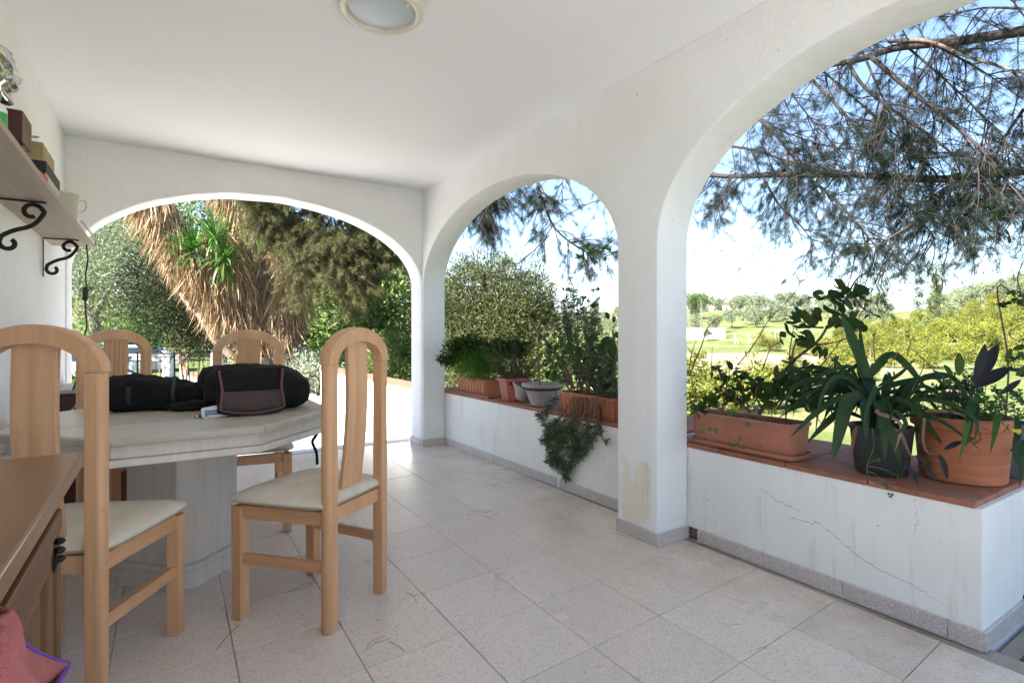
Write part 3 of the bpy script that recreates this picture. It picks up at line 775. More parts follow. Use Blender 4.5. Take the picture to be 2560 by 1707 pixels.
# long split across the top
MB().prism([(-0.56, -0.2215), (0.56, -0.2235), (0.56, -0.221), (-0.56, -0.219)], TZ - 0.001, TZ + 0.0004).build('panel_joint', tb, M['brick_dark'])
def clipped(side, clip):
    h = side / math.sqrt(2); c = clip / 2          # square standing on its corner with the corners cut
    q = h - c
    return [(c, -q), (q, -c), (q, c), (c, q), (-c, q), (-q, c), (-q, -c), (-c, -q)]
col_p = clipped(0.345, 0.070)
MB().prism([(x * .93, y * .93) for x, y in col_p], 0.06, TZ - 0.09).build('pedestal', tb, M['table_white_z'], bevel=0.003, seg=1)
for k in range(8):                                  # face boards and corner posts of the pedestal
    a, b = Vector(col_p[k]), Vector(col_p[(k+1) % 8]); d = (b - a); n = Vector((d.y, -d.x)).normalized()
    ins = 0.001
    a2, b2 = a + d.normalized() * ins, b - d.normalized() * ins
    pl = [a2 - n * .02, b2 - n * .02, b2, a2]
    MB().prism([(p.x, p.y) for p in pl], 0.062, TZ - 0.092).build('pedestal_board', tb, M['table_white_z'], bevel=0.002, seg=1)
base_p = clipped(0.395, 0.078)
MB().prism(base_p, 0.0, 0.075).build('base', tb, M['table_white_z'], bevel=0.003, seg=1)
MB().prism([(x * 1.03, y * 1.03) for x, y in base_p], 0.0755, 0.098).build('base_moulding', tb, M['table_white_z'], bevel=0.008, seg=2)

# ------------------------------------------------------------------ things on the table
def blob_mesh(name, prof, c, ax, up=Vector((0, 0, 1)), n=36, amp=0.01, seed=0, zmin=None):
    """Soft bag: rings along an axis. prof: (s, half width, half height, lift)"""
    ax = Vector(ax).normalized(); side = ax.cross(up).normalized(); V = []; Fq = []
    pp = [Vector((a[0], a[1], a[2])) for a in prof]; ll = [a[3] for a in prof]; fine = []
    for i in range(len(prof) - 1):
        for k in range(4):
            t = k / 4; q = pp[i].lerp(pp[i + 1], t); fine.append((q.x, q.y, q.z, ll[i] + (ll[i + 1] - ll[i]) * t))
    prof = fine + [prof[-1]]
    for i, (s, w, h, lift) in enumerate(prof):
        for k in range(n):
            a = 2 * math.pi * k / n; ca, sa = math.cos(a), math.sin(a)
            e = 0.75
            x = math.copysign(abs(ca) ** e, ca) * w; z = math.copysign(abs(sa) ** e, sa) * h
            p = Vector(c) + ax * s + side * x + up * (z + lift)
            nz = mnoise.noise(p * 11 + Vector((seed, 0, 0))) * amp + (abs(mnoise.noise(p * 20 + Vector((seed, 5, 0)))) - .25) * amp * 1.1 + mnoise.noise(p * 45 + Vector((seed, 5, 0))) * amp * .25
            p += (side * ca + up * sa) * nz
            if zmin is not None: p.z = max(p.z, zmin)
            V.append(p)
    m = len(prof)
    Fq = [(i*n+k, i*n+(k+1) % n, (i+1)*n+(k+1) % n, (i+1)*n+k) for i in range(m-1) for k in range(n)]
    Fq += [tuple(range(n))[::-1], tuple(range((m-1)*n, m*n))]
    mb = MB(); mb.add(V, Fq); return mb.mesh(name, smooth=50)
zt = TZ + 0.0008
tri = thing('tripod_bag', 'long limp black nylon tripod bag lying across the table', 'bag', (0.0, 3.0, zt))
c = Vector((-0.215, 3.04, zt)); e = Vector((0.335, 2.99, zt)); L = (e - c).length
prof = [(0, .01, .012, .07), (0.004, .055, .058, .07), (0.03, .075, .075, .078), (.10, .08, .078, .08), (.17, .075, .078, .079), (.24, .085, .072, .073), (.30, .075, .066, .067), (.36, .08, .058, .06), (.42, .07, .055, .057), (.48, .08, .066, .066), (L, .085, .07, .07)]
obj('sleeve', blob_mesh('sleeve', prof, c, e - c, amp=0.022, seed=3, zmin=zt), tri, M['black_cloth'], world=True)
pf = [(0, .01, .006, .02), (0.03, .05, .016, .02), (.10, .065, .022, .024), (.18, .06, .02, .022), (.26, .03, .012, .016)]
obj('pocket', blob_mesh('pocket', pf, (0.02, 2.93, zt), (0.26, -0.02, 0), amp=0.008, seed=9, zmin=zt), tri, M['black_cloth'], world=True)
tri2 = MB(); tri2.tube(curve_pts([(0.02, 2.955, zt + .06), (.12, 2.945, zt + .045), (.22, 2.93, zt + .05), (.3, 2.92, zt + .06)], 6), 0.004, 6, flat=.4)
tri2.build('zip', tri, M['black_rubber'], world=True)

for sp_t, rr0 in ((.10, .082), (.27, .082), (.40, .074)):
    ca = c.lerp(e, sp_t / L); sd = (e - c).normalized().cross(Vector((0, 0, 1)))
    MB().tube([ca + sd * (rr0 * 1.04 * math.cos(a)) + Vector((0, 0, max(0.003, .074 + rr0 * .95 * math.sin(a)))) for a in np.linspace(-.5, math.pi + .5, 26)], .009, 6, flat=.35).build('webbing', tri, M['black_rubber'], world=True, smooth=60)
bp = thing('camera_backpack', 'black camera backpack with grey and maroon padded back panel', 'bag', (0.42, 2.75, zt))
prof = [(0, .02, .03, .09), (.01, .09, .08, .095), (.06, .115, .10, .104), (.14, .12, .105, .108), (.24, .12, .105, .107), (.34, .115, .098, .10), (.40, .105, .085, .09), (.44, .08, .06, .08), (.455, .02, .02, .075)]
obj('body', blob_mesh('body', prof, (0.16, 2.80, zt), (0.44, -0.04, 0), amp=0.012, seed=21, n=40, zmin=zt), bp, M['black_cloth'], world=True)
prof = [(0, .02, .02, .08), (.02, .06, .05, .085), (.10, .075, .06, .09), (.2, .07, .055, .09), (.26, .03, .03, .085)]
obj('lid', blob_mesh('lid', prof, (0.14, 2.84, zt + .06), (0.3, -0.02, 0), amp=0.012, seed=33), bp, M['black_cloth'], world=True)
# padded panel facing the viewer
ctr = Vector((0.335, 2.575, zt)); wdir = Vector((0.93, 0.02, 0)).normalized(); ndir = Vector((-wdir.y * -1, -wdir.x, 0)); ndir = Vector((0.02, -1, 0)).normalized()
up = Vector((-0.02, 0.16, 1)).normalized()
def panel_grid(name, u0, u1, v0, v1, off, dome, mat, parent, n=14, round_bottom=0.0):
    V = []; Fq = []
    for i in range(n + 1):
        for j in range(n + 1):
            u = u0 + (u1 - u0) * i / n; v = v0 + (v1 - v0) * j / n
            uu = (i / n * 2 - 1); vv = (j / n * 2 - 1)
            vb = v + round_bottom * (abs(uu) ** 4) * (1 - j / n)
            p = ctr + wdir * u + up * vb + ndir * (off + dome * (1 - uu ** 4) * (1 - vv ** 4))
            V.append(p)
    b = len(V)
    for i in range(n + 1):
        for j in range(n + 1):
            p = V[i*(n+1)+j]; V.append(Vector(p) - ndir * (0.03))
    for i in range(n):
        for j in range(n):
            a = i*(n+1)+j; Fq.append((a, a+n+1, a+n+2, a+1)); Fq.append((b+a+1, b+a+n+2, b+a+n+1, b+a))
    rim = [i*(n+1) for i in range(n+1)] + [n*(n+1)+j for j in range(1, n+1)] + [i*(n+1)+n for i in range(n-1, -1, -1)] + [j for j in range(n-1, 0, -1)]
    for q in range(len(rim)):
        a1, a2 = rim[q], rim[(q+1) % len(rim)]; Fq.append((a1, a2, b+a2, b+a1))
    mb = MB(); mb.add(V, Fq); return mb.build(name, parent, mat, world=True, smooth=45)
panel_grid('back_panel', -0.135, 0.135, 0.004, 0.205, 0.0, 0.008, M['black_cloth'], bp, round_bottom=0.015)
panel_grid('upper_pad', -0.112, 0.112, 0.10, 0.198, 0.012, 0.010, M['black_cloth'], bp)
panel_grid('lumbar_pad', -0.118, 0.118, 0.018, 0.108, 0.016, 0.014, M['maroon_cloth'], bp, round_bottom=0.02)
for s in (-1, 1):
    pts = [ctr + wdir * (s * (0.121 + 0.004 * math.sin(v * 40))) + up * v + ndir * 0.017 for v in np.linspace(0.03, 0.2, 10)]
    mb = MB(); mb.tube(pts, 0.006, 8); mb.build('piping', bp, M['piping'], world=True, smooth=60)
pts = [ctr + wdir * (0.121 * math.sin(a)) + up * (0.03 - 0.018 * math.cos(a) ** 2) + ndir * 0.021 for a in np.linspace(-math.pi/2, math.pi/2, 16)]
MB().tube(pts, 0.005, 8).build('piping', bp, M['piping'], world=True, smooth=60)
sp_ = MB(); sp_.tube(curve_pts([(0.60, 2.73, zt + .15), (0.64, 2.72, zt + .14), (0.648, 2.71, zt + .09), (0.632, 2.71, zt + .05)], 6), 0.008, 6, flat=.35); sp_.build('strap', bp, M['black_cloth'], world=True)
# webbing strap hanging over the table edge
st = curve_pts([P(775, 1022, 2.62), P(800, 1035, 2.62), P(806, 1060, 2.62), P(790, 1088, 2.6), P(781, 1105, 2.58), P(791, 1130, 2.58), P(793, 1160, 2.58)], 6)
st = [Vector((p.x, p.y, p.z)) for p in st]
MB().tube(st, 0.011, 6, flat=.7).build('hanging_strap', bp, M['black_cloth'], world=True)
MB().tube(curve_pts([P(735, 1088, 2.60), P(760, 1082, 2.6), P(790, 1082, 2.6)], 6), 0.008, 6, flat=.5).build('buckle_strap', bp, M['black_cloth'], world=True)

# printed white pack with notched top
pk = thing('white_pack', 'small white notched box with blue and green printed label on the table', 'box', (0.2, 2.61, zt))
o3 = Vector((0.138, 2.60, zt)); ud = Vector((0.992, 0.03, 0)).normalized(); vd = Vector((0, 0, 1)); nd = Vector((0.03, -0.99, 0)).normalized()
out = [(0.012, 0.0), (0.085, 0.001), (0.123, 0.009), (0.123, 0.040), (0.110, 0.048), (0.090, 0.048), (0.087, 0.043), (0.083, 0.043), (0.080, 0.048), (0.050, 0.048), (0.006, 0.041), (0.003, 0.036), (0.003, 0.012)]
V = [o3 + ud * a + vd * b + nd * 0.014 for a, b in out] + [o3 + ud * a + vd * b - nd * 0.014 for a, b in out]; n = len(out)
mb = MB(); mb.add(V, [tuple(range(n)), tuple(range(2*n-1, n-1, -1))] + [(i, n+i, n+(i+1) % n, (i+1) % n) for i in range(n)])
mb.build('carton', pk, M['white_card'], world=True, bevel=0.001, seg=1)
def decal(name, a0, a1, b0, b1, mat, off=0.0145, parent=pk):
    V = [o3 + ud * a + vd * b + nd * off for a, b in ((a0, b0), (a1, b0), (a1, b1), (a0, b1))]
    me = bpy.data.meshes.new(name); me.from_pydata(V, [], [(0, 1, 2, 3)]); return obj(name, me, parent, mat, world=True)
decal('label_band', 0.015, 0.070, 0.022, 0.033, M['print_blue'])
decal('label_stripe', 0.015, 0.070, 0.013, 0.0205, M['print_green'])
decal('label_stripe', 0.015, 0.030, 0.007, 0.0115, M['print_green'])
def text_part(name, s, a, b, size, mat, parent):
    cu = bpy.data.curves.new(name, 'FONT'); cu.body = s; cu.size = size
    o = bpy.data.objects.new(name, cu); col.objects.link(o)
    dg = bpy.context.evaluated_depsgraph_get(); me = bpy.data.meshes.new_from_object(o.evaluated_get(dg))
    bpy.data.objects.remove(o); bpy.data.curves.remove(cu)
    Mx = Matrix((( *ud, 0), (*vd, 0), (*(-nd * -1), 0), (0, 0, 0, 1))).transposed(); Mx.translation = o3 + ud * a + vd * b + nd * 0.0150
    me.transform(Mx); me.name = name; me.materials.clear()
    return obj(name, me, parent, mat, world=True)
text_part('lettering', 'OCIpoint S', 0.017, 0.0243, 0.0105, M['print_white'], pk)
text_part('lettering', 'ABA', 0.086, 0.026, 0.008, M['print_navy'], pk)
ring = MB(); ring.lathe([(0.0022, 0), (0.0042, 0)], 16); 
rv = [o3 + ud * (0.106 + v[0]) + vd * (0.030 + v[1]) + nd * 0.0150 for v in ring.v]
MB().add(rv, ring.f).build('emblem', pk, M['print_navy'], world=True)
for k in range(3): decal('fine_print', 0.085, 0.112, 0.022 - k * 0.0035, 0.0235 - k * 0.0035, M['print_blue'])
pn = thing('pen', 'yellow and black pen tip poking out beside the white pack', 'pen', (0.12, 2.62, zt))
pa = Vector((0.112, 2.618, zt + 0.0075)); pd = Vector((1, -0.15, 0)).normalized()
MB().tube([pa, pa + pd * .006], [.0055, .006], 10).build('tip', pn, M['yellow'], world=True, smooth=40)
MB().tube([pa + pd * .006, pa + pd * .010], .0045, 10).build('collar', pn, M['black_rubber'], world=True, smooth=40)
MB().tube([pa + pd * .010, pa + pd * .021], .0058, 10).build('barrel', pn, M['white_card'], world=True, smooth=40)
MB().tube([pa + pd * .021, pa + pd * .030], .0062, 10).build('grip', pn, M['black_rubber'], world=True, smooth=40)

# ------------------------------------------------------------------ sideboard in the foreground
sb = thing('sideboard', 'old dark wooden sideboard with worn top edge along the house wall', 'sideboard', (-0.34, 0.5, 0))
SY0, SY1, SXF = -0.55, 1.44, -0.182
MB().box((-0.544, SY0 - 0.03, 0.768), (-0.140, SY1 + 0.028, 0.80)).build('top', sb, M['dark_wood_top'], world=True, bevel=0.004)
MB().box((-0.54, SY0, 0.0), (SXF - 0.036, SY1, 0.767)).build('carcass', sb, M['brown_wood'], world=True)
MB().box((SXF - 0.035, SY0, 0.742), (SXF + 0.014, SY1, 0.767)).build('cornice', sb, M['dark_wood'], world=True, bevel=0.004)
y = SY1 - 0.02; k = 0
while y > SY0 + .1:                                  # pierced frieze: blocks with dark slots between
    MB().box((SXF - 0.035, y - 0.085, 0.695), (SXF + 0.004, y, 0.741)).build('frieze_block', sb, M['dark_wood'], world=True, bevel=0.003); y -= 0.135
MB().box((SXF - 0.035, SY0, 0.655), (SXF + 0.012, SY1, 0.694)).build('rail', sb, M['dark_wood'], world=True, bevel=0.004)
MB().box((SXF - 0.035, SY0, 0.03), (SXF + 0.008, SY1, 0.10)).build('plinth', sb, M['dark_wood'], world=True, bevel=0.004)
yy = SY1
for d_ in range(4):                                  # panelled doors
    y1 = yy - 0.005; y0 = yy - 0.475; yy -= 0.495
    MB().box((SXF - 0.035, y1 + 0.001 - 0.03, 0.101), (SXF + 0.010, y1, 0.654)).build('stile', sb, M['dark_wood_z'], world=True, bevel=0.003)
    dr = MB().box((SXF - 0.0355, y0, 0.103), (SXF - 0.022, y1 - 0.032, 0.652)).build('door', sb, M['dark_wood_z'], world=True)
    for a, b in ((y0, y0 + .06), (y1 - .092, y1 - .032)):
        MB().box((SXF - 0.0215, a, 0.103), (SXF + 0.003, b, 0.652)).build('door_stile', dr, M['dark_wood_z'], world=True, bevel=0.004)
    for a, b in ((0.103, 0.165), (0.335, 0.375), (0.59, 0.652)):
        MB().box((SXF - 0.0215, y0 + .061, a), (SXF + 0.0025, y1 - .093, b)).build('door_rail', dr, M['dark_wood'], world=True, bevel=0.004)
    for a, b in ((0.18, 0.32), (0.39, 0.575)):
        MB().box((SXF - 0.0215, y0 + .085, a), (SXF - 0.004, y1 - .117, b)).build('panel', dr, M['dark_wood_z'], world=True, bevel=0.012)
    mb = MB()                                         # ornate iron hinge plate
    hy = y1 - 0.030
    for q in range(3): mb.lathe([(0.0, .006), (.008, .005), (.011, 0), (.008, -.005), (0, -.006)], 8, (SXF + 0.011, hy, 0.60 + q * 0.018))
    for q in range(5): mb.box((SXF + 0.0065, hy - 0.045 + q * .004, 0.590 + q * .006), (SXF + 0.0095, hy - 0.004, 0.593 + q * 0.006))
    mb.build('hinge', dr, M['iron'], world=True)
    MB().lathe([(0, .014), (.009, .012), (.012, .004), (.007, -.004), (.006, -.014)], 12, (0, 0, 0)).build('knob', dr, M['iron'], world=False, smooth=40).matrix_local = Matrix.Translation(Vector((SXF + 0.018, y0 + 0.03, 0.60))) @ Matrix.Rotation(R(90), 4, 'Y')

tw = thing('towel', 'crumpled pink towel with purple trim hanging on the sideboard door', 'towel', (-0.14, 0.9, 0))
V = []; Fq = []; nu, nv = 44, 56
edge_r = curve_pts([Vector((-0.145, *on_x(px, py, -0.145))) for px, py in ((22, 1512), (42, 1535), (56, 1565), (78, 1600), (98, 1630), (113, 1655), (136, 1668), (112, 1700), (85, 1745), (60, 1800), (20, 1870))], 8)
def towel_pt(u, v):
    f = v * (len(edge_r) - 1); i = min(int(f), len(edge_r) - 2); e = edge_r[i].lerp(edge_r[i + 1], f - i)
    wd = 0.06 + 0.30 * min(1, v * 2.2)                      # the cloth spreads out below the knob
    y = e.y - wd * (1 - u); z = e.z - 0.03 * (1 - u) * v
    amp = min(1, .25 + v * 1.6)
    x = -0.135 + amp * (0.020 * math.sin(u * 11 + 2.2 * v + .6) + 0.010 * math.sin(u * 19 - v * 5) + 0.018 * mnoise.noise(Vector((u * 2.2, v * 3, 1)))) - 0.012 * (1 - v) ** 2
    return Vector((max(x, SXF + .016), y, z))
for i in range(nu + 1):
    for j in range(nv + 1): V.append(towel_pt(i / nu, j / nv))
for i in range(nu):
    for j in range(nv):
        a = i*(nv+1)+j; Fq.append((a, a+nv+1, a+nv+2, a+1))
mb = MB(); mb.add(V, Fq); tm = mb.mesh('cloth'); tm.shade_smooth()
to = obj('cloth', tm, tw, M['towel'], world=True)
so = to.modifiers.new('thick', 'SOLIDIFY'); so.thickness = 0.008; so.offset = 0
sm_ = to.modifiers.new('soft', 'SUBSURF'); sm_.levels = 1; sm_.render_levels = 1
MB().tube([towel_pt(1, v) + Vector((0.001, 0.001, 0)) for v in np.linspace(.22, 1, 60)], 0.0034, 8).build('trim', tw, M['purple'], world=True, smooth=60)

# ------------------------------------------------------------------ small cabinet in the far corner
cb = thing('small_cabinet', 'small dark brown cabinet with pale grey top in the far corner', 'cabinet', (-0.35, 4.4, 0))
MB().box((-0.535, 4.16, 0.695), (-0.12, 4.70, 0.72)).build('top', cb, M['grey_top'], world=True, bevel=0.004)
MB().box((-0.53, 4.19, 0.0), (-0.14, 4.69, 0.694)).build('carcass', cb, M['brown_wood'], world=True, bevel=0.003)
for a, b in ((0.06, 0.42), (0.44, 0.68)):
    MB().box((-0.51, 4.178, a), (-0.16, 4.189, b)).build('door', cb, M['brown_wood'], world=True, bevel=0.004)
gc = thing('grey_cable', 'pale grey cable drooping over the small brown cabinet', 'cable', (-0.42, 4.15, 0.4))
MB().tube(curve_pts([(-0.40, 4.17, 0.725), (-0.40, 4.148, 0.70), (-0.43, 4.146, 0.62), (-0.48, 4.146, 0.55), (-0.50, 4.146, 0.40), (-0.49, 4.146, 0.01)], 6), 0.005, 8).build('cord', gc, M['grey_cable'], world=True, smooth=60)
MB().box((-0.415, 4.16, 0.7205), (-0.385, 4.20, 0.738)).build('plug', gc, M['grey_cable'], world=True, bevel=0.004)

# ------------------------------------------------------------------ wall shelf with brackets
sh = thing('wall_shelf', 'weathered grey board shelf on scrolled iron brackets', 'shelf', (-0.44, 2.6, 1.59))
MB().box((-0.544, 1.0, 1.580), (-0.343, 4.20, 1.601)).build('board', sh, M['shelf'], world=True, bevel=0.002)
def bracket(y):
    mb = MB()
    x0 = -0.541
    def S(a, b): return Vector((x0 + a, y, 1.575 - b))
    br = MB().box((x0, y - .004, 1.365), (x0 + .005, y + .004, 1.577)).build('bracket', sh, M['iron'], world=True)
    MB().box((x0 + .006, y - .008, 1.5735), (x0 + .155, y + .008, 1.5785)).build('arm', br, M['iron'], world=True)
    # S scroll: big curl at the top, little curl at the wall
    pts = []
    for k in range(16):
        a = R(300 - 20 * k * 1.0); r = 0.016 + 0.020 * k / 15
        pts.append(S(0.112 + r * math.cos(a), 0.040 - r * math.sin(a)))
    pts += [S(0.125, 0.080), S(0.100, 0.100), S(0.070, 0.112), S(0.045, 0.125), S(0.022, 0.143)]
    for k in range(12):
        a = R(150 + 24 * k); r = 0.028 - 0.012 * k / 11
        pts.append(S(0.042 + r * math.cos(a), 0.168 - r * math.sin(a)))
    MB().tube(curve_pts(pts, 3), 0.0085, 8).build('scroll', br, M['iron'], world=True, smooth=60)
    MB().lathe([(0, .006), (.009, .004), (.011, 0), (.009, -.004), (0, -.006)], 10, S(0.072, 0.112)).build('boss', br, M['iron'], world=True, smooth=60)
bracket(3.87); bracket(2.84); bracket(1.6)
zsf = 1.6015
rb = thing('red_box', 'dark red printed carton on the shelf under the crumpled foil', 'box', (-0.44, 2.36, 1.66))
MB().box((-0.53, 2.30, 1.668), (-0.372, 2.44, 1.765)).build('carton', rb, M['red_card'], world=True, bevel=0.002, seg=1)
MB().box((-0.3718, 2.302, 1.668), (-0.3695, 2.438, 1.763)).build('side_panel', rb, M['brown_card'], world=True)
rl = thing('dark_roll', 'dark brown roll lying on the shelf beneath the red carton', 'roll', (-0.44, 2.36, zsf))
MB().tube([(-0.535, 2.37, zsf + .033), (-0.375, 2.355, zsf + .033)], 0.033, 18).build('roll', rl, M['brown_card'], world=True, smooth=40)
MB().tube([(-0.376, 2.355, zsf + .033), (-0.373, 2.355, zsf + .033)], 0.012, 12).build('core', rl, M['black_rubber'], world=True, smooth=40)
fo = thing('foil_bag', 'crumpled shiny silver foil bag on top of the red carton', 'bag', (-0.43, 2.28, 1.767))
bm = bmesh.new(); bmesh.ops.create_icosphere(bm, subdivisions=4, radius=1)
for v in bm.verts:
    p = v.co.copy(); n1 = mnoise.noise(p * 1.7 + Vector((4, 1, 2))); n2 = abs(mnoise.noise(p * 3.6)); n3 = mnoise.noise(p * 9)
    r = 1 + .32 * n1 - .30 * n2 + .06 * n3
    v.co = Vector((p.x * .085 * r - 0.445, p.y * .20 * r + 2.20, max(1.766, 1.835 + p.z * .085 * r)))
me = bpy.data.meshes.new('bag'); bm.to_mesh(me); bm.free(); me.shade_smooth(); obj('bag', me, fo, M['chrome'], world=True)
MB().tube(curve_pts([(-0.40, 2.33, 1.85), (-0.39, 2.36, 1.875), (-0.385, 2.37, 1.89)], 4), [.012] + [.006] * 7 + [.002], 6).build('twisted_neck', fo, M['chrome'], world=True)
bt = thing('bottle', 'small white bottle with green cap at the near end of the shelf', 'bottle', (-0.40, 2.08, zsf))
MB().lathe([(0, 0), (.026, 0), (.028, .004), (.028, .085), (.022, .1), (.012, .105), (.012, .115), (0, .115)], 20, (-0.395, 2.08, zsf)).build('body', bt, M['white_card'], world=True, smooth=40)
MB().lathe([(.0285, .03), (.0285, .075)], 20, (-0.395, 2.08, zsf)).build('label', bt, M['green_label'], world=True, smooth=40)
MB().lathe([(0, .142), (.015, .14), (.016, .116), (0, .1155)], 16, (-0.395, 2.08, zsf)).build('cap', bt, M['green_label'], world=True, smooth=40)
pc = thing('pink_cloth', 'folded pink cloth lying at the edge of the shelf', 'cloth', (-0.37, 2.52, zsf))
prof = [(0, .006, .004, .006), (.02, .03, .010, .011), (.08, .038, .012, .013), (.15, .03, .009, .010), (.19, .01, .003, .006)]
obj('cloth', blob_mesh('cloth', prof, (-0.378, 2.44, zsf), (0.0, 1, 0), amp=0.006, seed=4, zmin=zsf), pc, M['pink_cloth'], world=True)
bk = thing('black_case', 'black plastic case with latch marks on the shelf', 'case', (-0.44, 2.85, zsf))
MB().box((-0.53, 2.74, zsf), (-0.372, 3.06, zsf + .075)).build('body', bk, M['pale_plastic'], world=True, bevel=0.004)
MB().box((-0.532, 2.73, zsf + .0755), (-0.370, 3.065, zsf + .118)).build('lid', bk, M['black_rubber'], world=True, bevel=0.005)
MB().box((-0.525, 2.733, zsf + .02), (-0.376, 2.7395, zsf + .0755)).build('front', bk, M['black_rubber'], world=True, bevel=0.001)
for k in range(3): MB().box((-0.50 + k * .035, 2.7305, zsf + .052), (-0.478 + k * .035, 2.7328, zsf + .055)).build('latch_mark', bk, M['beige_card'], world=True)
bg_ = thing('beige_carton', 'open beige cardboard carton stacked on the black case', 'box', (-0.45, 2.85, zsf + .12))
mb = MB(); z0 = zsf + .1195; x0, x1, y0, y1 = -0.53, -0.385, 2.76, 3.03; hgt = 0.075
for lo, hi in (((x0, y0, z0), (x1, y0 + .004, z0 + hgt)), ((x0, y1 - .004, z0), (x1, y1, z0 + hgt)), ((x0, y0 + .0045, z0), (x0 + .004, y1 - .0045, z0 + hgt)), ((x1 - .004, y0 + .0045, z0), (x1, y1 - .0045, z0 + hgt))):
    MB().box(lo, hi).build('side', bg_, M['beige_card'], world=True)
MB().box((x0 + .005, y0 + .005, z0), (x1 - .005, y1 - .005, z0 + .004)).build('bottom', bg_, M['beige_card'], world=True)
MB().bar((x0 + .01, y0 - .02, z0 + hgt + .012), (x1 - .01, y0 - .02, z0 + hgt + .012), .05, .003, (0, -.4, 1)).build('flap', bg_, M['beige_card'], world=True)
wc = thing('plastic_tub', 'old white plastic tub with wire loops at the end of the shelf', 'tub', (-0.42, 3.68, zsf))
MB().lathe([(0, 0), (.058, 0), (.062, .01), (.068, .17), (.072, .175), (.072, .187), (.06, .189), (0, .186)], 28, (-0.435, 3.66, zsf)).build('body', wc, M['pale_plastic'], world=True, smooth=40)
MB().tube(curve_pts([(-0.368, 3.66, zsf + .15), (-0.345, 3.67, zsf + .165), (-0.335, 3.68, zsf + .14), (-0.345, 3.68, zsf + .11), (-0.366, 3.67, zsf + .10)], 5), 0.0022, 6).build('wire_loop', wc, M['grey_cable'], world=True)
cd = thing('hanging_cord', 'black lamp cord with inline switch hanging from the shelf end', 'cord', (-0.36, 4.1, 1.6))
cp = [P(213, 590, 3.22), P(217, 620, 3.2), P(219, 650, 3.2), P(214, 690, 3.2), P(216, 718, 3.2)]
MB().tube(curve_pts([Vector((-0.375, 3.75, zsf + .01)), Vector((-0.37, 3.95, zsf + .008)), Vector((-0.355, 4.1, zsf + .012)), cp[0]] + cp[1:], 6), 0.0042, 8).build('cord', cd, M['black_rubber'], world=True, smooth=60)
a, b = P(214, 718, 3.2), P(213, 752, 3.2)
MB().tube([a, a.lerp(b, .12), a.lerp(b, .88), b], [.010, .018, .018, .010], 12, flat=.7).build('switch', cd, M['black_rubber'], world=True, smooth=40)
MB().tube(curve_pts([b, P(215, 790, 3.2), P(217, 815, 3.2), P(208, 850, 3.2), P(207, 870, 3.2), P(212, 900, 3.35), Vector((-0.44, 4.15, 0.727)), Vector((-0.44, 4.3, 0.726))], 6), 0.0042, 8).build('cord', cd, M['black_rubber'], world=True, smooth=60)
MB().tube(curve_pts([(-0.36, 3.72, zsf + .06), (-0.35, 3.85, zsf + .05), (-0.338, 4.0, zsf + .035), (-0.33, 4.13, zsf + .02), (-0.335, 4.18, zsf - .005)], 6), 0.005, 8).build('white_lead', cd, M['grey_cable'], world=True, smooth=60)

# ------------------------------------------------------------------ ceiling lamp
lm = thing('ceiling_lamp', 'round frosted glass ceiling lamp with cream rim', 'lamp', (0.757, 2.146, CEIL))
c = (0.757, 2.146, CEIL)
MB().lathe([(.165, 0), (.172, -.012), (.172, -.026), (.163, -.036), (.146, -.040), (.137, -.034), (.135, -.022)], 48, c).build('rim', lm, M['lamp_rim'], world=True, smooth=50)
MB().lathe([(.135, -.024), (.12, -.034), (.09, -.043), (.05, -.049), (.0, -.051)], 48, c).build('glass', lm, M['lamp_glass'], world=True, smooth=60)
for k in range(3):
    a = R(300 + 120 * k); mb = MB(); p = Vector((c[0] + .133 * math.cos(a), c[1] + .133 * math.sin(a), c[2] - .040))
    mb.lathe([(0, -.010), (.006, -.008), (.007, 0), (.006, .008), (0, .010)], 10, p); mb.build('clip', lm, M['lamp_rim'], world=True, smooth=60)

# ------------------------------------------------------------------ foliage tools
def unit(v): return v / np.maximum(np.linalg.norm(v, axis=1, keepdims=True), 1e-9)
def leaf_cards(name, pts, dirs, length, width, fold=0.25, seed=0, tri=False):
    """One small folded leaf (two triangles) or needle (one triangle) for each point, growing along dirs."""
    r = np.random.default_rng(seed); n = len(pts)
    d = unit(dirs); a = unit(np.cross(d, unit(r.normal(size=(n, 3)))))
    b = np.cross(d, a)
    L = (length * r.uniform(0.5, 1.3, n))[:, None]; W = (width * r.uniform(0.7, 1.2, n))[:, None]
    if tri:
        V = np.stack([pts - a * W / 2, pts + a * W / 2, pts + d * L], 1).reshape(-1, 3)
        return np_mesh(name, V, np.arange(3 * n).reshape(n, 3))
    mid = pts + d * L * 0.45
    V = np.stack([pts, mid - a * W / 2 + b * W * fold, pts + d * L, mid + a * W / 2 + b * W * fold], 1).reshape(-1, 3)
    i = np.arange(n) * 4
    F_ = np.stack([np.stack([i, i+1, i+2], 1), np.stack([i, i+2, i+3], 1)], 1).reshape(-1, 3)
    return np_mesh(name, V, F_)
def sphere_pts(r, n): return unit(r.normal(size=(n, 3)))
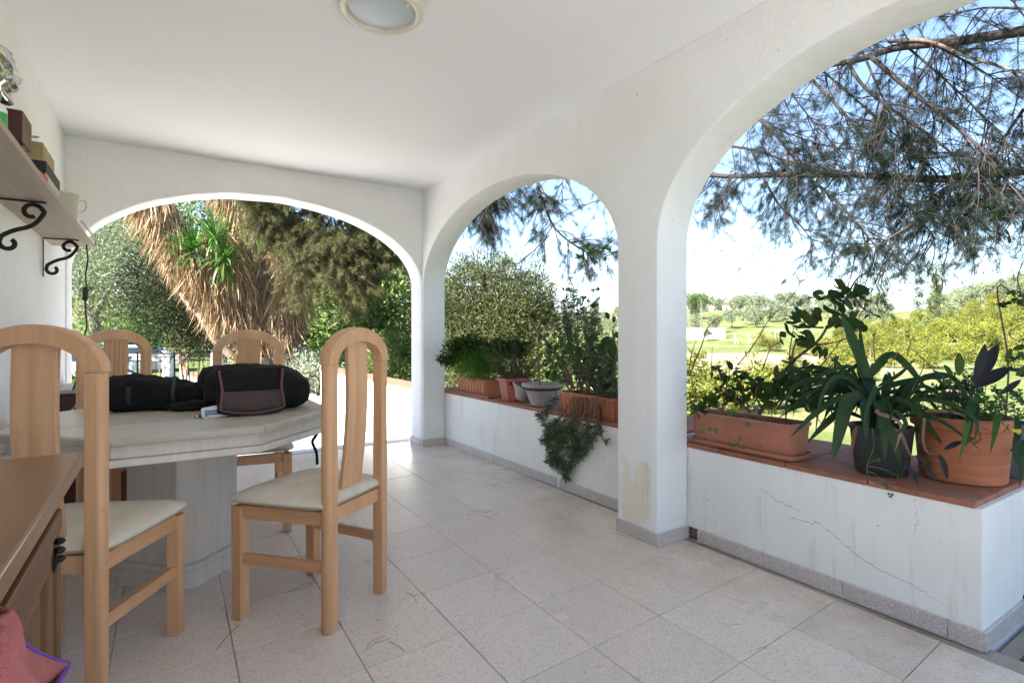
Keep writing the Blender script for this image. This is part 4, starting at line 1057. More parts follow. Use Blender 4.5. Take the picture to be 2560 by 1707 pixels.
def crown_points(blobs, n, seed, shell=0.45, droop=0.0, clump=34):
    """Points and directions spread through a set of ellipsoids (cx,cy,cz,rx,ry,rz), gathered into small clumps."""
    r = np.random.default_rng(seed); blobs = np.asarray(blobs, float)
    vol = (blobs[:, 3] * blobs[:, 4] * blobs[:, 5]) ** (2/3); pr = vol / vol.sum()
    nc = max(8, n // clump)
    ci = r.choice(len(blobs), nc, p=pr); u = sphere_pts(r, nc); rad = shell + (1 - shell) * r.uniform(0, 1, nc) ** 0.5
    rad *= r.uniform(0.9, 1.13, nc)
    cc = blobs[ci, :3] + u * rad[:, None] * blobs[ci, 3:]
    k = r.integers(0, nc, n); cs = (blobs[ci][:, 3:].mean(1) * 0.20)[k]
    off = r.normal(size=(n, 3)) * cs[:, None]
    p = cc[k] + off
    d = unit(off + u[k] * cs[:, None] * 0.8 + r.normal(size=(n, 3)) * cs[:, None] * 0.5); d[:, 2] -= droop
    return p, d
def limb_mesh(paths, n=6):
    mb = MB()
    for pts, r0, r1 in paths:
        pts = curve_pts(pts, 5); m = len(pts)
        mb.tube(pts, [r0 + (r1 - r0) * i / (m - 1) for i in range(m)], n)
    return mb.mesh('trunk', smooth=60, recalc=False)

# ------------------------------------------------------------------ trees of the valley: prototypes and copies
def make_tree(name, label, cat, group, leafmat, blobs, n, leaf, seed, trunk_h, tr, loc=(0, 0, 0), bark='bark_grey', shell=0.45, droop=0.0, limbs=5):
    t = thing(name, label, cat, loc, 0, group)
    rnd = random.Random(seed); b = np.asarray(blobs); cz = b[:, 2].mean(); paths = [([(0, 0, -0.3), (rnd.uniform(-.05, .05) * trunk_h, rnd.uniform(-.05, .05) * trunk_h, trunk_h * .5), (0, 0, trunk_h)], tr, tr * .75)]
    for i in range(limbs):
        q = b[rnd.randrange(len(b))]
        e = Vector((q[0] + rnd.uniform(-.4, .4) * q[3], q[1] + rnd.uniform(-.4, .4) * q[4], q[2] + rnd.uniform(-.2, .5) * q[5]))
        s = Vector((0, 0, trunk_h * rnd.uniform(.6, .98)))
        paths.append(([s, s.lerp(e, .5) + Vector((rnd.uniform(-.1, .1), rnd.uniform(-.1, .1), .12)) * trunk_h, e], tr * .5, tr * .12))
    obj('trunk', limb_mesh(paths), t, M[bark])
    p, d = crown_points(blobs, n, seed, shell, droop)
    obj('crown', leaf_cards('crown', p, d, leaf, leaf * .55, seed=seed), t, M[leafmat])
    return t
def round_blobs(seed, w, h, z0, n=9):
    r = random.Random(seed); out = []
    for i in range(n):
        a = r.uniform(0, 6.28); q = r.uniform(.15, .62) * w
        s = r.uniform(.34, .55)
        out.append((q * math.cos(a), q * math.sin(a), z0 + h * r.uniform(.25, .78), w * s, w * s, h * s * .75))
    return out
def ground_at(px, d):
    p = P(px, 836, d); return Vector((p.x, p.y, ground_z(p.x, p.y)))

orch = [make_tree('orchard_tree', 'bushy yellow-green fruit tree in the sunlit valley orchard', 'tree', 'fruit trees of the valley orchard', 'orchard_leaf',
                  round_blobs(40 + i, 2.1, 3.1, 0.1, 8), 3000, 0.24, 60 + i, 1.1, 0.12) for i in range(4)]
olive = [make_tree('olive_tree', 'small grey-green olive tree on the far hillside', 'tree', 'olive trees on the far hillside', 'olive_leaf',
                   round_blobs(80 + i, 2.3, 3.0, 0.9, 9), 1700, 0.34, 90 + i, 1.4, 0.14) for i in range(3)]
used = {}
def plant(protos, px, d, s=1.0, label=None, group=None):
    i = random.randrange(len(protos)); pr = protos[i]; loc = ground_at(px, d)
    if pr.name not in used:
        used[pr.name] = 1; pr.location = loc; pr.rotation_euler = (0, 0, random.uniform(0, 6)); pr.scale = (s,) * 3
        if label: pr['label'] = label
        if group: pr['group'] = group
        return pr
    return copy_tree(pr, loc, random.uniform(0, 6.28), s, label, group)
rr = random.Random(3)
# orchard rows on the right
ORD = ('first', 'second', 'third', 'fourth', 'fifth', 'sixth', 'seventh', 'eighth')
for row, d in enumerate((73, 80, 87, 95, 104, 114, 125)):
    x0 = 2125 - row * 6; x1 = 2640
    step = 4.3 / d * FPX * 1.02
    x = x0 + rr.uniform(0, step)
    while x < x1:
        if not (row < 1 and x < 2180): plant(orch, x + rr.uniform(-6, 6), d + rr.uniform(-1.5, 1.5), rr.uniform(.85, 1.12), 'yellow-green fruit tree in the %s row of the dense orchard, counted from the grass' % ORD[row], 'fruit trees of the %s orchard row' % ORD[row])
        x += step
# single fruit trees
plant(orch, 1920, 92, 1.05, 'round yellow-green fruit tree standing alone beyond the bare field')
for px, d, s in ((1990, 86, .75), (2030, 84, .7), (2075, 84, .85), (2110, 82, .95), (1755, 84, .42), (1480, 60, .9), (1330, 48, 1.0), (1520, 70, .9), (1400, 75, .9)): plant(orch, px, d, s, 'tiny young fruit tree alone on the bare field below the white wall' if s < .5 else 'low fruit tree edging the grass left of the dense orchard' if px > 1900 else 'fruit tree on the meadow seen through the middle arch', None if s < .5 else 'fruit trees along the grass' if px > 1900 else 'meadow fruit trees in the middle arch')
# nearer fruit trees just below the parapet
for px, d, s in ((1765, 25, .78), (1862, 28, .86), (1700, 30, .85), (1930, 33, .62), (2065, 40, .8), (2150, 46, .7), (1580, 30, .85), (1460, 28, .8), (1390, 32, .8), (1640, 24, .8), (1990, 50, .75), (2230, 62, .8), (2330, 60, .85), (2120, 60, .8), (2440, 58, .85), (2530, 56, .8)):
    plant(orch, px, d, s, 'fruit tree crown close below the parapet, behind the pots', 'fruit trees just below the parapet')
# olives on slopes
for px, d, s in ((1740, 150, 1), (1790, 140, 1.1), (1830, 150, 1.2), (1865, 160, 1.3), (1890, 150, 1.25), (1925, 170, 1.4), (1960, 175, 1.4), (1990, 165, 1.1), (2030, 170, 1.2), (2070, 175, 1.3), (2100, 180, 1.2),
                 (1735, 190, 1.0), (1850, 205, 1.6), (1880, 220, 1.5), (1905, 210, 1.8), (1945, 225, 1.5), (1975, 235, 1.6), (2015, 240, 1.5), (2050, 235, 1.4), (2090, 240, 1.5), (2130, 230, 1.4),
                 (1770, 125, .8), (1720, 130, .9), (1700, 140, 1), (2120, 150, 1.2), (2160, 140, 1.3), (2190, 150, 1.2), (1460, 150, 1.3), (1500, 170, 1.3), (1530, 140, 1.2), (1420, 160, 1.3), (1380, 180, 1.4), (1545, 200, 1.3), (1480, 210, 1.4)):
    plant(olive, px, d, s, 'grey-green olive on the meadow slope behind the middle arch' if px < 1600 else 'grey-green olive on the slope above the white wall and bare field', 'olives behind the middle arch' if px < 1600 else 'olives on the middle slope')
for k in range(70):
    d = rr.uniform(118, 215); px = rr.uniform(2330, 2640)
    plant(olive, px, d, rr.uniform(.8, 1.25), 'round olive dotted over the steep hillside above the orchard', 'olives on the steep hillside')
for k in range(34):
    plant(olive, rr.uniform(1690, 2250), rr.uniform(232, 275), rr.uniform(1.1, 1.9), 'hazy olive crown on the far skyline ridge', 'olives on the skyline ridge')

def single(name, label, leafmat, px, d, blobs, n, leaf, seed, th, tr, group=None, **kw):
    return make_tree(name, label, 'tree', group, leafmat, blobs, n, leaf, seed, th, tr, ground_at(px, d), **kw)
up_ = [(random.Random(i).uniform(-3.5, 3.5), random.Random(i + 9).uniform(-3, 3), 6.5 + random.Random(i + 5).uniform(-1.6, 2.2), 2.6, 2.6, 2.0) for i in range(8)]
single('stone_pine', 'rounded bright green pine clump on the slope right beside the white pillar', 'shrub_leaf', 1740, 190, [(x * 1.2, y, z, a * 1.2, b, c) for x, y, z, a, b, c in up_], 4200, 0.55, 5, 5.0, .3, bark='bark')
def column_blobs(w, h, n=9, z0=0.4): return [(random.Random(i * 3).uniform(-.2, .2) * w, random.Random(i * 5).uniform(-.2, .2) * w, z0 + h * (i + .5) / n, w * (1 - .75 * (i / n) ** 1.6), w * (1 - .75 * (i / n) ** 1.6), h / n * .95) for i in range(n)]
for px, d, w, h, lab in ((1425, 110, .9, 13.5, 'slender cypress seen through the middle arch, beside the tall sedum'), (1492, 100, 1.0, 11.5, 'slender cypress seen through the middle arch, nearest the pillar'),
                         (2213, 170, 1.2, 13.0, 'thin distant cypress left of the ivy-covered trunk'), (2297, 150, 1.3, 11.0, 'small dark cypress close beside the ivy-covered trunk')):
    single('cypress', lab, 'cypress_leaf', px, d, column_blobs(w, h), 2400, .30, int(px), 1.0, .2, 'cypresses in the valley', shell=.6, limbs=2)
ivy = single('ivy_tree', 'tall trunk wrapped in ivy rising behind the orchard', 'shrub_leaf', 2340, 96, column_blobs(1.35, 11.5, 9) + [(0, 0, 12, 1.6, 1.6, 1.5), (0, 0, 1.5, 3.2, 3.2, 1.9)], 6500, .30, 77, 9.5, .45, shell=.6, bark='bark')

# white boundary wall, pole and far farmhouse
bwl = thing('white_wall', 'long low white wall across the meadow beside the utility pole', 'wall', ground_at(1766, 128))
a, b = ground_at(1718, 128), ground_at(1812, 128)
MB().bar(Vector((a.x, a.y, 0.9)), Vector((b.x, b.y, 0.9)), .3, 3.2).build('wall', bwl, M['plaster'], world=True)
MB().bar(Vector((a.x, a.y, 2.56)), Vector((b.x, b.y, 2.56)), .4, .12).build('coping', bwl, M['plaster_old'], world=True)
pl = thing('utility_pole', 'tall pale lattice utility pole standing in the bare field', 'pole', ground_at(1753, 92))
g0 = ground_at(1753, 92)
for s in (-1, 1):
    MB().tube([(s * .15 * RD.x, s * .15 * RD.y, -.3), (s * .08 * RD.x, s * .08 * RD.y, 9.0)], .03, 6).build('upright', pl, M['bark_grey'])
for k in range(15):
    z = .3 + k * .62; MB().bar((-.17 * RD.x, -.17 * RD.y, z), (.17 * RD.x, .17 * RD.y, z), .04, .05).build('rung', pl, M['bark_grey'])
for k, (px, d) in enumerate(((1800, 262), (1818, 266), (1962, 330))):
    g_ = ground_at(px, d)
    h = thing('farmhouse', ['small white farmhouse with tiled roof on the far ridge', 'lower white farm annex beside the ridge farmhouse', 'tiny pale house on the skyline behind the geranium'][k], 'house', g_)
    MB().box((-4.5, -3, -3), (4.5, 3, 3.4)).build('wall', h, M['plaster'])
    MB().add([(-4.8, -3.4, 3.4), (4.8, -3.4, 3.4), (4.8, 3.4, 3.4), (-4.8, 3.4, 3.4), (-4.8, 0, 4.9), (4.8, 0, 4.9)], [(0,1,5,4),(2,3,4,5),(0,4,3),(1,2,5),(3,2,1,0)]).build('roof', h, M['terracotta'])
    for q in (-2.5, 0.5, 2.8): MB().box((q - .5, -3.06, .9), (q + .5, -2.9, 2.2)).build('window', h, M['pot_black'])
    h.rotation_euler = (0, 0, -YAW - .3)
# fence posts in the meadow
for k, px in enumerate((1838, 1872, 1938)):
    t = thing('fence_post', ['pale fence post with brace beyond the alone-standing fruit tree, farthest right', 'pale slim fence post between white wall and round fruit tree', 'pale fence post nearest the white wall'][2 - k], 'post', ground_at(px, 116), 0, 'meadow fence posts')
    MB().tube([(0, 0, -.3), (0, 0, 2.3)], .07, 6).build('post', t, M['concrete'])
    MB().tube([(0, 0, 1.6), (.7 * RD.x, .7 * RD.y, 0)], .05, 5).build('brace', t, M['concrete'])

# ------------------------------------------------------------------ garden beyond the end arch
def bush(name, label, cat, leafmat, blobs, n, leaf, seed, wratio=.45, stems=6, group=None, shell=.5, droop=0., base=None, smat='stem_brown'):
    """Shrub from world-space ellipsoids."""
    b = np.asarray(blobs, float); c = b[:, :3].mean(0)
    zb = base if base is not None else float((b[:, 2] - b[:, 5]).min())
    t = thing(name, label, cat, (c[0], c[1], zb), 0, group)
    rnd = random.Random(seed); paths = []
    for i in range(stems):
        q = b[rnd.randrange(len(b))]; s = Vector((c[0] + rnd.uniform(-.3, .3) * q[3], c[1] + rnd.uniform(-.3, .3) * q[4], zb - .1)); e = Vector((q[0], q[1], q[2] + q[5] * .5))
        paths.append(([s, s.lerp(e, .5) + Vector((rnd.uniform(-.15, .15), rnd.uniform(-.15, .15), 0)), e], .03, .008))
    obj('stems', limb_mesh(paths, 5), t, M[smat], world=True)
    p, d = crown_points(blobs, n, seed, shell, droop)
    obj('foliage', leaf_cards('foliage', p, d, leaf, leaf * wratio, seed=seed), t, M[leafmat], world=True)
    return t
def B(px, py, d, r, rz=None, rd=None):
    p = P(px, py, d); return (p.x, p.y, p.z, r, rd or r, rz or r)

# olive behind at the left, big
t_ol = thing('olive_tree', 'large old olive tree filling the left side of the end arch', 'tree', ground_at(230, 24))
bl = [B(200, 640, 24, 2.0), B(280, 600, 25, 2.2), B(330, 660, 24, 1.6), B(190, 720, 23, 1.6), B(260, 730, 23, 1.5), B(360, 590, 26, 1.8), B(220, 800, 24, 1.4), B(140, 680, 24, 2.0), B(320, 760, 25, 1.3), B(250, 560, 27, 1.6)]
p, d = crown_points(bl, 17000, 31, .35); obj('crown', leaf_cards('crown', p, d, .17, .06, seed=31), t_ol, M['olive_leaf'], world=True)
g0 = ground_at(230, 24)
obj('trunk', limb_mesh([([g0, g0 + Vector((.2, 0, 1.2)), P(235, 790, 24)], .28, .2), ([P(235, 790, 24), P(205, 740, 24), P(190, 690, 24)], .14, .05), ([P(235, 790, 24), P(262, 745, 23.5), P(290, 700, 23.5)], .14, .05), ([P(262, 745, 23.5), P(230, 720, 23.5), P(200, 715, 23)], .07, .03)], 8), t_ol, M['bark_grey'], world=True)

# dark juniper left of the yucca
jb = [B(440, 730, 16, 1.1), B(500, 760, 15.5, 1.0), B(400, 690, 17, .9), B(530, 700, 16, .9), B(460, 820, 15.5, .75), B(540, 820, 15.5, .8), B(380, 770, 17, .7), B(480, 650, 17, .8)]
bush('juniper', 'dark feathery juniper between the olive and the yucca', 'tree', 'cypress_leaf', jb, 30000, .10, 32, .35, 6, base=ground_at(470, 16).z)
# bright green growth and slope behind the gate
for i, (px, d, r, lab) in enumerate(((300, 34, 1.2, 'bright lime-green shrub on the slope, farthest left behind the parked cars'), (350, 38, 1.6, 'bright lime-green shrub on the slope in the middle, below the olive'), (420, 42, 1.9, 'bright lime-green shrub on the slope behind the white gate pillar'))):
    g0 = ground_at(px, d); bl = [(g0.x + random.uniform(-1, 1) * r, g0.y + random.uniform(-.6, .6), g0.z + r * (1.1 + random.uniform(-.2, .8)), r * .75, r * .75, r * .7) for k in range(5)]
    bush('lime_shrub', lab, 'shrub', 'bright_leaf', bl, 5000, .26, 100 + i, .5, 4, 'lime-green shrubs on the slope', base=g0.z)
bk_ = []
for px, py, d in ((360, 560, 44), (430, 620, 42), (520, 600, 44), (270, 650, 46), (600, 560, 40), (330, 700, 40), (200, 500, 48), (450, 520, 46), (150, 620, 46)): bk_.append(B(px, py, d, 3.2))
bush('far_grove', 'tall pale green trees closing the view behind the olive', 'trees', 'shrub_leaf', bk_, 16000, .36, 120, .5, 5, base=ground_at(400, 44).z)

# dense trees right of the yucca
rb_ = [B(800, 720, 17, 1.1), B(860, 760, 16, 1.2), B(930, 720, 15, 1.1), B(960, 800, 14, 1.0), B(880, 830, 14, .9), B(790, 800, 17, 1.0), B(1000, 740, 14, .9), B(830, 680, 19, 1.3), B(960, 640, 18, 1.2), B(900, 660, 18, 1.2), B(1010, 860, 13.5, .7), B(930, 880, 13.5, .6)]
bush('broadleaf_tree', 'dense pale green broadleaf tree right of the yucca', 'tree', 'shrub_leaf', rb_, 26000, .15, 33, .5, 8, base=ground_at(900, 15).z)
dk = [B(760, 760, 19, 1.2), B(800, 860, 17, .8), B(740, 850, 18, .8), B(770, 680, 21, 1.4)]
bush('dark_tree', 'dark shaded evergreen directly behind the yucca skirt', 'tree', 'cypress_leaf', dk, 9000, .18, 34, .45, 4, base=ground_at(770, 19).z)
bush('silver_shrub', 'silvery grey-leaved shrub at the foot of the yucca', 'shrub', 'silver_leaf', [B(740, 915, 11.6, .42), B(790, 925, 11.3, .40), B(770, 960, 11.0, .35), B(720, 945, 11.2, .3), B(815, 960, 11.2, .34)], 5000, .10, 35, .22, 8, base=-.3, smat='stem_green')
bush('oleander', 'leafy oleander beside the sunny garden wall, below the broadleaf tree', 'shrub', 'shrub_leaf', [B(990, 900, 10.5, .42), B(960, 930, 10.3, .38), B(1010, 945, 10.0, .35), B(940, 890, 10.8, .35), B(1020, 870, 10.6, .38)], 4500, .13, 36, .24, 10, base=-.2, smat='stem_green')
bush('yellow_shrub', 'small yellow-green shrub lit by sun between yucca and chair back', 'shrub', 'bright_leaf', [B(850, 900, 12.5, .5), B(900, 905, 12.2, .45), B(870, 940, 12.0, .35), B(830, 930, 12.2, .3)], 3500, .12, 37, .4, 6, base=-.3, smat='stem_green')

# yucca with shaggy skirts of dead leaves
yu = thing('yucca_tree', 'huge many-stemmed yucca with shaggy skirts of dry straw-coloured leaves', 'tree', ground_at(650, 11.5))
YD = 11.4
trunks = [
    ([P(640, 960, YD), P(610, 860, YD), P(560, 770, YD - .2), P(480, 660, YD - .4), P(420, 560, YD - .5), P(360, 480, YD - .6), P(310, 400, YD - .6)], .22, .16),
    ([P(650, 960, YD), P(640, 850, YD + .1), P(600, 730, YD), P(565, 620, YD - .2), P(530, 560, YD - .3)], .24, .14),
    ([P(660, 960, YD), P(660, 800, YD + .3), P(640, 640, YD + .4), P(600, 520, YD + .5), P(560, 420, YD + .5), P(540, 300, YD + .5)], .24, .18),
    ([P(690, 960, YD), P(700, 850, YD + .2), P(720, 760, YD + .3), P(735, 680, YD + .3), P(720, 600, YD + .3), P(680, 500, YD + .6), P(640, 380, YD + .7)], .22, .15)]
for pts, r0, r1 in trunks:
    m = curve_pts(pts, 5); MB().tube(m, [r0 + (r1 - r0) * i / (len(m) - 1) for i in range(len(m))], 12).build('trunk', yu, M['bark_grey'], world=True, smooth=60, recalc=False)
MB().tube(curve_pts([P(450, 730, 11.0), P(480, 770, 11.0), P(510, 800, 11.0), P(540, 850, 11.1), P(580, 890, 11.2)], 5), [.05 + .0022 * i for i in range(21)], 8).build('bare_stem', yu, M['bark_pale'], world=True, smooth=60, recalc=False)
MB().tube([P(640, 990, YD), P(640, 960, YD), P(650, 890, YD)], [.6, .5, .3], 14).build('base', yu, M['bark_grey'], world=True, smooth=60, recalc=False)
r_ = np.random.default_rng(5); SP = []; SD = []
def skirt(pts, t0, t1, n, spread=.10, length=.6):
    c = curve_pts(pts, 10); c = c[int(t0 * len(c)):max(int(t1 * len(c)), int(t0 * len(c)) + 2)]
    for k in range(n):
        lay = max(3, len(c) // 3); li = int(r_.integers(0, lay)); q = c[min(len(c) - 1, int((li + .5 + r_.normal() * .16) / lay * (len(c) - 1)))] if r_.uniform() < .75 else c[r_.integers(0, len(c) - 1)]; a = r_.uniform(0, 2 * math.pi)
        o = Vector((math.cos(a), math.sin(a), 0)) * r_.uniform(.14, .14 + spread)
        SP.append(Vector(q) + o + Vector((0, 0, r_.uniform(-.05, .05)))); f = r_.uniform(.05, .40)
        SD.append(Vector((o.x * f / .2 * .5 + r_.normal() * .2, o.y * f / .2 * .5 + r_.normal() * .2, -1)) * 1.0)
skirt(trunks[0][0], .28, 1, 5600, .26); skirt(trunks[1][0], .18, .92, 4600, .24); skirt(trunks[2][0], .18, 1, 5600, .26); skirt(trunks[3][0], .18, 1, 5600, .26)
me = leaf_cards('dead_leaves', np.array([tuple(p) for p in SP]), np.array([tuple(p) for p in SD]), .50, .022, .3, 3)
obj('dead_leaves', me, yu, M['dead_leaf'], world=True, kind='stuff')
def spear_leaf(name, L, w, bend, n=7):
    """Stiff pointed leaf along +Y, folded along its keel, bending down by bend."""
    V = []; F_ = []
    for i in range(n + 1):
        u = i / n; y = L * math.sin(bend * u) / bend if bend > .01 else L * u; z = -L * (1 - math.cos(bend * u)) / bend if bend > .01 else 0
        ww = w * (0.55 + .45 * math.sin(min(1, u * 2.2) * math.pi / 2)) * (1 - u ** 3) ** .7 + .0005
        V += [(-ww / 2, y, z + ww * .18), (0, y, z), (ww / 2, y, z + ww * .18)]
    for i in range(n):
        a = 3 * i; F_ += [(a, a+1, a+4, a+3), (a+1, a+2, a+5, a+4)]
    me = bpy.data.meshes.new(name); me.from_pydata(V, [], F_); me.shade_smooth(); return me
def aim(loc, direction, roll_up=(0, 0, 1), s=1.0):
    y = Vector(direction).normalized(); u = Vector(roll_up); x = y.cross(u)
    if x.length < 1e-3: x = y.cross(Vector((1, 0, 0)))
    x.normalize(); z = x.cross(y)
    m = Matrix((x, y, z)).transposed().to_4x4(); m = m @ Matrix.Diagonal((s, s, s, 1)); m.translation = Vector(loc); return m
yl = [spear_leaf('leaf', .64, .045, b) for b in (.05, .4, 1.0)]
for m in yl: m.materials.append(M['yucca_leaf'])
heads = [(P(540, 600, 10.6), 70, (-.1, -.3, .8)), (P(560, 650, 10.6), 60, (.1, -.7, .2)), (P(485, 630, 10.6), 60, (-.5, -.3, .5)), (P(715, 560, 11.6), 30, (.2, -.2, .8)), (P(640, 600, 11.4), 26, (.1, -.5, .5))]
for hp, n, ax in heads:
    hd = MB(); hd.tube([hp - Vector(ax) * .25, hp - Vector(ax) * .1, hp + Vector(ax) * .06], [.08, .08, .02], 8); ho = hd.build('leaf_head', yu, M['bark_grey'], world=True, smooth=60)
    A = Vector(ax).normalized()
    for k in range(n):
        v = Vector(sphere_pts(r_, 1)[0]); v = (v * .85 + A * .62).normalized()
        o = obj('leaf', yl[r_.integers(0, 3)], ho); o.matrix_local = aim(hp + v * .04, v, s=r_.uniform(.75, 1.1))

# ------------------------------------------------------------------ pines
class Pine:
    def __init__(s, seed): s.r = random.Random(seed); s.tw = MB(); s.np_ = []; s.nd = []
    def tuft(s, p, d, n=14, spread=.75, mul=1):
        for k in range(n * mul):
            v = d + Vector((s.r.gauss(0, spread), s.r.gauss(0, spread), s.r.gauss(0, spread))) * .85
            s.np_.append(tuple(p + Vector((s.r.gauss(0, .012), s.r.gauss(0, .012), s.r.gauss(0, .012))))); s.nd.append(tuple(v))
    def twig(s, p, d, L, droop, rad, depth, tufts=7, n=14, mul=1):
        pts = [p]; v = d.normalized(); m = 6
        for i in range(m):
            v = (v + Vector((s.r.gauss(0, .13), s.r.gauss(0, .13), -droop / m + s.r.gauss(0, .08)))).normalized(); pts.append(pts[-1] + v * (L / m))
        s.tw.tube(pts, [rad * (1 - .75 * i / m) for i in range(m + 1)], 4 if depth else 3, cap=False)
        if depth > 0:
            for k in range(s.r.randint(3, 5)):
                i = s.r.randint(1, m - 1); w = (pts[i + 1] - pts[i]).normalized()
                a = w.cross(Vector((s.r.gauss(0, 1), s.r.gauss(0, 1), s.r.gauss(0, 1)))).normalized()
                s.twig(pts[i], w * .7 + a * .75, L * s.r.uniform(.35, .6), droop * 1.2, rad * .55, depth - 1, tufts, n, mul)
        for k in range(tufts):
            f = s.r.uniform(.35, 1) * m; i = min(int(f), m - 1); q = pts[i].lerp(pts[i + 1], f - i); s.tuft(q, (pts[i + 1] - pts[i]).normalized() * 1.0, n, .75, mul)
    def bough(s, tree, ctrl, r0, r1, per_m, tl, droop, depth=1, t0=0.0, mat='bark', tufts=7, n=15, side=None):
        c = curve_pts(ctrl, 8); m = len(c)
        MB().tube(c, [.72 * (r0 + (r1 - r0) * i / (m - 1)) for i in range(m)], 8).build('branch', tree, M[mat], world=True, smooth=60, recalc=False)
        L = sum((c[i + 1] - c[i]).length for i in range(m - 1))
        for k in range(int(L * per_m)):
            f = s.r.uniform(t0, 1) * (m - 1); i = min(int(f), m - 2); q = c[i].lerp(c[i + 1], f - i); w = (c[i + 1] - c[i]).normalized()
            a = w.cross(Vector((s.r.gauss(0, 1), s.r.gauss(0, 1), s.r.gauss(0, 1)))).normalized()
            s.twig(q, w * .5 + a + Vector((0, 0, -.2)), tl * s.r.uniform(.4, 1.25), droop * s.r.uniform(.3, 1), .008, depth, tufts, n)
    def finish(s, tree, nl, nw, seed, mat):
        o = s.tw.build('twigs', tree, M['bark'], world=True, kind='stuff', recalc=False)
        me = leaf_cards('needles', np.array(s.np_), np.array(s.nd), nl, nw, seed=seed, tri=True)
        obj('needles', me, tree, M[mat], world=True, kind='stuff')

# big pine on the valley side, its boughs hanging over the right-hand arches
pb = thing('pine_tree', 'old pine whose long boughs hang across the sky in the right arches', 'tree', (7.6, -0.6, ground_z(7.6, -.6)))
TB = Vector((7.6, -0.6, 0))
MB().tube(curve_pts([TB + Vector((0, 0, -2)), TB + Vector((.05, .1, 1)), TB + Vector((-.1, .3, 3.2)), TB + Vector((-.3, .4, 6.5)), TB + Vector((-.2, .2, 9))], 6), [.30 - .008 * i for i in range(25)], 14).build('trunk', pb, M['bark'], world=True, smooth=60, recalc=False)
S = 2560 / 2352
def D_(px, py, d): return P(px * S, py * S, d)
pn_ = Pine(17)
t1 = TB + Vector((-.05, .2, 2.4)); t2 = TB + Vector((-.1, .3, 3.5)); t3 = TB + Vector((-.2, .35, 5))
pn_.bough(pb, [t1, D_(2480, 395, 5.9), D_(2352, 393, 6.0), D_(2150, 412, 6.3), D_(1960, 402, 6.6), D_(1800, 402, 6.9), D_(1655, 404, 7.2), D_(1500, 385, 7.6), D_(1380, 380, 8)], .075, .03, 17, .95, 1.0, 1, .12)
pn_.bough(pb, [t2, D_(2500, 60, 5.4), D_(2352, 72, 5.5), D_(2200, 95, 5.8), D_(2060, 110, 6.1), D_(1960, 140, 6.4), D_(1800, 160, 7), D_(1600, 160, 7.6)], .095, .03, 9, .9, .8, 1, .1)
pn_.bough(pb, [D_(2000, 130, 6.2), D_(2080, 200, 6.0), D_(2170, 270, 5.8), D_(2260, 350, 5.6), D_(2352, 470, 5.5)], .04, .012, 12, .8, .8, 1, .3)
pn_.bough(pb, [D_(2040, 95, 6.1), D_(2130, 95, 5.9), D_(2220, 130, 5.7), D_(2352, 170, 5.4)], .035, .015, 9, .7, .8, 1, .2, 'bark_pale')
pn_.bough(pb, [D_(1740, 60, 7.1), D_(1840, 160, 6.9), D_(1920, 240, 6.7), D_(2000, 340, 6.5), D_(2060, 440, 6.3), D_(2110, 500, 6.2), D_(2150, 550, 6.1)], .035, .01, 16, .6, .6, 1, .35)
pn_.bough(pb, [D_(1640, 160, 7.1), D_(1720, 250, 7), D_(1790, 320, 6.9), D_(1850, 400, 6.8), D_(1930, 470, 6.6), D_(1990, 540, 6.5), D_(2040, 600, 6.4)], .035, .01, 16, .75, .9, 1, .35)
pn_.bough(pb, [D_(1640, 330, 7.2), D_(1730, 345, 7), D_(1830, 375, 6.8), D_(1940, 395, 6.6)], .03, .012, 9, .6, .8, 1, .1)
pn_.bough(pb, [D_(1945, 140, 6.45), D_(1985, 200, 6.3), D_(2060, 260, 6.1), D_(2160, 330, 5.9), D_(2250, 420, 5.7), D_(2330, 510, 5.6)], .03, .01, 15, .6, .6, 1, .3)
pn_.bough(pb, [D_(2200, 400, 6.2), D_(2150, 460, 6.1), D_(2100, 510, 6.0), D_(2020, 560, 6.0), D_(1960, 590, 6.0)], .03, .008, 18, .5, .5, 1, .1)
pn_.bough(pb, [D_(2300, 400, 6.1), D_(2260, 460, 6.0), D_(2220, 500, 5.9), D_(2180, 540, 5.9)], .03, .008, 18, .5, .5, 1, .1)
pn_.bough(pb, [D_(1750, 405, 7), D_(1790, 470, 6.9), D_(1840, 520, 6.8), D_(1870, 560, 6.8)], .022, .006, 12, .5, .8, 1, .2)
pn_.bough(pb, [D_(1680, 405, 7.1), D_(1660, 450, 7.1), D_(1640, 500, 7.1)], .02, .006, 16, .45, .7, 1, .1)
pn_.bough(pb, [D_(2352, 250, 5.6), D_(2300, 330, 5.8), D_(2280, 400, 5.9), D_(2300, 480, 5.9)], .025, .008, 16, .6, .8, 1, 0)
for ctrl in ([(2080, 105, 6.1), (2200, 210, 5.9), (2290, 300, 5.7), (2352, 380, 5.6)], [(1880, 155, 6.8), (1990, 250, 6.6), (2110, 360, 6.3), (2230, 480, 6.1)], [(1780, 165, 7.0), (1860, 270, 6.9), (1960, 380, 6.7)], [(2140, 100, 5.9), (2250, 160, 5.7), (2352, 230, 5.5)], [(1700, 200, 7.2), (1760, 280, 7.0), (1880, 330, 6.8), (2010, 350, 6.6)], [(2352, 20, 5.4), (2250, 20, 5.6), (2160, 45, 5.8)], [(1990, 140, 6.3), (2060, 300, 6.2), (2100, 400, 6.2)]):
    pn_.bough(pb, [D_(*q) for q in ctrl], .02, .006, 17, .7, .7, 1, .05, tufts=4, n=11)
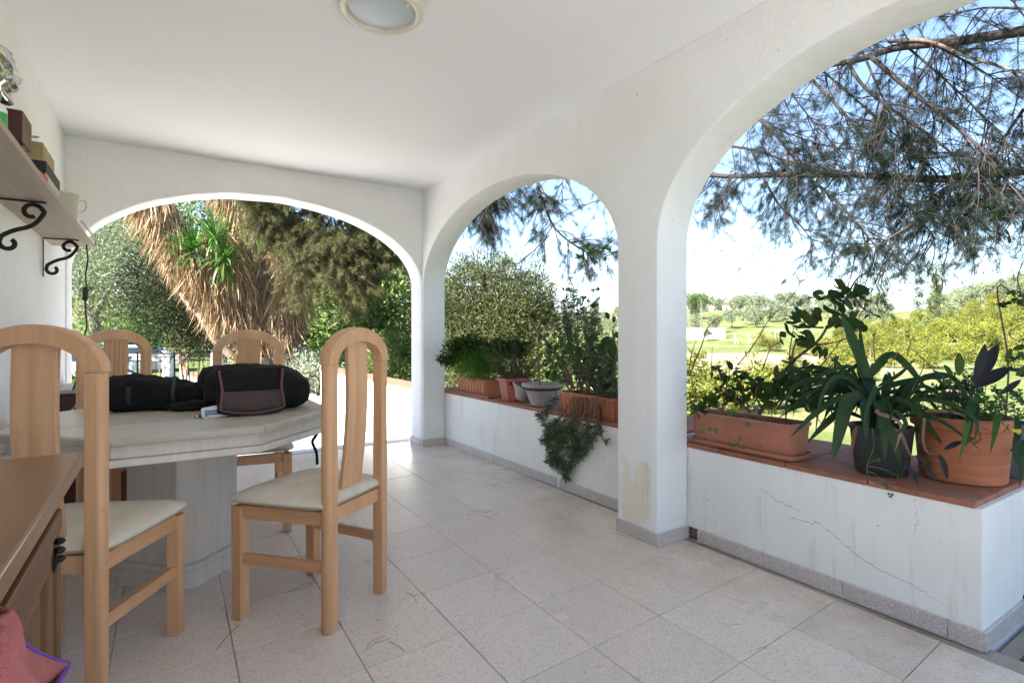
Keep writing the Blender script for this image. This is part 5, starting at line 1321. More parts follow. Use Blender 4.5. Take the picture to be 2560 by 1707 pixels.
# sprays seen through the middle arch
pn_.bough(pb, [D_(1380, 250, 8), D_(1270, 300, 7.6), D_(1235, 400, 7.4), D_(1250, 470, 7.3), D_(1280, 530, 7.2), D_(1340, 575, 7.2), D_(1400, 595, 7.2)], .035, .010, 13, .5, 1.0, 1, .35)
pn_.bough(pb, [D_(1300, 200, 7.8), D_(1220, 300, 7.6), D_(1170, 380, 7.5), D_(1140, 450, 7.4), D_(1105, 500, 7.4)], .03, .010, 34, .5, .8, 1, .35)
pn_.bough(pb, [D_(1418, 465, 7.4), D_(1370, 462, 7.4), D_(1310, 490, 7.3), D_(1270, 520, 7.3)], .012, .006, 2, .3, .8, 0, .1)
pn_.bough(pb, [D_(1262, 540, 7.2), D_(1210, 590, 7.2), D_(1180, 610, 7.2)], .012, .005, 14, .3, .6, 0, .2)
pn_.bough(pb, [D_(1350, 300, 7.8), D_(1300, 390, 7.6), D_(1290, 440, 7.5)], .02, .006, 14, .4, 1.2, 0, .2)
# crown above the roof, out of the frame, that shades the hanging boughs
for k in range(26):
    a = Vector((random.uniform(2.6, 7.8), random.uniform(-1.5, 8.0), random.uniform(5.0, 7.6)))
    s0 = TB + Vector((-.2, .3, random.uniform(4, 8)))
    pn_.bough(pb, [s0, s0.lerp(a, .5) + Vector((0, 0, .3)), a], .05, .015, 6.0, 1.0, .6, 1, .3, tufts=5, n=7)
pn_.finish(pb, .085, .0023, 5, 'needle')

# second pine: dark drooping mass in the end arch
pa_ = thing('pine_tree', 'dense olive-dark pine foliage drooping over the yucca in the end arch', 'tree', (4.62, 10.15, ground_z(4.62, 10.15)))
TB2 = Vector((4.62, 10.15, 0))
MB().tube(curve_pts([TB2 + Vector((0, 0, -1)), TB2 + Vector((0, 0, 2)), TB2 + Vector((-.2, -.2, 5)), TB2 + Vector((-.3, -.2, 7))], 6), [.24 - .007 * i for i in range(19)], 12).build('trunk', pa_, M['bark'], world=True, smooth=60, recalc=False)
pq = Pine(23)
for ctrl, pm in (([TB2 + Vector((-.1, -.1, 4)), D_(880, 440, 9.5), D_(780, 480, 9.2), D_(680, 490, 9), D_(590, 480, 8.8)], 32),
                 ([TB2 + Vector((-.1, -.1, 3.6)), D_(900, 500, 9.5), D_(840, 540, 9.2), D_(760, 570, 9), D_(690, 580, 8.9)], 40),
                 ([TB2 + Vector((-.1, -.1, 4.5)), D_(850, 380, 9.3), D_(740, 400, 9), D_(640, 410, 8.8), D_(570, 420, 8.7)], 32),
                 ([TB2 + Vector((-.1, -.1, 3.2)), D_(900, 560, 9.6), D_(850, 600, 9.3), D_(800, 630, 9.1)], 36),
                 ([D_(760, 480, 9.1), D_(720, 530, 8.9), D_(700, 590, 8.8), D_(720, 640, 8.8)], 40),
                 ([D_(820, 500, 9.1), D_(790, 560, 8.9), D_(800, 620, 8.8), D_(820, 660, 8.8)], 40),
                 ([D_(660, 450, 8.9), D_(620, 490, 8.8), D_(600, 530, 8.7)], 44)):
    pq.bough(pa_, ctrl, .05, .012, pm, .55, .9, 1, .15, tufts=7, n=15)
for k in range(9):
    a = TB2 + Vector((random.uniform(-2.5, 2), random.uniform(-2.5, 2), random.uniform(5, 7.5))); s0 = TB2 + Vector((-.2, -.1, random.uniform(4, 6.5)))
    pq.bough(pa_, [s0, s0.lerp(a, .5) + Vector((0, 0, .3)), a], .05, .015, 6, .9, .6, 1, .2, tufts=4, n=8)
pq.finish(pa_, .085, .0045, 6, 'needle_olive')

# hedge seen through the middle arch
hb = [B(1150, 760, 9, .55), B(1210, 730, 9.2, .6), B(1270, 770, 9, .6), B(1140, 830, 8.8, .5), B(1330, 750, 9, .42), B(1200, 840, 8.6, .6), B(1290, 850, 8.6, .6), B(1350, 830, 8.8, .35), B(1240, 920, 8.3, .6), B(1150, 920, 8.3, .5), B(1340, 920, 8.4, .5), B(1100, 760, 9.2, .5), B(1310, 800, 9, .5)]
bush('hedge', 'tall loose garden hedge behind the pots of the middle arch', 'hedge', 'hedge_leaf', hb, 52000, .07, 51, .30, 26, base=-1.9, shell=.45, smat='bark_pale')
hs_ = [B(1140 + 18 * k, 700 - (k * 37) % 46, 9 + (k % 3) * .1, .10, .22) for k in range(13)]
bush('hedge_shoots', 'wispy young shoots standing up from the top of the hedge', 'shrub', 'shrub_leaf', hs_, 1500, .07, 52, .22, 13, base=1.0, shell=.1)
lowg = [B(1420 + 30 * k, 940, 8 + (k % 3) * .5, .5) for k in range(5)]
bush('bank_shrubs', 'low shrubs growing on the bank just outside the parapet', 'shrub', 'shrub_leaf', lowg, 14000, .09, 53, .45, 12, base=-2.2)

# ------------------------------------------------------------------ gate, fence and parked cars beyond the garden
def gate_pillar(label, px, d, w, h, ball=True):
    g0 = ground_at(px, d); t = thing('gate_pillar', label, 'pillar', g0, -YAW + .1, 'white gate pillars')
    MB().box((-w/2, -w/2, -.2), (w/2, w/2, h)).build('shaft', t, M['plaster_old'], bevel=.015)
    MB().box((-w*.57, -w*.57, h + .001), (w*.57, w*.57, h + .07)).build('cap', t, M['plaster'], bevel=.012)
    if ball:
        MB().lathe([(.09, .071), (.06, .10), (.045, .13), (.06, .145)], 16, (0, 0, h)).build('neck', t, M['plaster'], smooth=40)
        MB().lathe([(.14 * math.cos(a), .27 + .14 * math.sin(a)) for a in np.linspace(-1.35, 1.57, 12)], 18, (0, 0, h)).build('ball', t, M['plaster'], smooth=60)
gate_pillar('white gate pillar with ball finial beside the yucca base', 548, 19.5, .42, 1.28)
gate_pillar('plain white pillar seen through the iron fence near the white car', 421, 27, .38, 1.35, False)
fn = thing('iron_fence', 'black iron bar fence running from the ball-topped pillar to the parked cars', 'fence', ground_at(420, 19.8))
fa, fb = ground_at(255, 20.6), ground_at(532, 19.5)
zt_, zb_ = P(420, 884, 20).z, ground_at(420, 20).z + .12
fa.z = fb.z = 0
for z, nm in ((zt_, 'rail'), (zb_, 'rail'), (zt_ - .12, 'rail')):
    MB().bar(fa + Vector((0, 0, z)), fb + Vector((0, 0, z)), .03, .03 if z != zt_ else .045).build(nm, fn, M['iron'], world=True)
nb = 24
for k in range(nb + 1):
    q = fa.lerp(fb, k / nb); MB().tube([q + Vector((0, 0, zb_ - .1)), q + Vector((0, 0, zt_ - .02))], .012, 6).build('bar', fn, M['iron'], world=True, recalc=False)
for k in (0, 8, 16, 24):
    q = fa.lerp(fb, k / nb); MB().box((q.x - .03, q.y - .03, ground_z(q.x, q.y) - .2), (q.x + .03, q.y + .03, zt_ + .05)).build('post', fn, M['iron'], world=True)
rw = thing('ramp_wall', 'low white curved wall with terracotta edge sloping down behind the fence', 'wall', ground_at(460, 22))
pts = [P(448, 885, 23), P(452, 905, 22.7), P(462, 925, 22.4), P(482, 942, 22), P(510, 955, 21.7)]
c = curve_pts(pts, 5); V = []; Fq = []
for q in c: V += [(q.x, q.y, q.z), (q.x, q.y + .25, q.z), (q.x, q.y, -1.6), (q.x, q.y + .25, -1.6)]
for i in range(len(c) - 1):
    a = 4 * i; Fq += [(a, a+4, a+5, a+1), (a+2, a+6, a+4, a), (a+1, a+5, a+7, a+3)]
MB().add(V, Fq).build('plaster', rw, M['plaster'], world=True)
MB().tube([q + Vector((0, .12, .03)) for q in c], .09, 6, flat=.4).build('coping', rw, M['terracotta'], world=True)

M['car_white'] = mat_simple('white_car_paint', (0.75, 0.76, 0.78), rough=0.2, rvar=.05)
M['car_blue'] = mat_simple('blue_car_paint', (0.03, 0.07, 0.28), rough=0.2, rvar=.05)
M['car_grey'] = mat_simple('grey_green_car_paint', (0.34, 0.38, 0.38), rough=0.25, rvar=.05)
M['car_glass'] = mat_simple('car_glass', (0.03, 0.04, 0.045), rough=0.05, rvar=.02, spec=.8)
M['lens'] = mat_simple('headlight_lens', (0.55, 0.57, 0.6), rough=0.1, rvar=.02)
def car(label, loc, rz, paint, L=4.3, W=1.75, H=1.5, boxy=False):
    t = thing('parked_car', label, 'car', loc, rz, 'cars parked beyond the fence')
    if boxy: prof = [(-L/2, .45), (-L/2, .95), (-L/2 + .05, 1.0), (L*.20, 1.0), (L*.47, .92), (L/2, .86), (L/2, .42), (L*.42, .36), (-L*.45, .36)]; cab = [(-L/2 + .06, 1.0), (-L/2 + .12, H), (L*.08, H), (L*.20, 1.0)]
    else: prof = [(-L/2, .40), (-L/2, .80), (-L*.46, .95), (L*.18, .98), (L*.38, .86), (L*.48, .70), (L/2, .55), (L/2, .36), (L*.42, .28), (-L*.45, .30)]; cab = [(-L*.45, .95), (-L*.36, H - .06), (-L*.25, H), (0, H), (L*.05, H - .03), (L*.20, .97)]
    def extr(pr, w, wt=None):
        n = len(pr); z0 = min(z for _, z in pr); z1 = max(z for _, z in pr); V = []
        for s in (-1, 1):
            for x, z in pr:
                ww = w if wt is None else w + (wt - w) * (z - z0) / (z1 - z0)
                V.append((x, s * ww / 2, z))
        return MB().add(V, [tuple(range(n)), tuple(range(2*n-1, n-1, -1))] + [(i, n+i, n+(i+1) % n, (i+1) % n) for i in range(n)])
    extr(prof, W).build('body', t, paint, bevel=.06, smooth=40)
    extr(cab, W * .94, W * .78).build('cabin', t, paint, bevel=.05, smooth=40)
    cx0, cx1 = cab[0][0] + .22, cab[-1][0] - .16
    for s in (-1, 1):
        wins = [(cx0, cx0 + (cx1 - cx0) * .46), (cx0 + (cx1 - cx0) * .5, cx1 - .02)]
        for a, b in wins:
            y0, y1 = W * .94 / 2 - .02, W * .82 / 2 + .012
            MB().add([(a, s * y0, 1.03), (b, s * y0, 1.03), (b - .18 * (b == wins[1][1]), s * y1, H - .12), (a + .08, s * y1, H - .12), (a, s * (y0 + .025), 1.03), (b, s * (y0 + .025), 1.03), (b - .18 * (b == wins[1][1]), s * (y1 + .025), H - .12), (a + .08, s * (y1 + .025), H - .12)],
                     [(0,1,2,3),(7,6,5,4),(0,4,5,1),(1,5,6,2),(2,6,7,3),(3,7,4,0)]).build('side_window', t, M['car_glass'])
        MB().box((cx1 - .05, s * W/2 - .02, 1.02), (cx1 + .12, s * (W/2 + .16), 1.16)).build('mirror', t, M['black_rubber'], bevel=.03)
        MB().box((L/2 - .10, s * W * .36 - .17, .62), (L/2 + .012, s * W * .36 + .17, .76)).build('headlight', t, M['lens'], bevel=.03)
        for x in (-L * .30, L * .31):
            wv = MB().tube([(x, s * (W/2 - .20), .32), (x, s * (W/2 - .17), .32), (x, s * (W/2 + .0), .32), (x, s * (W/2 + .015), .32)], [.30, .32, .32, .29], 20).build('wheel', t, M['black_rubber'], smooth=40)
            MB().tube([(x, s * (W/2 + .012), .32), (x, s * (W/2 + .022), .32)], [.20, .17], 14).build('rim', wv, M['lens'], smooth=40)
    a, b = cab[-1], cab[-2]
    MB().add([(a[0] + .02, -W*.40, a[1] + .03), (a[0] + .02, W*.40, a[1] + .03), (b[0] + .06, W*.34, b[1] - .04), (b[0] + .06, -W*.34, b[1] - .04), (a[0] - .05, -W*.40, a[1] + .03), (a[0] - .05, W*.40, a[1] + .03), (b[0] - .03, W*.34, b[1] - .04), (b[0] - .03, -W*.34, b[1] - .04)],
             [(0,1,2,3),(7,6,5,4),(0,4,5,1),(1,5,6,2),(2,6,7,3),(3,7,4,0)]).build('windscreen', t, M['car_glass'])
    MB().box((L/2 - .05, -W*.32, .40), (L/2 + .02, W*.32, .56)).build('grille', t, M['black_rubber'], bevel=.02)
    return t
car('white car nose-on to the fence, its headlight beside the plain pillar', ground_at(345, 30), -YAW + .35, M['car_white'], 4.2, 1.75, 1.45)
car('blue car parked farthest away, roof showing above the white car', ground_at(318, 36), -YAW + .25, M['car_blue'], 4.2, 1.75, 1.65)
car('grey boxy off-road car closest to the fence, partly hidden by a chair back', ground_at(262, 24.5), -YAW + .30, M['car_grey'], 3.9, 1.7, 1.85, True)
bush('lime_plant', 'yellow-green broad-leaved plant in front of the off-road car', 'shrub', 'bright_leaf', [B(245, 890, 9.0, .20), B(255, 920, 9.0, .22), B(240, 950, 9.0, .2), B(262, 940, 9.1, .18)], 500, .11, 61, .5, 4, base=-.02, smat='stem_green')

# ------------------------------------------------------------------ leaf shapes for the pots
def fan_leaf(name, n=18, lobes=5, cup=.18, scallop=.12):
    V = [(0, 0, 0)]; F_ = []
    for k in range(n + 1):
        a = R(-150) + R(300) * k / n
        r = 1 - scallop * abs(math.sin(lobes * (a + R(150)) * math.pi / R(300)) ** .5 - 1)
        V.append((r * math.sin(a), r * math.cos(a), cup * r * r + .05 * math.sin(a * 5)))
    for k in range(n): F_.append((0, k + 2, k + 1))
    me = bpy.data.meshes.new(name); me.from_pydata(V, [], F_); me.shade_smooth(); return me
def oval_leaf(name, w=.42, thick=.0, n=6, curl=.12):
    V = []; F_ = []
    for i in range(n + 1):
        u = i / n; ww = w * math.sin(math.pi * min(.98, u * .92 + .05)) ** .75
        V += [(-ww / 2, u, curl * u * u + ww * .14), (0, u, curl * u * u), (ww / 2, u, curl * u * u + ww * .14)]
    for i in range(n):
        a = 3 * i; F_ += [(a, a+1, a+4, a+3), (a+1, a+2, a+5, a+4)]
    me = bpy.data.meshes.new(name); me.from_pydata(V, [], F_); me.shade_smooth(); return me
def fat_leaf(name, w=.62, th=.14):
    mb = MB(); n = 8; prof = []
    V = []; F_ = []; m = 10
    for i in range(m + 1):
        u = i / m; ww = w * math.sin(math.pi * min(.985, u * .93 + .045)) ** .7
        for k in range(n):
            a = 2 * math.pi * k / n; V.append((ww / 2 * math.cos(a), u, th / 2 * math.sin(a) * (ww / w) + .06 * math.sin(u * 3)))
    F_ = [(i*n+k, i*n+(k+1) % n, (i+1)*n+(k+1) % n, (i+1)*n+k) for i in range(m) for k in range(n)]
    mb.add(V, F_); return mb.mesh(name, smooth=80)
def clover_mesh(name):
    V = []; F_ = []
    for q in range(3):
        a = q * 2 * math.pi / 3
        for x, y, z in ((0, 0, 0), (-.42, .45, .1), (-.40, .85, .12), (0, .68, 0), (.40, .85, .12), (.42, .45, .1)):
            V.append((x * math.cos(a) - y * math.sin(a), x * math.sin(a) + y * math.cos(a), z - .15 * y * y))
        b = q * 6; F_ += [(b, b+3, b+2, b+1), (b, b+5, b+4, b+3)]
    me = bpy.data.meshes.new(name); me.from_pydata(V, [], F_); return me
LM = {}
for k in range(3):
    LM['fan%d' % k] = fan_leaf('leaf', cup=.10 + .12 * k, scallop=.10 + .04 * k)
    LM['oval%d' % k] = oval_leaf('leaf', .36 + .05 * k, curl=-.25 + .25 * k)
LM['fat'] = fat_leaf('leaf'); LM['clover'] = clover_mesh('leaf')
LM['lance'] = oval_leaf('leaf', .27, curl=-.18)
LMAT = {}
def lmesh(key, mat):
    if (key, mat) not in LMAT:
        me = LM[key].copy(); me.materials.clear(); me.materials.append(M[mat]); LMAT[(key, mat)] = me
    return LMAT[(key, mat)]
def leaf_at(parent, key, mat, loc, d, s, up=(0, 0, 1), rootoff=None):
    o = obj('leaf', lmesh(key, mat), parent); o.matrix_local = Matrix.Translation(-OFF[parent.name]) @ aim(loc, d, up, s); return o
def strap(parent, ctrl, w, mat='strap_leaf', up=(0, 0, 1)):
    c = curve_pts(ctrl, 5); n = len(c); V = []; F_ = []
    for i, p in enumerate(c):
        t = (c[min(i + 1, n - 1)] - c[max(i - 1, 0)]).normalized(); v = (p - Vector((0, 0, CAM_H))).normalized()
        sd = t.cross(Vector((-.55, -.5, .45)))
        if sd.length < .05: sd = t.cross(Vector((1, 0, 0)))
        sd.normalize(); nn = sd.cross(t)
        u = i / (n - 1); ww = w * min(1, .45 + u * 3.2) * (1 - max(0, (u - .35) / .65) ** 1.8) + .0006
        V += [p - sd * ww / 2 + nn * ww * .14, p, p + sd * ww / 2 + nn * ww * .14]
    for i in range(n - 1):
        a = 3 * i; F_ += [(a, a+1, a+4, a+3), (a+1, a+2, a+5, a+4)]
    me = bpy.data.meshes.new('leaf'); me.from_pydata(V, [], F_); me.shade_smooth()
    return obj('leaf', me, parent, M[mat], world=True)
def Z7(x, y, d): return P(1660 + x / 2.6133, 640 + y / 2.6133, d)
def onX(px, py, x):
    k = (px - 1280) / FPX; v = FD + RD * k; d = x / v.x; return Vector((x, v.y * d, CAM_H + (836 - py) / FPX * d))
def stem(parent, ctrl, r0, r1, mat='stem_brown', name='stem'):
    c = curve_pts(ctrl, 5); m = len(c)
    return MB().tube(c, [r0 + (r1 - r0) * i / (m - 1) for i in range(m)], 6).build(name, parent, M[mat], world=True, smooth=60, recalc=False)
rp = random.Random(8)
def rdir(up=.4): return Vector((rp.gauss(0, 1), rp.gauss(0, 1), rp.gauss(0, 1) + up)).normalized()
def soil_disc(parent, poly, z): MB().prism(poly, z - .02, z).build('soil', parent, M['soil'], world=True)
C1, C2 = 0.491, 0.5145                              # top of the two parapet caps

def trough(parent, y0, y1, x0, x1, z, h, mat, taper=.012, flutes=0, lip=.012, saucer=False):
    rr_ = .03
    def rect(g):
        return [(x0 + g, y0 + g + rr_), (x0 + g + rr_ * .3, y0 + g + rr_ * .3), (x0 + g + rr_, y0 + g), (x1 - g - rr_, y0 + g), (x1 - g - rr_ * .3, y0 + g + rr_ * .3), (x1 - g, y0 + g + rr_),
                (x1 - g, y1 - g - rr_), (x1 - g - rr_ * .3, y1 - g - rr_ * .3), (x1 - g - rr_, y1 - g), (x0 + g + rr_, y1 - g), (x0 + g + rr_ * .3, y1 - g - rr_ * .3), (x0 + g, y1 - g - rr_)]
    rings = [(taper, z), (0, z + h), (-lip * .5, z + h), (-lip * .5, z + h + .014), (.010, z + h + .014), (.012, z + h - .02)]
    V = []; n = 12
    for g_, zz in rings: V += [(x, y, zz) for x, y in rect(g_)]
    F_ = [(i*n+k, i*n+(k+1) % n, (i+1)*n+(k+1) % n, (i+1)*n+k) for i in range(len(rings)-1) for k in range(n)] + [tuple(range(n))[::-1]]
    p = MB().add(V, F_).build('pot', parent, mat, world=True, smooth=40)
    soil_disc(parent, rect(.014), z + h - .012)
    if flutes:
        for k in range(flutes):
            y = y0 + .03 + (y1 - y0 - .06) * k / (flutes - 1)
            MB().bar((x0 + taper * .8 - .001, y, z + .006), (x0 + .001, y, z + h - .004), .011, .008, (1, 0, 0)).build('flute', p, mat, world=True, bevel=.002, seg=1)
    if saucer:
        V = []; rg = [(-.004, z - .0), (-.012, z + .004), (-.014, z + .022), (-.008, z + .022), (-.004, z + .01)]
        for g_, zz in rg: V += [(x, y, zz) for x, y in rect(g_)]
        F_ = [(i*n+k, i*n+(k+1) % n, (i+1)*n+(k+1) % n, (i+1)*n+k) for i in range(len(rg)-1) for k in range(n)]
        MB().add(V, F_).build('saucer', parent, mat, world=True, smooth=40)
    return p
def round_pot(parent, c, rb, rt, h, mat, rim=.02, rimw=.01, rings=0, n=36):
    prof = [(0, 0), (rb * .96, 0), (rb, .006), (rb + (rt - rb) * .9, h - rim)] + [(rt + rimw * .4, h - rim), (rt + rimw, h - rim + .004), (rt + rimw, h), (rt - .004, h), (rt - .01, h - .03)]
    if rings:
        b = []
        for k in range(rings):
            u = (k + 1) / (rings + 1); r = rb + (rt - rb) * .9 * u; zz = (h - rim) * u
            b += [(r, zz - .004), (r - .0025, zz), (r, zz + .004)]
        prof = prof[:3] + b + prof[3:]
    p = MB().lathe(prof, n, c).build('pot', parent, mat, world=True, smooth=35)
    soil_disc(parent, [(c[0] + (rt - .008) * math.cos(a), c[1] + (rt - .008) * math.sin(a)) for a in np.linspace(0, 2 * math.pi, 25)[:-1]], c[2] + h - .025)
    return p

# ---- right-hand bay: long planter with geranium
gp = thing('planter', 'long smooth pale terracotta trough with leggy geranium by the pillar', 'planter', (2.42, 1.6, C1), 0, 'pots on the parapet')
trough(gp, 1.325, 1.868, 2.325, 2.50, C1, .145, M['terracotta_pale'], saucer=True)
ge = stem(gp, [Z7(620, 1035, 2.62), Z7(700, 900, 2.6), Z7(830, 700, 2.6), Z7(1000, 560, 2.55), Z7(1080, 440, 2.5), Z7(1150, 340, 2.5), Z7(1230, 250, 2.5)], .010, .004, name='geranium')
for ctrl in ([(740, 1000), (830, 830), (820, 650), (850, 450)], [(830, 690), (870, 560), (1000, 580), (1190, 540), (1260, 470)], [(690, 1000), (850, 860), (1020, 720), (1150, 560)],
             [(640, 1000), (600, 900), (640, 800)], [(900, 870), (960, 780), (1120, 760)], [(1080, 450), (1120, 330), (1050, 270)], [(700, 930), (900, 940), (1100, 960)], [(1160, 330), (1260, 150), (1350, 110), (1420, 130)],
             [(760, 990), (1000, 930), (1250, 900), (1330, 760)], [(1240, 260), (1300, 340), (1400, 400)]):
    stem(ge, [Z7(x, y, 2.55 + rp.uniform(-.06, .06)) for x, y in ctrl], .0055, .0022)
gl = [(1140, 205, 62), (1230, 220, 52), (1290, 235, 45), (1080, 275, 60), (1155, 300, 62), (1235, 290, 50), (1010, 255, 36), (1085, 375, 58), (960, 390, 60), (890, 385, 40), (845, 420, 52), (800, 495, 55), (880, 475, 48), (960, 470, 60), (930, 545, 58), (1000, 575, 50), (1120, 430, 50),
      (1205, 400, 42), (1255, 470, 55), (820, 690, 40), (640, 800, 55), (770, 790, 55), (850, 770, 48), (640, 890, 60), (750, 900, 48), (935, 720, 40), (1110, 690, 42), (1040, 640, 40), (1370, 390, 40), (1330, 300, 30), (600, 860, 40), (690, 860, 50), (900, 840, 55), (980, 820, 45), (1080, 850, 50), (1010, 900, 55), (880, 930, 55), (1130, 800, 45), (780, 850, 55), (560, 820, 34), (1020, 780, 40), (830, 850, 40), (960, 890, 45)]
gl = gl + [(x + rp.uniform(-45, 45), y + rp.uniform(-30, 40), r * .8) for x, y, r in gl if y > 180] + [(rp.uniform(620, 1250), rp.uniform(760, 980), 46) for k in range(26)]
for x, y, r in gl:
    p = Z7(x, y, 2.5 + rp.uniform(-.1, .1)); leaf_at(ge, 'fan%d' % rp.randrange(3), 'pot_leaf', p, rdir(-.2), r / 2.6133 / FPX * 2.5 * 1.2, Vector((rp.gauss(0, .5) - .35, rp.gauss(0, .5) - .5, .8)))
for q in range(5): leaf_at(ge, 'oval1', 'pink_cloth' if False else 'pot_leaf', Z7(1350 - q * 6, 110 + q * 8, 2.5), rdir(), .014)
fl_ = stem(ge, [Z7(1408, 122, 2.5), Z7(1415, 130, 2.5)], .002, .002, 'stem_green', 'flower')
for q in range(5): leaf_at(fl_, 'oval2', 'pink_cloth', Z7(1415, 130, 2.5), rdir(0), .016)
bt_ = stem(gp, [Z7(165, 780, 2.62), Z7(240, 600, 2.62), Z7(310, 440, 2.62), Z7(545, 310, 2.6)], .004, .0012, name='bare_twig')
for ctrl in ([(480, 715), (600, 560), (690, 410), (830, 270), (885, 170), (840, 100)], [(530, 620), (545, 660), (580, 580)], [(640, 750), (690, 600), (665, 540)], [(690, 600), (790, 540)], [(885, 170), (960, 140)], [(690, 410), (695, 345)], [(310, 760), (315, 590)], [(160, 770), (185, 620), (215, 540)], [(185, 640), (150, 590)], [(540, 1010), (480, 900), (470, 720)]):
    stem(bt_, [Z7(x, y, 2.6) for x, y in ctrl], .003, .001)
su = stem(gp, [Z7(380, 1030, 2.62), Z7(400, 900, 2.62), Z7(420, 780, 2.6)], .006, .003, name='oval_leaf_plant')
for x, y in ((340, 745), (450, 745), (400, 820), (500, 800), (380, 890), (480, 880), (520, 940), (290, 950), (225, 1005), (430, 950), (340, 960)):
    for q in range(13):
        p = Z7(x + rp.uniform(-26, 26), y + rp.uniform(-12, 12), 2.6 + rp.uniform(-.06, .06)); leaf_at(su, 'oval%d' % rp.randrange(3), 'pot_leaf', p, rdir(.5), .046 * rp.uniform(.7, 1.15), Vector((-.4, -.5, .7)))
for ctrl in ([(560, 1020), (480, 920), (400, 830)], [(560, 1020), (420, 900), (350, 770)], [(560, 1020), (520, 900), (500, 810)], [(400, 1020), (280, 960), (220, 1000)]): stem(su, [Z7(x, y, 2.6) for x, y in ctrl], .0045, .002)
pl_ = stem(gp, [Z7(215, 960, 2.6), Z7(190, 880, 2.6), Z7(175, 790, 2.6)], .003, .0015, 'stem_green', 'purple_sprig')
for x, y, dx, dy in ((190, 800, 60, -20), (180, 890, -50, 10), (185, 900, 60, -10), (200, 940, -50, 20), (170, 840, -40, -30)):
    leaf_at(pl_, 'lance', 'purple_leaf', Z7(x, y, 2.6), Z7(x + dx, y + dy, 2.58) - Z7(x, y, 2.6), .05)
dg_ = []; dd = []
for k in range(420):
    q = Vector((rp.uniform(2.35, 2.48), rp.uniform(1.35, 1.85), C1 + .14)); dg_.append(tuple(q)); dd.append((rp.gauss(0, 1), rp.gauss(0, 1), rp.uniform(-.1, .5)))
obj('dry_grass', leaf_cards('dry_grass', np.array(dg_), np.array(dd), .09, .0025, seed=2, tri=True), gp, M['litter'], world=True, kind='stuff')
cl = stem(gp, [Z7(430, 1030, 2.42), Z7(400, 1100, 2.36), Z7(470, 1230, 2.36)], .0015, .001, 'stem_green', 'clover')
for x, y in ((255, 1145), (300, 1130), (340, 1140), (545, 1100), (450, 1020), (500, 1190), (520, 1245), (450, 1240), (490, 1225)):
    leaf_at(cl, 'clover', 'clover_leaf', Z7(x, y, 2.42 if x < 480 else 2.36), rdir(.3), .015, Vector((-.5, -.6, .4)))

# ---- black pot with strap leaves
kp = thing('potted_plant', 'black plastic pot with long drooping strap leaves between two terracotta pots', 'plant', (2.465, 1.03, C1), 0, 'pots on the parapet')
round_pot(kp, (2.465, 1.03, C1), .092, .112, .19, M['pot_black'], .015, .004)
cr = stem(kp, [(2.465, 1.03, C1 + .15), (2.465, 1.03, C1 + .22), (2.47, 1.03, C1 + .30)], .022, .012, 'stem_green', 'strap_plant')
for ctrl, w in (([(1325, 850, 2.2), (1290, 700, 2.2), (1230, 560, 2.18), (1190, 460, 2.17), (1145, 360, 2.16)], .062), ([(1300, 850, 2.22), (1300, 700, 2.26), (1285, 560, 2.28), (1280, 440, 2.3)], .03), ([(1340, 800, 2.2), (1410, 700, 2.2), (1490, 650, 2.16), (1590, 720, 2.12), (1680, 830, 2.1), (1770, 920, 2.1)], .045),
                ([(1290, 900, 2.18), (1200, 950, 2.1), (1160, 1080, 2.06), (1125, 1230, 2.05), (1100, 1335, 2.05)], .062), ([(1310, 930, 2.18), (1310, 1010, 2.08), (1315, 1100, 2.06), (1325, 1215, 2.06)], .042), ([(1370, 900, 2.18), (1415, 1000, 2.08), (1440, 1160, 2.05), (1442, 1345, 2.04)], .055), ([(1390, 950, 2.16), (1460, 1100, 2.07), (1510, 1250, 2.05), (1562, 1400, 2.05)], .04),
                ([(1310, 800, 2.2), (1340, 830, 2.14), (1370, 950, 2.1)], .06), ([(1450, 920, 2.18), (1560, 950, 2.12), (1660, 1010, 2.08), (1740, 1130, 2.05), (1860, 1280, 2.05)], .042), ([(1400, 870, 2.2), (1540, 830, 2.2), (1700, 800, 2.2), (1900, 790, 2.2)], .03), ([(1280, 870, 2.2), (1160, 820, 2.22), (1050, 815, 2.25), (900, 880, 2.28)], .036),
                ([(1270, 900, 2.2), (1100, 950, 2.18), (950, 1060, 2.15), (818, 1190, 2.15)], .034), ([(1280, 920, 2.18), (1130, 1030, 2.12), (1020, 1130, 2.1), (930, 1225, 2.1)], .034), ([(1250, 880, 2.25), (1050, 900, 2.3), (850, 980, 2.32), (700, 1010, 2.35)], .022), ([(1300, 860, 2.25), (1150, 720, 2.3), (1080, 650, 2.3)], .022), ([(1400, 850, 2.25), (1540, 770, 2.3), (1650, 660, 2.3)], .02),
                ([(1430, 900, 2.2), (1560, 880, 2.2), (1720, 910, 2.2), (1850, 960, 2.2)], .024), ([(1260, 850, 2.26), (1120, 760, 2.3), (980, 720, 2.35), (880, 740, 2.35)], .022), ([(1250, 900, 2.24), (1080, 880, 2.28), (930, 900, 2.3)], .02)):
    strap(cr, [Z7(*q) for q in ctrl], w * .78)
for k in range(34):
    a = rp.uniform(0, 2 * math.pi); L = rp.uniform(.22, .42); up_h = rp.uniform(.04, .24); b0 = Vector((2.465 + .03 * math.cos(a), 1.03 + .03 * math.sin(a), C1 + .20))
    dr = Vector((math.cos(a) * .8, math.sin(a), 0))
    strap(cr, [b0, b0 + dr * L * .3 + Vector((0, 0, up_h * .8)), b0 + dr * L * .65 + Vector((rp.gauss(0, .02), rp.gauss(0, .02), up_h)), b0 + dr * L * .9 + Vector((rp.gauss(0, .03), rp.gauss(0, .03), up_h * .55)), b0 + dr * L * 1.05 + Vector((rp.gauss(0, .03), rp.gauss(0, .03), up_h * .1 - rp.uniform(0, .1)))], rp.uniform(.012, .024), 'strap_leaf' if k % 11 else 'litter')
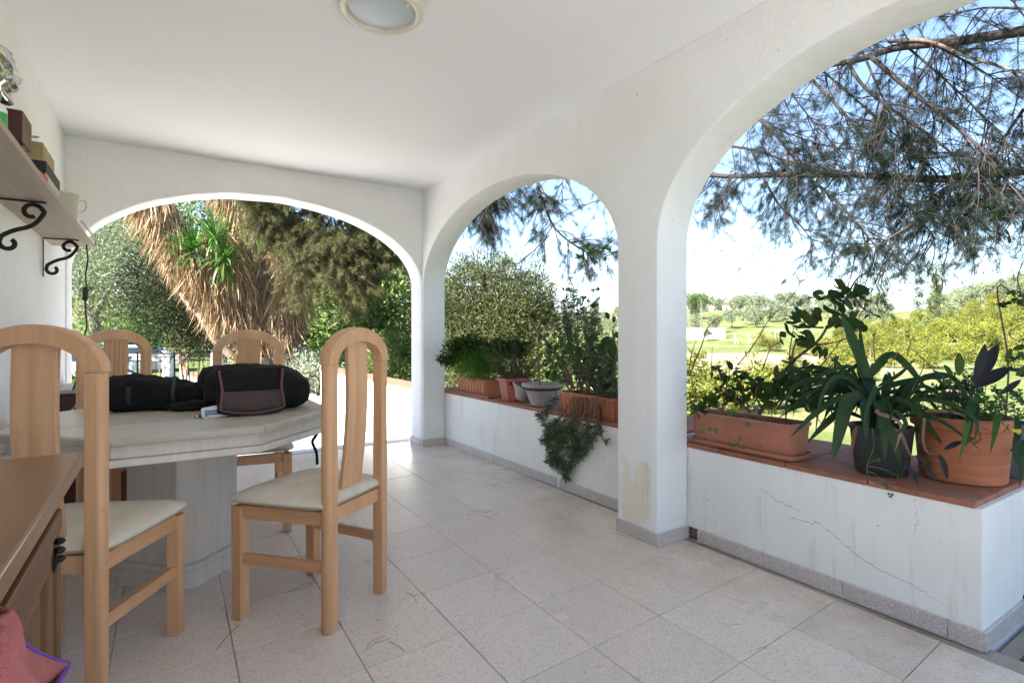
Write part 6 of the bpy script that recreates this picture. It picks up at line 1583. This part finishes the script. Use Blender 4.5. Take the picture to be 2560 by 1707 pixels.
for ctrl, w in (([(1260, 1110, 2.08), (1235, 1200, 2.06), (1222, 1335, 2.06)], .014), ([(1480, 1110, 2.08), (1545, 1160, 2.05), (1590, 1260, 2.04), (1650, 1385, 2.04)], .012)): strap(cr, [Z7(*q) for q in ctrl], w, 'dead_leaf')
for x, y in ((1400, 1330), (1530, 1440), (1555, 1430), (1460, 1510), (1480, 1560), (1440, 1490)):
    leaf_at(cr, 'clover', 'clover_leaf', Z7(x, y, 2.04 if y < 1460 else 2.0), rdir(.3), .013, Vector((-.5, -.6, .4)))
for ctrl in ([(1360, 1120), (1370, 1250), (1330, 1350), (1330, 1420), (1390, 1480), (1460, 1510)], [(1330, 1370), (1430, 1390), (1540, 1440)], [(1330, 1400), (1400, 1440), (1470, 1520)], [(1340, 1350), (1400, 1330)]): stem(cr, [Z7(x, y, 2.045 if y < 1440 else 2.01) for x, y in ctrl], .0016, .001, 'stem_green')

# ---- big terracotta pot
tp = thing('potted_plant', 'big terracotta pot of clover and purple-leaved creeper at the parapet end', 'plant', (2.625, .825, C1), 0, 'pots on the parapet')
round_pot(tp, (2.625, .815, C1), .135, .152, .245, M['terracotta'], .045, .012, 4, 44)
cv = stem(tp, [(2.62, .82, C1 + .2), (2.62, .81, C1 + .26), (2.6, .8, C1 + .3)], .006, .003, 'stem_green', 'clover')
for k in range(300):
    a = rp.uniform(0, 6.28); q = rp.uniform(0, .21) ; b = Vector((2.615 + q * math.cos(a), .80 + q * math.sin(a) * 1.1, C1 + .24 + rp.uniform(0, .17) * (1.1 - q * 3)))
    leaf_at(cv, 'clover', 'clover_leaf' if rp.random() < .6 else 'pot_leaf', b, rdir(.2), rp.uniform(.012, .019), Vector((rp.gauss(-.3, .5), rp.gauss(-.4, .5), .8)))
    if k % 3 == 0: stem(cv, [Vector((2.62 + rp.uniform(-.08, .08), .81 + rp.uniform(-.08, .08), C1 + .22)), b + Vector((0, 0, -.03)), b], .0013, .001, 'stem_green')
for x, y, d in ((1990, 1180, 1.92), (2050, 1210, 1.9), (2120, 1140, 1.88), (2240, 1120, 1.87), (2190, 1000, 1.88), (2150, 960, 1.9), (2290, 1000, 1.85), (2060, 1180, 1.9), (2030, 1150, 1.9), (2230, 1110, 1.86)):
    leaf_at(cv, 'clover', 'clover_leaf', Z7(x, y, d), rdir(.2), .02, Vector((-.6, -.7, .3)))
fw = stem(cv, [Z7(2230, 1150, 1.85), Z7(2270, 1135, 1.84)], .0015, .0015, 'stem_green', 'flower')
mb = MB(); c = Z7(2270, 1133, 1.84); e = Z7(2325, 1148, 1.83); mb.tube([c, c.lerp(e, .5), e], [.002, .006, .011], 10, cap=False); mb.build('petals', cv, M['yellow'], world=True, smooth=60)
pw = stem(tp, [Z7(1700, 1060, 1.98), Z7(1690, 1200, 1.96), Z7(1720, 1280, 1.96), Z7(1790, 1290, 1.93)], .006, .003, 'stem_brown', 'purple_creeper')
for (a, b, s) in (((1830, 1260), (1960, 1200), .07), ((1790, 1290), (1895, 1490), .10), ((1580, 1360), (1690, 1500), .085), ((1680, 1350), (1800, 1470), .085), ((1740, 1330), (1735, 1400), .04), ((1600, 1330), (1560, 1420), .05), ((1640, 1300), (1700, 1340), .05), ((2280, 1260), (2330, 1360), .06), ((2260, 1270), (2350, 1240), .05)):
    leaf_at(pw, 'lance', 'purple_leaf', Z7(*a, 1.95), Z7(*b, 1.94) - Z7(*a, 1.95), s, Vector((-.5, -.6, .5)))
for (a, b, s) in (((2020, 830), (2205, 568), .17), ((2030, 800), (2115, 590), .13), ((2030, 860), (2260, 710), .14), ((2060, 850), (2320, 690), .13), ((1800, 900), (1930, 900), .07), ((1790, 1040), (1880, 1030), .05), ((2230, 860), (2350, 940), .09), ((2200, 900), (2300, 830), .08), ((1840, 800), (1760, 730), .06)):
    leaf_at(pw, 'lance', 'purple_leaf', Z7(*a, 2.0), Z7(*b, 1.98) - Z7(*a, 2.0), s, Vector((-.5, -.6, .5)))
for a, b, s in (((1925, 780), (1925, 640), .085), ((2230, 680), (2260, 620), .05), ((2300, 780), (2345, 740), .06), ((2280, 610), (2340, 590), .05), ((1880, 780), (1850, 740), .05)):
    leaf_at(pw, 'oval1', 'pot_leaf', Z7(*a, 2.0), Z7(*b, 2.0) - Z7(*a, 2.0), s, Vector((-.6, -.7, .3)))
sg = stem(tp, [Z7(2020, 1040, 1.95), Z7(2010, 1000, 1.95)], .006, .004, 'stem_green', 'strap_tuft')
for ctrl, w, m in (([(2050, 1060, 1.96), (2010, 960, 1.93), (1985, 1080, 1.9), (1960, 1200, 1.9), (1925, 1350, 1.9)], .022, 'clover_leaf'), ([(2050, 1060, 1.95), (2030, 940, 1.92), (2000, 1000, 1.9), (1995, 1130, 1.9), (1970, 1250, 1.9)], .024, 'strap_leaf'), ([(2190, 1060, 1.92), (2180, 1040, 1.88), (2160, 1150, 1.86), (2130, 1290, 1.86)], .022, 'clover_leaf'),
                   ([(2300, 1050, 1.88), (2310, 1150, 1.84), (2290, 1250, 1.82), (2300, 1370, 1.82)], .02, 'strap_leaf'), ([(2345, 1200, 1.84), (2325, 1300, 1.82), (2330, 1420, 1.82), (2320, 1510, 1.82)], .018, 'strap_leaf'), ([(2050, 1050, 1.98), (1900, 930, 2.0), (1800, 900, 2.0), (1780, 950, 2.0)], .014, 'pot_leaf'), ([(1960, 1000, 2), (1880, 860, 2), (1800, 780, 2.02)], .012, 'pot_leaf')):
    strap(sg, [Z7(*q) for q in ctrl], w, m)
for ctrl in ([(1620, 880), (1700, 700), (1640, 640)], [(1780, 760), (1660, 640), (1590, 600)], [(2000, 780), (2150, 640), (2330, 560)], [(2330, 560), (2270, 530), (2260, 490), (2350, 440)], [(1590, 640), (1610, 560), (1590, 490)], [(1380, 700), (1370, 560), (1380, 500)], [(1500, 680), (1540, 600)]): stem(pw, [Z7(x, y, 2.1) for x, y in ctrl], .002, .001)
for x, y in ((1595, 490), (1375, 500), (1600, 530), (1660, 690), (1480, 720), (1500, 750), (1130, 440), (1390, 690), (1420, 740), (1560, 730)): leaf_at(pw, 'oval1', 'shrub_leaf', Z7(x, y, 2.12), rdir(.5), .022)

# ---- blue-grey pot at the far right with a climbing shoot
bp4 = thing('potted_plant', 'blue-grey pot half hidden at the outer end of the parapet', 'plant', (2.84, .74, C1), 0, 'pots on the parapet')
round_pot(bp4, (2.845, .745, C1), .075, .095, .21, M['pot_blue'], .02, .006)
cs = stem(bp4, [(2.845, .745, C1 + .18), (2.87, .74, C1 + .45), (2.82, .76, C1 + .75), Z7(2340, 300, 2.1), Z7(2310, 150, 2.1), Z7(2350, 30, 2.1)], .004, .002, name='climber')
for x, y, s in ((2230, 325, 45), (2270, 240, 30), (2300, 290, 34), (2330, 250, 30), (2345, 310, 40), (2280, 300, 20), (2340, 270, 30), (2200, 320, 22), (2310, 600, 36), (2270, 680, 42), (2330, 660, 40), (2250, 740, 34), (2320, 760, 45)):
    leaf_at(cs, 'fan%d' % rp.randrange(3), 'pot_leaf', Z7(x, y, 2.1), rdir(0), s / 2.6133 / FPX * 2.1 * .9, Vector((-.5, -.6, .5)))
sx = stem(cs, [P(2352, 640, 2.6), P(2440, 575, 2.6), P(2500, 545, 2.6), P(2600, 500, 2.6)], .0022, .0015)
for px, py in ((2500, 530), (2520, 545), (2475, 575), (2510, 572), (2535, 520), (2495, 548), (2522, 590), (2540, 545)): leaf_at(cs, 'oval1', 'pot_leaf', P(px, py, 2.6), rdir(0), .045, Vector((-.5, -.6, .5)))

# ---- middle bay
ap = thing('planter', 'orange terracotta trough of feathery green asparagus fern at the far end', 'planter', (2.4, 4.25, C2), 0, 'pots on the parapet')
MB().box((2.292, 3.90, C2 + .0005), (2.53, 4.56, C2 + .018)).build('tray', ap, M['terracotta_tile'], world=True, bevel=.004)
trough(ap, 3.985, 4.50, 2.315, 2.50, C2 + .019, .115, M['terracotta_orange'], flutes=9, lip=.006)
fp, fd = crown_points([B(1190, 925, 4.75, .14, .08), B(1165, 900, 4.8, .13, .09), B(1215, 905, 4.7, .13, .09), B(1190, 890, 4.75, .15, .08), B(1235, 925, 4.65, .09, .08)], 5200, 71, .2)
obj('fern', leaf_cards('fern', fp, fd + np.array([0, 0, .3]), .035, .006, seed=71), ap, M['fern_leaf'], world=True)
fp, fd = crown_points([B(1150, 875, 4.9, .12, .06), B(1190, 865, 4.85, .15, .06), B(1240, 870, 4.8, .14, .05), B(1125, 900, 4.75, .06, .04), B(1290, 870, 4.7, .1, .05), B(1112, 902, 4.7, .03)], 2600, 72, .2)
obj('dark_sprays', leaf_cards('dark_sprays', fp, fd, .05, .016, seed=72), ap, M['pot_leaf'], world=True)
fs_ = stem(ap, [(2.4, 4.3, C2 + .12), P(1165, 900, 4.85), P(1110, 902, 4.7)], .003, .002, 'stem_green')
for k in range(12): stem(fs_, [Vector((2.38 + rp.uniform(-.05, .05), 4.25 + rp.uniform(-.2, .2), C2 + .12)), P(1190 + rp.uniform(-40, 60), 900, 4.8), P(1190 + rp.uniform(-60, 90), 870, 4.8)], .002, .001, 'stem_green')

rpot = thing('potted_plant', 'square red clay pot of rosemary next to the fern trough', 'plant', (2.42, 3.7, C2), 0, 'pots on the parapet')
h = .165; V = []; c0 = (2.425, 3.70)
for hw2, z in ((.085, 0), (.118, h), (.135, h), (.135, h + .018), (.110, h + .018), (.108, h - .01)):
    for k in range(8):
        a = k * math.pi / 4 + R(22.5); q = hw2 / math.cos(R(22.5)) * 1.0; sx_ = max(-hw2, min(hw2, q * 1.22 * math.cos(a))); sy_ = max(-hw2, min(hw2, q * 1.22 * math.sin(a)))
        V.append((c0[0] + sx_, c0[1] + sy_, C2 + z))
F_ = [(i*8+k, i*8+(k+1) % 8, (i+1)*8+(k+1) % 8, (i+1)*8+k) for i in range(5) for k in range(8)] + [tuple(range(8))[::-1]]
MB().add(V, F_).build('pot', rpot, M['terracotta_red'], world=True, smooth=30)
soil_disc(rpot, [(c0[0] - .1, c0[1] - .1), (c0[0] + .1, c0[1] - .1), (c0[0] + .1, c0[1] + .1), (c0[0] - .1, c0[1] + .1)], C2 + .155)
tw_ = MB(); NP = []; ND = []
for k in range(46):
    a = rp.uniform(0, 6.28); b = Vector((c0[0] + .07 * math.cos(a), c0[1] + .07 * math.sin(a), C2 + .15)); e = b + Vector((.14 * math.cos(a) + rp.gauss(0, .05), .14 * math.sin(a) + rp.gauss(0, .06), rp.uniform(.16, .36)))
    tw_.tube([b, b.lerp(e, .5) + Vector((0, 0, .03)), e], [.003, .002, .001], 4)
    for q in range(80):
        u = rp.uniform(.12, 1); NP.append(tuple(b.lerp(e, u))); ND.append((rp.gauss(0, 1), rp.gauss(0, 1), rp.gauss(.5, 1)))
tw_.build('stems', rpot, M['stem_brown'], world=True, recalc=False)
obj('rosemary', leaf_cards('rosemary', np.array(NP), np.array(ND), .028, .004, seed=73), rpot, M['pot_leaf'], world=True)

gb = thing('potted_plant', 'round grey bowl pot with a tall bare sapling', 'plant', (2.42, 3.31, C2), 0, 'pots on the parapet')
round_pot(gb, (2.425, 3.315, C2), .085, .145, .165, M['pot_grey'], .022, .010)
sap = stem(gb, [(2.42, 3.33, C2 + .13), P(1345, 900, 4.15), P(1352, 800, 4.2), P(1350, 740, 4.2), P(1353, 705, 4.2)], .008, .004, name='sapling')
for ctrl in ([(1353, 705), (1330, 680), (1295, 645), (1283, 610)], [(1353, 705), (1360, 660), (1362, 600), (1365, 560)], [(1353, 705), (1380, 680), (1392, 645)], [(1350, 770), (1380, 745), (1400, 740)], [(1348, 830), (1335, 800)]): stem(sap, [P(x, y, 4.2) for x, y in ctrl], .0035, .0012)
for px, py in ((1295, 610), (1340, 790), (1350, 760), (1367, 565), (1372, 640), (1395, 640), (1384, 635), (1355, 720)): leaf_at(sap, 'oval1', 'shrub_leaf', P(px, py, 4.2), rdir(.3), .03)
gb2 = thing('empty_pot', 'tilted pale grey pot leaning against the grey bowl', 'pot', (2.44, 3.52, C2), 0, 'pots on the parapet')
pt = MB().lathe([(0, 0), (.06, 0), (.064, .006), (.095, .115), (.108, .118), (.108, .132), (.094, .132), (.09, .10), (.06, .012), (0, .012)], 28).build('pot', gb2, M['pot_grey'], smooth=35)
pt.matrix_local = Matrix.Translation(Vector((-.01, .06, .022))) @ Matrix.Rotation(R(20), 4, 'X')
MB().lathe([(0, .013), (.06, .013)], 20).build('soil', pt, M['soil'])

sp2 = thing('planter', 'long fluted terracotta trough with sedum trailing down the parapet', 'planter', (2.4, 2.7, C2), 0, 'pots on the parapet')
trough(sp2, 2.40, 2.975, 2.315, 2.49, C2, .13, M['terracotta'], flutes=13, lip=.006)
def sedum_run(ctrl, n, L=.032, t0=.15, w=.0065, up=.25):
    c = curve_pts(ctrl, 8); m = len(c); SD_TUBE.tube(c, [.0046 - .0026 * i / (m - 1) for i in range(m)], 5)
    for k in range(n):
        f = t0 + (1 - t0) * rp.random(); i = min(int(f * (m - 1)), m - 2); q = c[i].lerp(c[i + 1], f * (m - 1) - i); w_ = (c[i + 1] - c[i]).normalized()
        a = w_.cross(Vector((rp.gauss(0, 1), rp.gauss(0, 1), rp.gauss(0, 1)))).normalized()
        SP2.append(tuple(q)); SD2.append(tuple(a + w_ * .45 + Vector((0, 0, up * .3))))
SD_TUBE = MB(); SP2 = []; SD2 = []
def zc(x, y, X): return onX(1300 + x / 2.8, 680 + y / 2.8, X)
for ctrl in ([(430, 830), (380, 600), (310, 380), (300, 205)], [(430, 830), (410, 550), (385, 330), (375, 130)], [(410, 830), (360, 560), (330, 340), (320, 180)], [(470, 840), (490, 600), (495, 430), (500, 280)], [(400, 830), (395, 500), (420, 320), (425, 190)], [(540, 860), (600, 700), (610, 560), (620, 470)], [(440, 830), (450, 600), (465, 420), (455, 250)], [(480, 850), (510, 650), (515, 480), (530, 320)], [(500, 850), (560, 720), (570, 600), (560, 500)], [(380, 830), (340, 620), (290, 480), (260, 330)],
             [(520, 860), (600, 760), (640, 660), (650, 590)], [(420, 830), (480, 700), (490, 560), (480, 450)], [(360, 830), (260, 720), (210, 600), (200, 500)], [(540, 860), (620, 820), (660, 760)], [(400, 840), (420, 640), (350, 480), (335, 330)], [(450, 840), (500, 760), (520, 640), (600, 540)], [(350, 840), (310, 700), (280, 600)], [(480, 850), (580, 830), (600, 800), (560, 880)]):
    sedum_run([zc(x, y, 2.41 + rp.uniform(-.05, .06)) for x, y in ctrl], 250)
for ctrl, n in (([(380, 840), (300, 960), (210, 1080), (150, 1020), (140, 1000)], 60), ([(400, 850), (270, 1020), (180, 1110), (220, 1230), (210, 1340)], 80), ([(330, 1000), (290, 1080), (330, 1180), (300, 1110)], 60), ([(560, 1050), (500, 1180), (400, 1290), (330, 1400), (320, 1440)], 60), ([(440, 1060), (530, 1110), (440, 1270), (340, 1350), (300, 1340)], 60),
                ([(300, 1000), (220, 1100), (190, 1200), (230, 1310), (310, 1400)], 90), ([(420, 860), (380, 1000), (360, 1100), (390, 1200)], 80), ([(250, 830), (250, 880), (200, 960), (190, 990)], 60), ([(560, 900), (545, 1050), (580, 1170), (600, 1190)], 14), ([(520, 880), (600, 860), (570, 960), (540, 1080)], 50), ([(460, 1060), (480, 1180), (420, 1260), (350, 1310)], 40), ([(360, 850), (300, 980), (260, 1130), (270, 1250)], 90), ([(560, 880), (640, 860), (620, 820)], 40)):
    sedum_run([zc(x, y, 2.268 + rp.uniform(-.012, .01) if y > 985 else 2.33) for x, y in ctrl], int(n * 2.3), t0=.25)
for k in range(16):
    x0 = rp.uniform(330, 560); x2 = rp.uniform(170, 430) + (x0 - 430) * .5; y2 = rp.uniform(1080, 1400); xe = x2 + rp.uniform(-60, 40); xe = max(140, min(560, xe + (330 - xe) * max(0, (y2 - 1150) / 400)))
    ctrl = [(x0, 870), (x0 - 20, 1000), ((x0 + x2) / 2 + rp.uniform(-30, 50), (1000 + y2) / 2), (xe, y2), (xe + rp.uniform(-25, 25), y2 + 30)]
    sedum_run([zc(x, y, 2.262 + rp.uniform(-.02, .012) if y > 985 else 2.32) for x, y in ctrl], 75, t0=.45)
SD_TUBE.build('stems', sp2, M['stem_brown'], world=True, recalc=False)
obj('sedum', leaf_cards('sedum', np.array(SP2), np.array(SD2), .046, .0095, seed=74), sp2, M['sedum_leaf'], world=True)
jd = stem(sp2, [zc(370, 810, 2.40), zc(330, 700, 2.42), zc(270, 600, 2.42), zc(170, 470, 2.4), zc(90, 380, 2.4), zc(70, 290, 2.4)], .016, .007, name='jade_plant')
stem(jd, [zc(660, 760, 2.4), zc(665, 560, 2.4), zc(650, 400, 2.4)], .008, .006)
for x, y, dx, dy, s in ((95, 330, 0, -30, .075), (60, 370, -20, 20, .06), (105, 235, 10, -30, .055), (60, 290, -20, -10, .035), (125, 300, 20, 15, .05), (165, 375, 5, -30, .055), (170, 440, 30, 10, .07), (150, 440, -20, 30, .05), (270, 510, -30, 30, .075), (300, 470, 20, -25, .06), (335, 500, 5, 30, .09), (260, 540, -30, -5, .05), (240, 690, 0, 30, .09), (200, 690, -8, 25, .06), (640, 480, 0, 40, .11), (620, 450, -20, 30, .08), (650, 350, 10, -20, .06), (620, 330, -15, -25, .05), (670, 420, 20, 25, .08)):
    a = zc(x, y, 2.38 + rp.uniform(-.03, .03)); leaf_at(jd, 'fat', 'jade_leaf', a, zc(x + dx, y + dy, 2.37) - zc(x, y, 2.38) + Vector((rp.gauss(0, .004), 0, 0)), s, Vector((-.6, -.6, .4)))
pl2 = stem(sp2, [zc(430, 820, 2.38), zc(440, 700, 2.36), zc(430, 640, 2.36)], .004, .002, 'stem_brown', 'purple_sprig')
for x, y, dx, dy in ((370, 690, 60, 30), (440, 640, 20, -60), (450, 880, 10, 60), (400, 700, -50, 10), (440, 730, 60, 10), (610, 740, 20, -50), (640, 780, 30, -30), (640, 820, -20, 40), (460, 840, 60, 20)): leaf_at(pl2, 'lance', 'purple_leaf', zc(x, y, 2.36), zc(x + dx, y + dy, 2.35) - zc(x, y, 2.36), .06, Vector((-.6, -.6, .4)))
ws = stem(sp2, [zc(420, 830, 2.42), zc(405, 400, 2.44), zc(400, 160, 2.45), zc(395, 60, 2.45)], .004, .002, name='leafy_twigs')
for ctrl in ([(400, 160), (340, 40), (330, -10)], [(400, 140), (430, 80), (470, -40)], [(410, 140), (480, 90), (560, -10), (590, -130)], [(560, -10), (640, -60), (700, -110)], [(570, -40), (540, -100), (500, -150)], [(400, 110), (410, 20), (430, -40)], [(500, 430), (505, 250), (490, 130)], [(440, 250), (490, 210), (520, 140)], [(310, 300), (310, 150), (300, 140)], [(600, 560), (590, 440), (560, 430)]): stem(ws, [zc(x, y, 2.45) for x, y in ctrl], .0025, .001)
for x, y, s in ((310, 125, .045), (335, 120, .035), (450, 185, .045), (435, 180, .03), (530, 225, .04), (515, 235, .04), (545, 235, .035), (510, 130, .03), (500, -150, .045), (560, -140, .045), (590, -160, .035), (620, -150, .04), (470, -180, .045), (600, -110, .03), (430, -100, .05), (400, -110, .04), (590, -90, .03), (530, -60, .03), (545, 120, .03), (480, 200, .03), (610, -180, .03)):
    leaf_at(ws, 'fan%d' % rp.randrange(3), 'clover_leaf' if y < 0 else 'jade_leaf', zc(x, y, 2.45), rdir(.3), s * .55, Vector((-.6, -.6, .4)))

# ------------------------------------------------------------------ litter on the floor
def on_floor(px, py):
    k = (px - 1280) / FPX; v = FD + RD * k; d = CAM_H * FPX / (py - 836); return Vector((v.x * d, v.y * d, 0.0022))
LT = MB()
def zf(x, y): return on_floor(700 + x / 2.352, 1080 + y / 2.352)
for a in ([(505, 1280), (540, 1230), (620, 1200)], [(510, 1280), (570, 1240), (650, 1215)], [(640, 1235), (700, 1260), (735, 1285)], [(650, 1230), (720, 1280)], [(735, 945), (780, 960), (810, 1018)], [(770, 950), (800, 990)], [(45, 940), (140, 915), (205, 880)], [(60, 935), (130, 900), (190, 885)], [(1200, 775), (1225, 795)], [(1945, 590), (2010, 605), (2060, 630)],
          [(565, 1103), (590, 1108)], [(1530, 425), (1560, 450)], [(1180, 265), (1230, 305), (1270, 315)], [(1100, 265), (1150, 295)], [(1730, 455), (1770, 430)], [(1690, 400), (1730, 395)], [(1890, 430), (1930, 440)]):
    LT.tube(curve_pts([zf(*p) for p in a], 4), .0007, 4)
def zg(x, y): return on_floor(x / 2.975, 1180 + y / 2.975)
LT.tube(curve_pts([zg(1780, 1135), zg(1700, 1210), zg(1610, 1315)], 4), .0014, 4)
rl_ = random.Random(4)
for k in range(26):
    x = rl_.uniform(1.6, 2.26); y = rl_.uniform(.8, 4.6)
    if 1.8 < y < 2.2 and x > 2: continue
    a = rl_.uniform(0, 6.28); q = Vector((x, y, .0022)); LT.tube([q, q + Vector((math.cos(a), math.sin(a), 0)) * .02 + Vector((0, .003, 0)), q + Vector((math.cos(a + .3), math.sin(a + .3), 0)) * .045], .0005, 3)
LT.build('pine_litter', None, M['litter'], kind='stuff', recalc=False)

# ------------------------------------------------------------------ air: thin even haze over the valley
hz = MB().box((-7600, -7600, -26), (7600, 7600, 400)).build('haze', None, None, kind='stuff')
m = bpy.data.materials.new('haze'); m.use_nodes = True; t = m.node_tree; t.nodes.remove(t.nodes['Principled BSDF'])
pv_ = t.nodes.new('ShaderNodeVolumePrincipled'); pv_.inputs['Color'].default_value = (0.86, 0.91, 1, 1); pv_.inputs['Density'].default_value = 0.00005
pv_.inputs['Anisotropy'].default_value = 0.2
t.links.new(pv_.outputs[0], t.nodes['Material Output'].inputs['Volume'])
hz.data.materials.append(m)
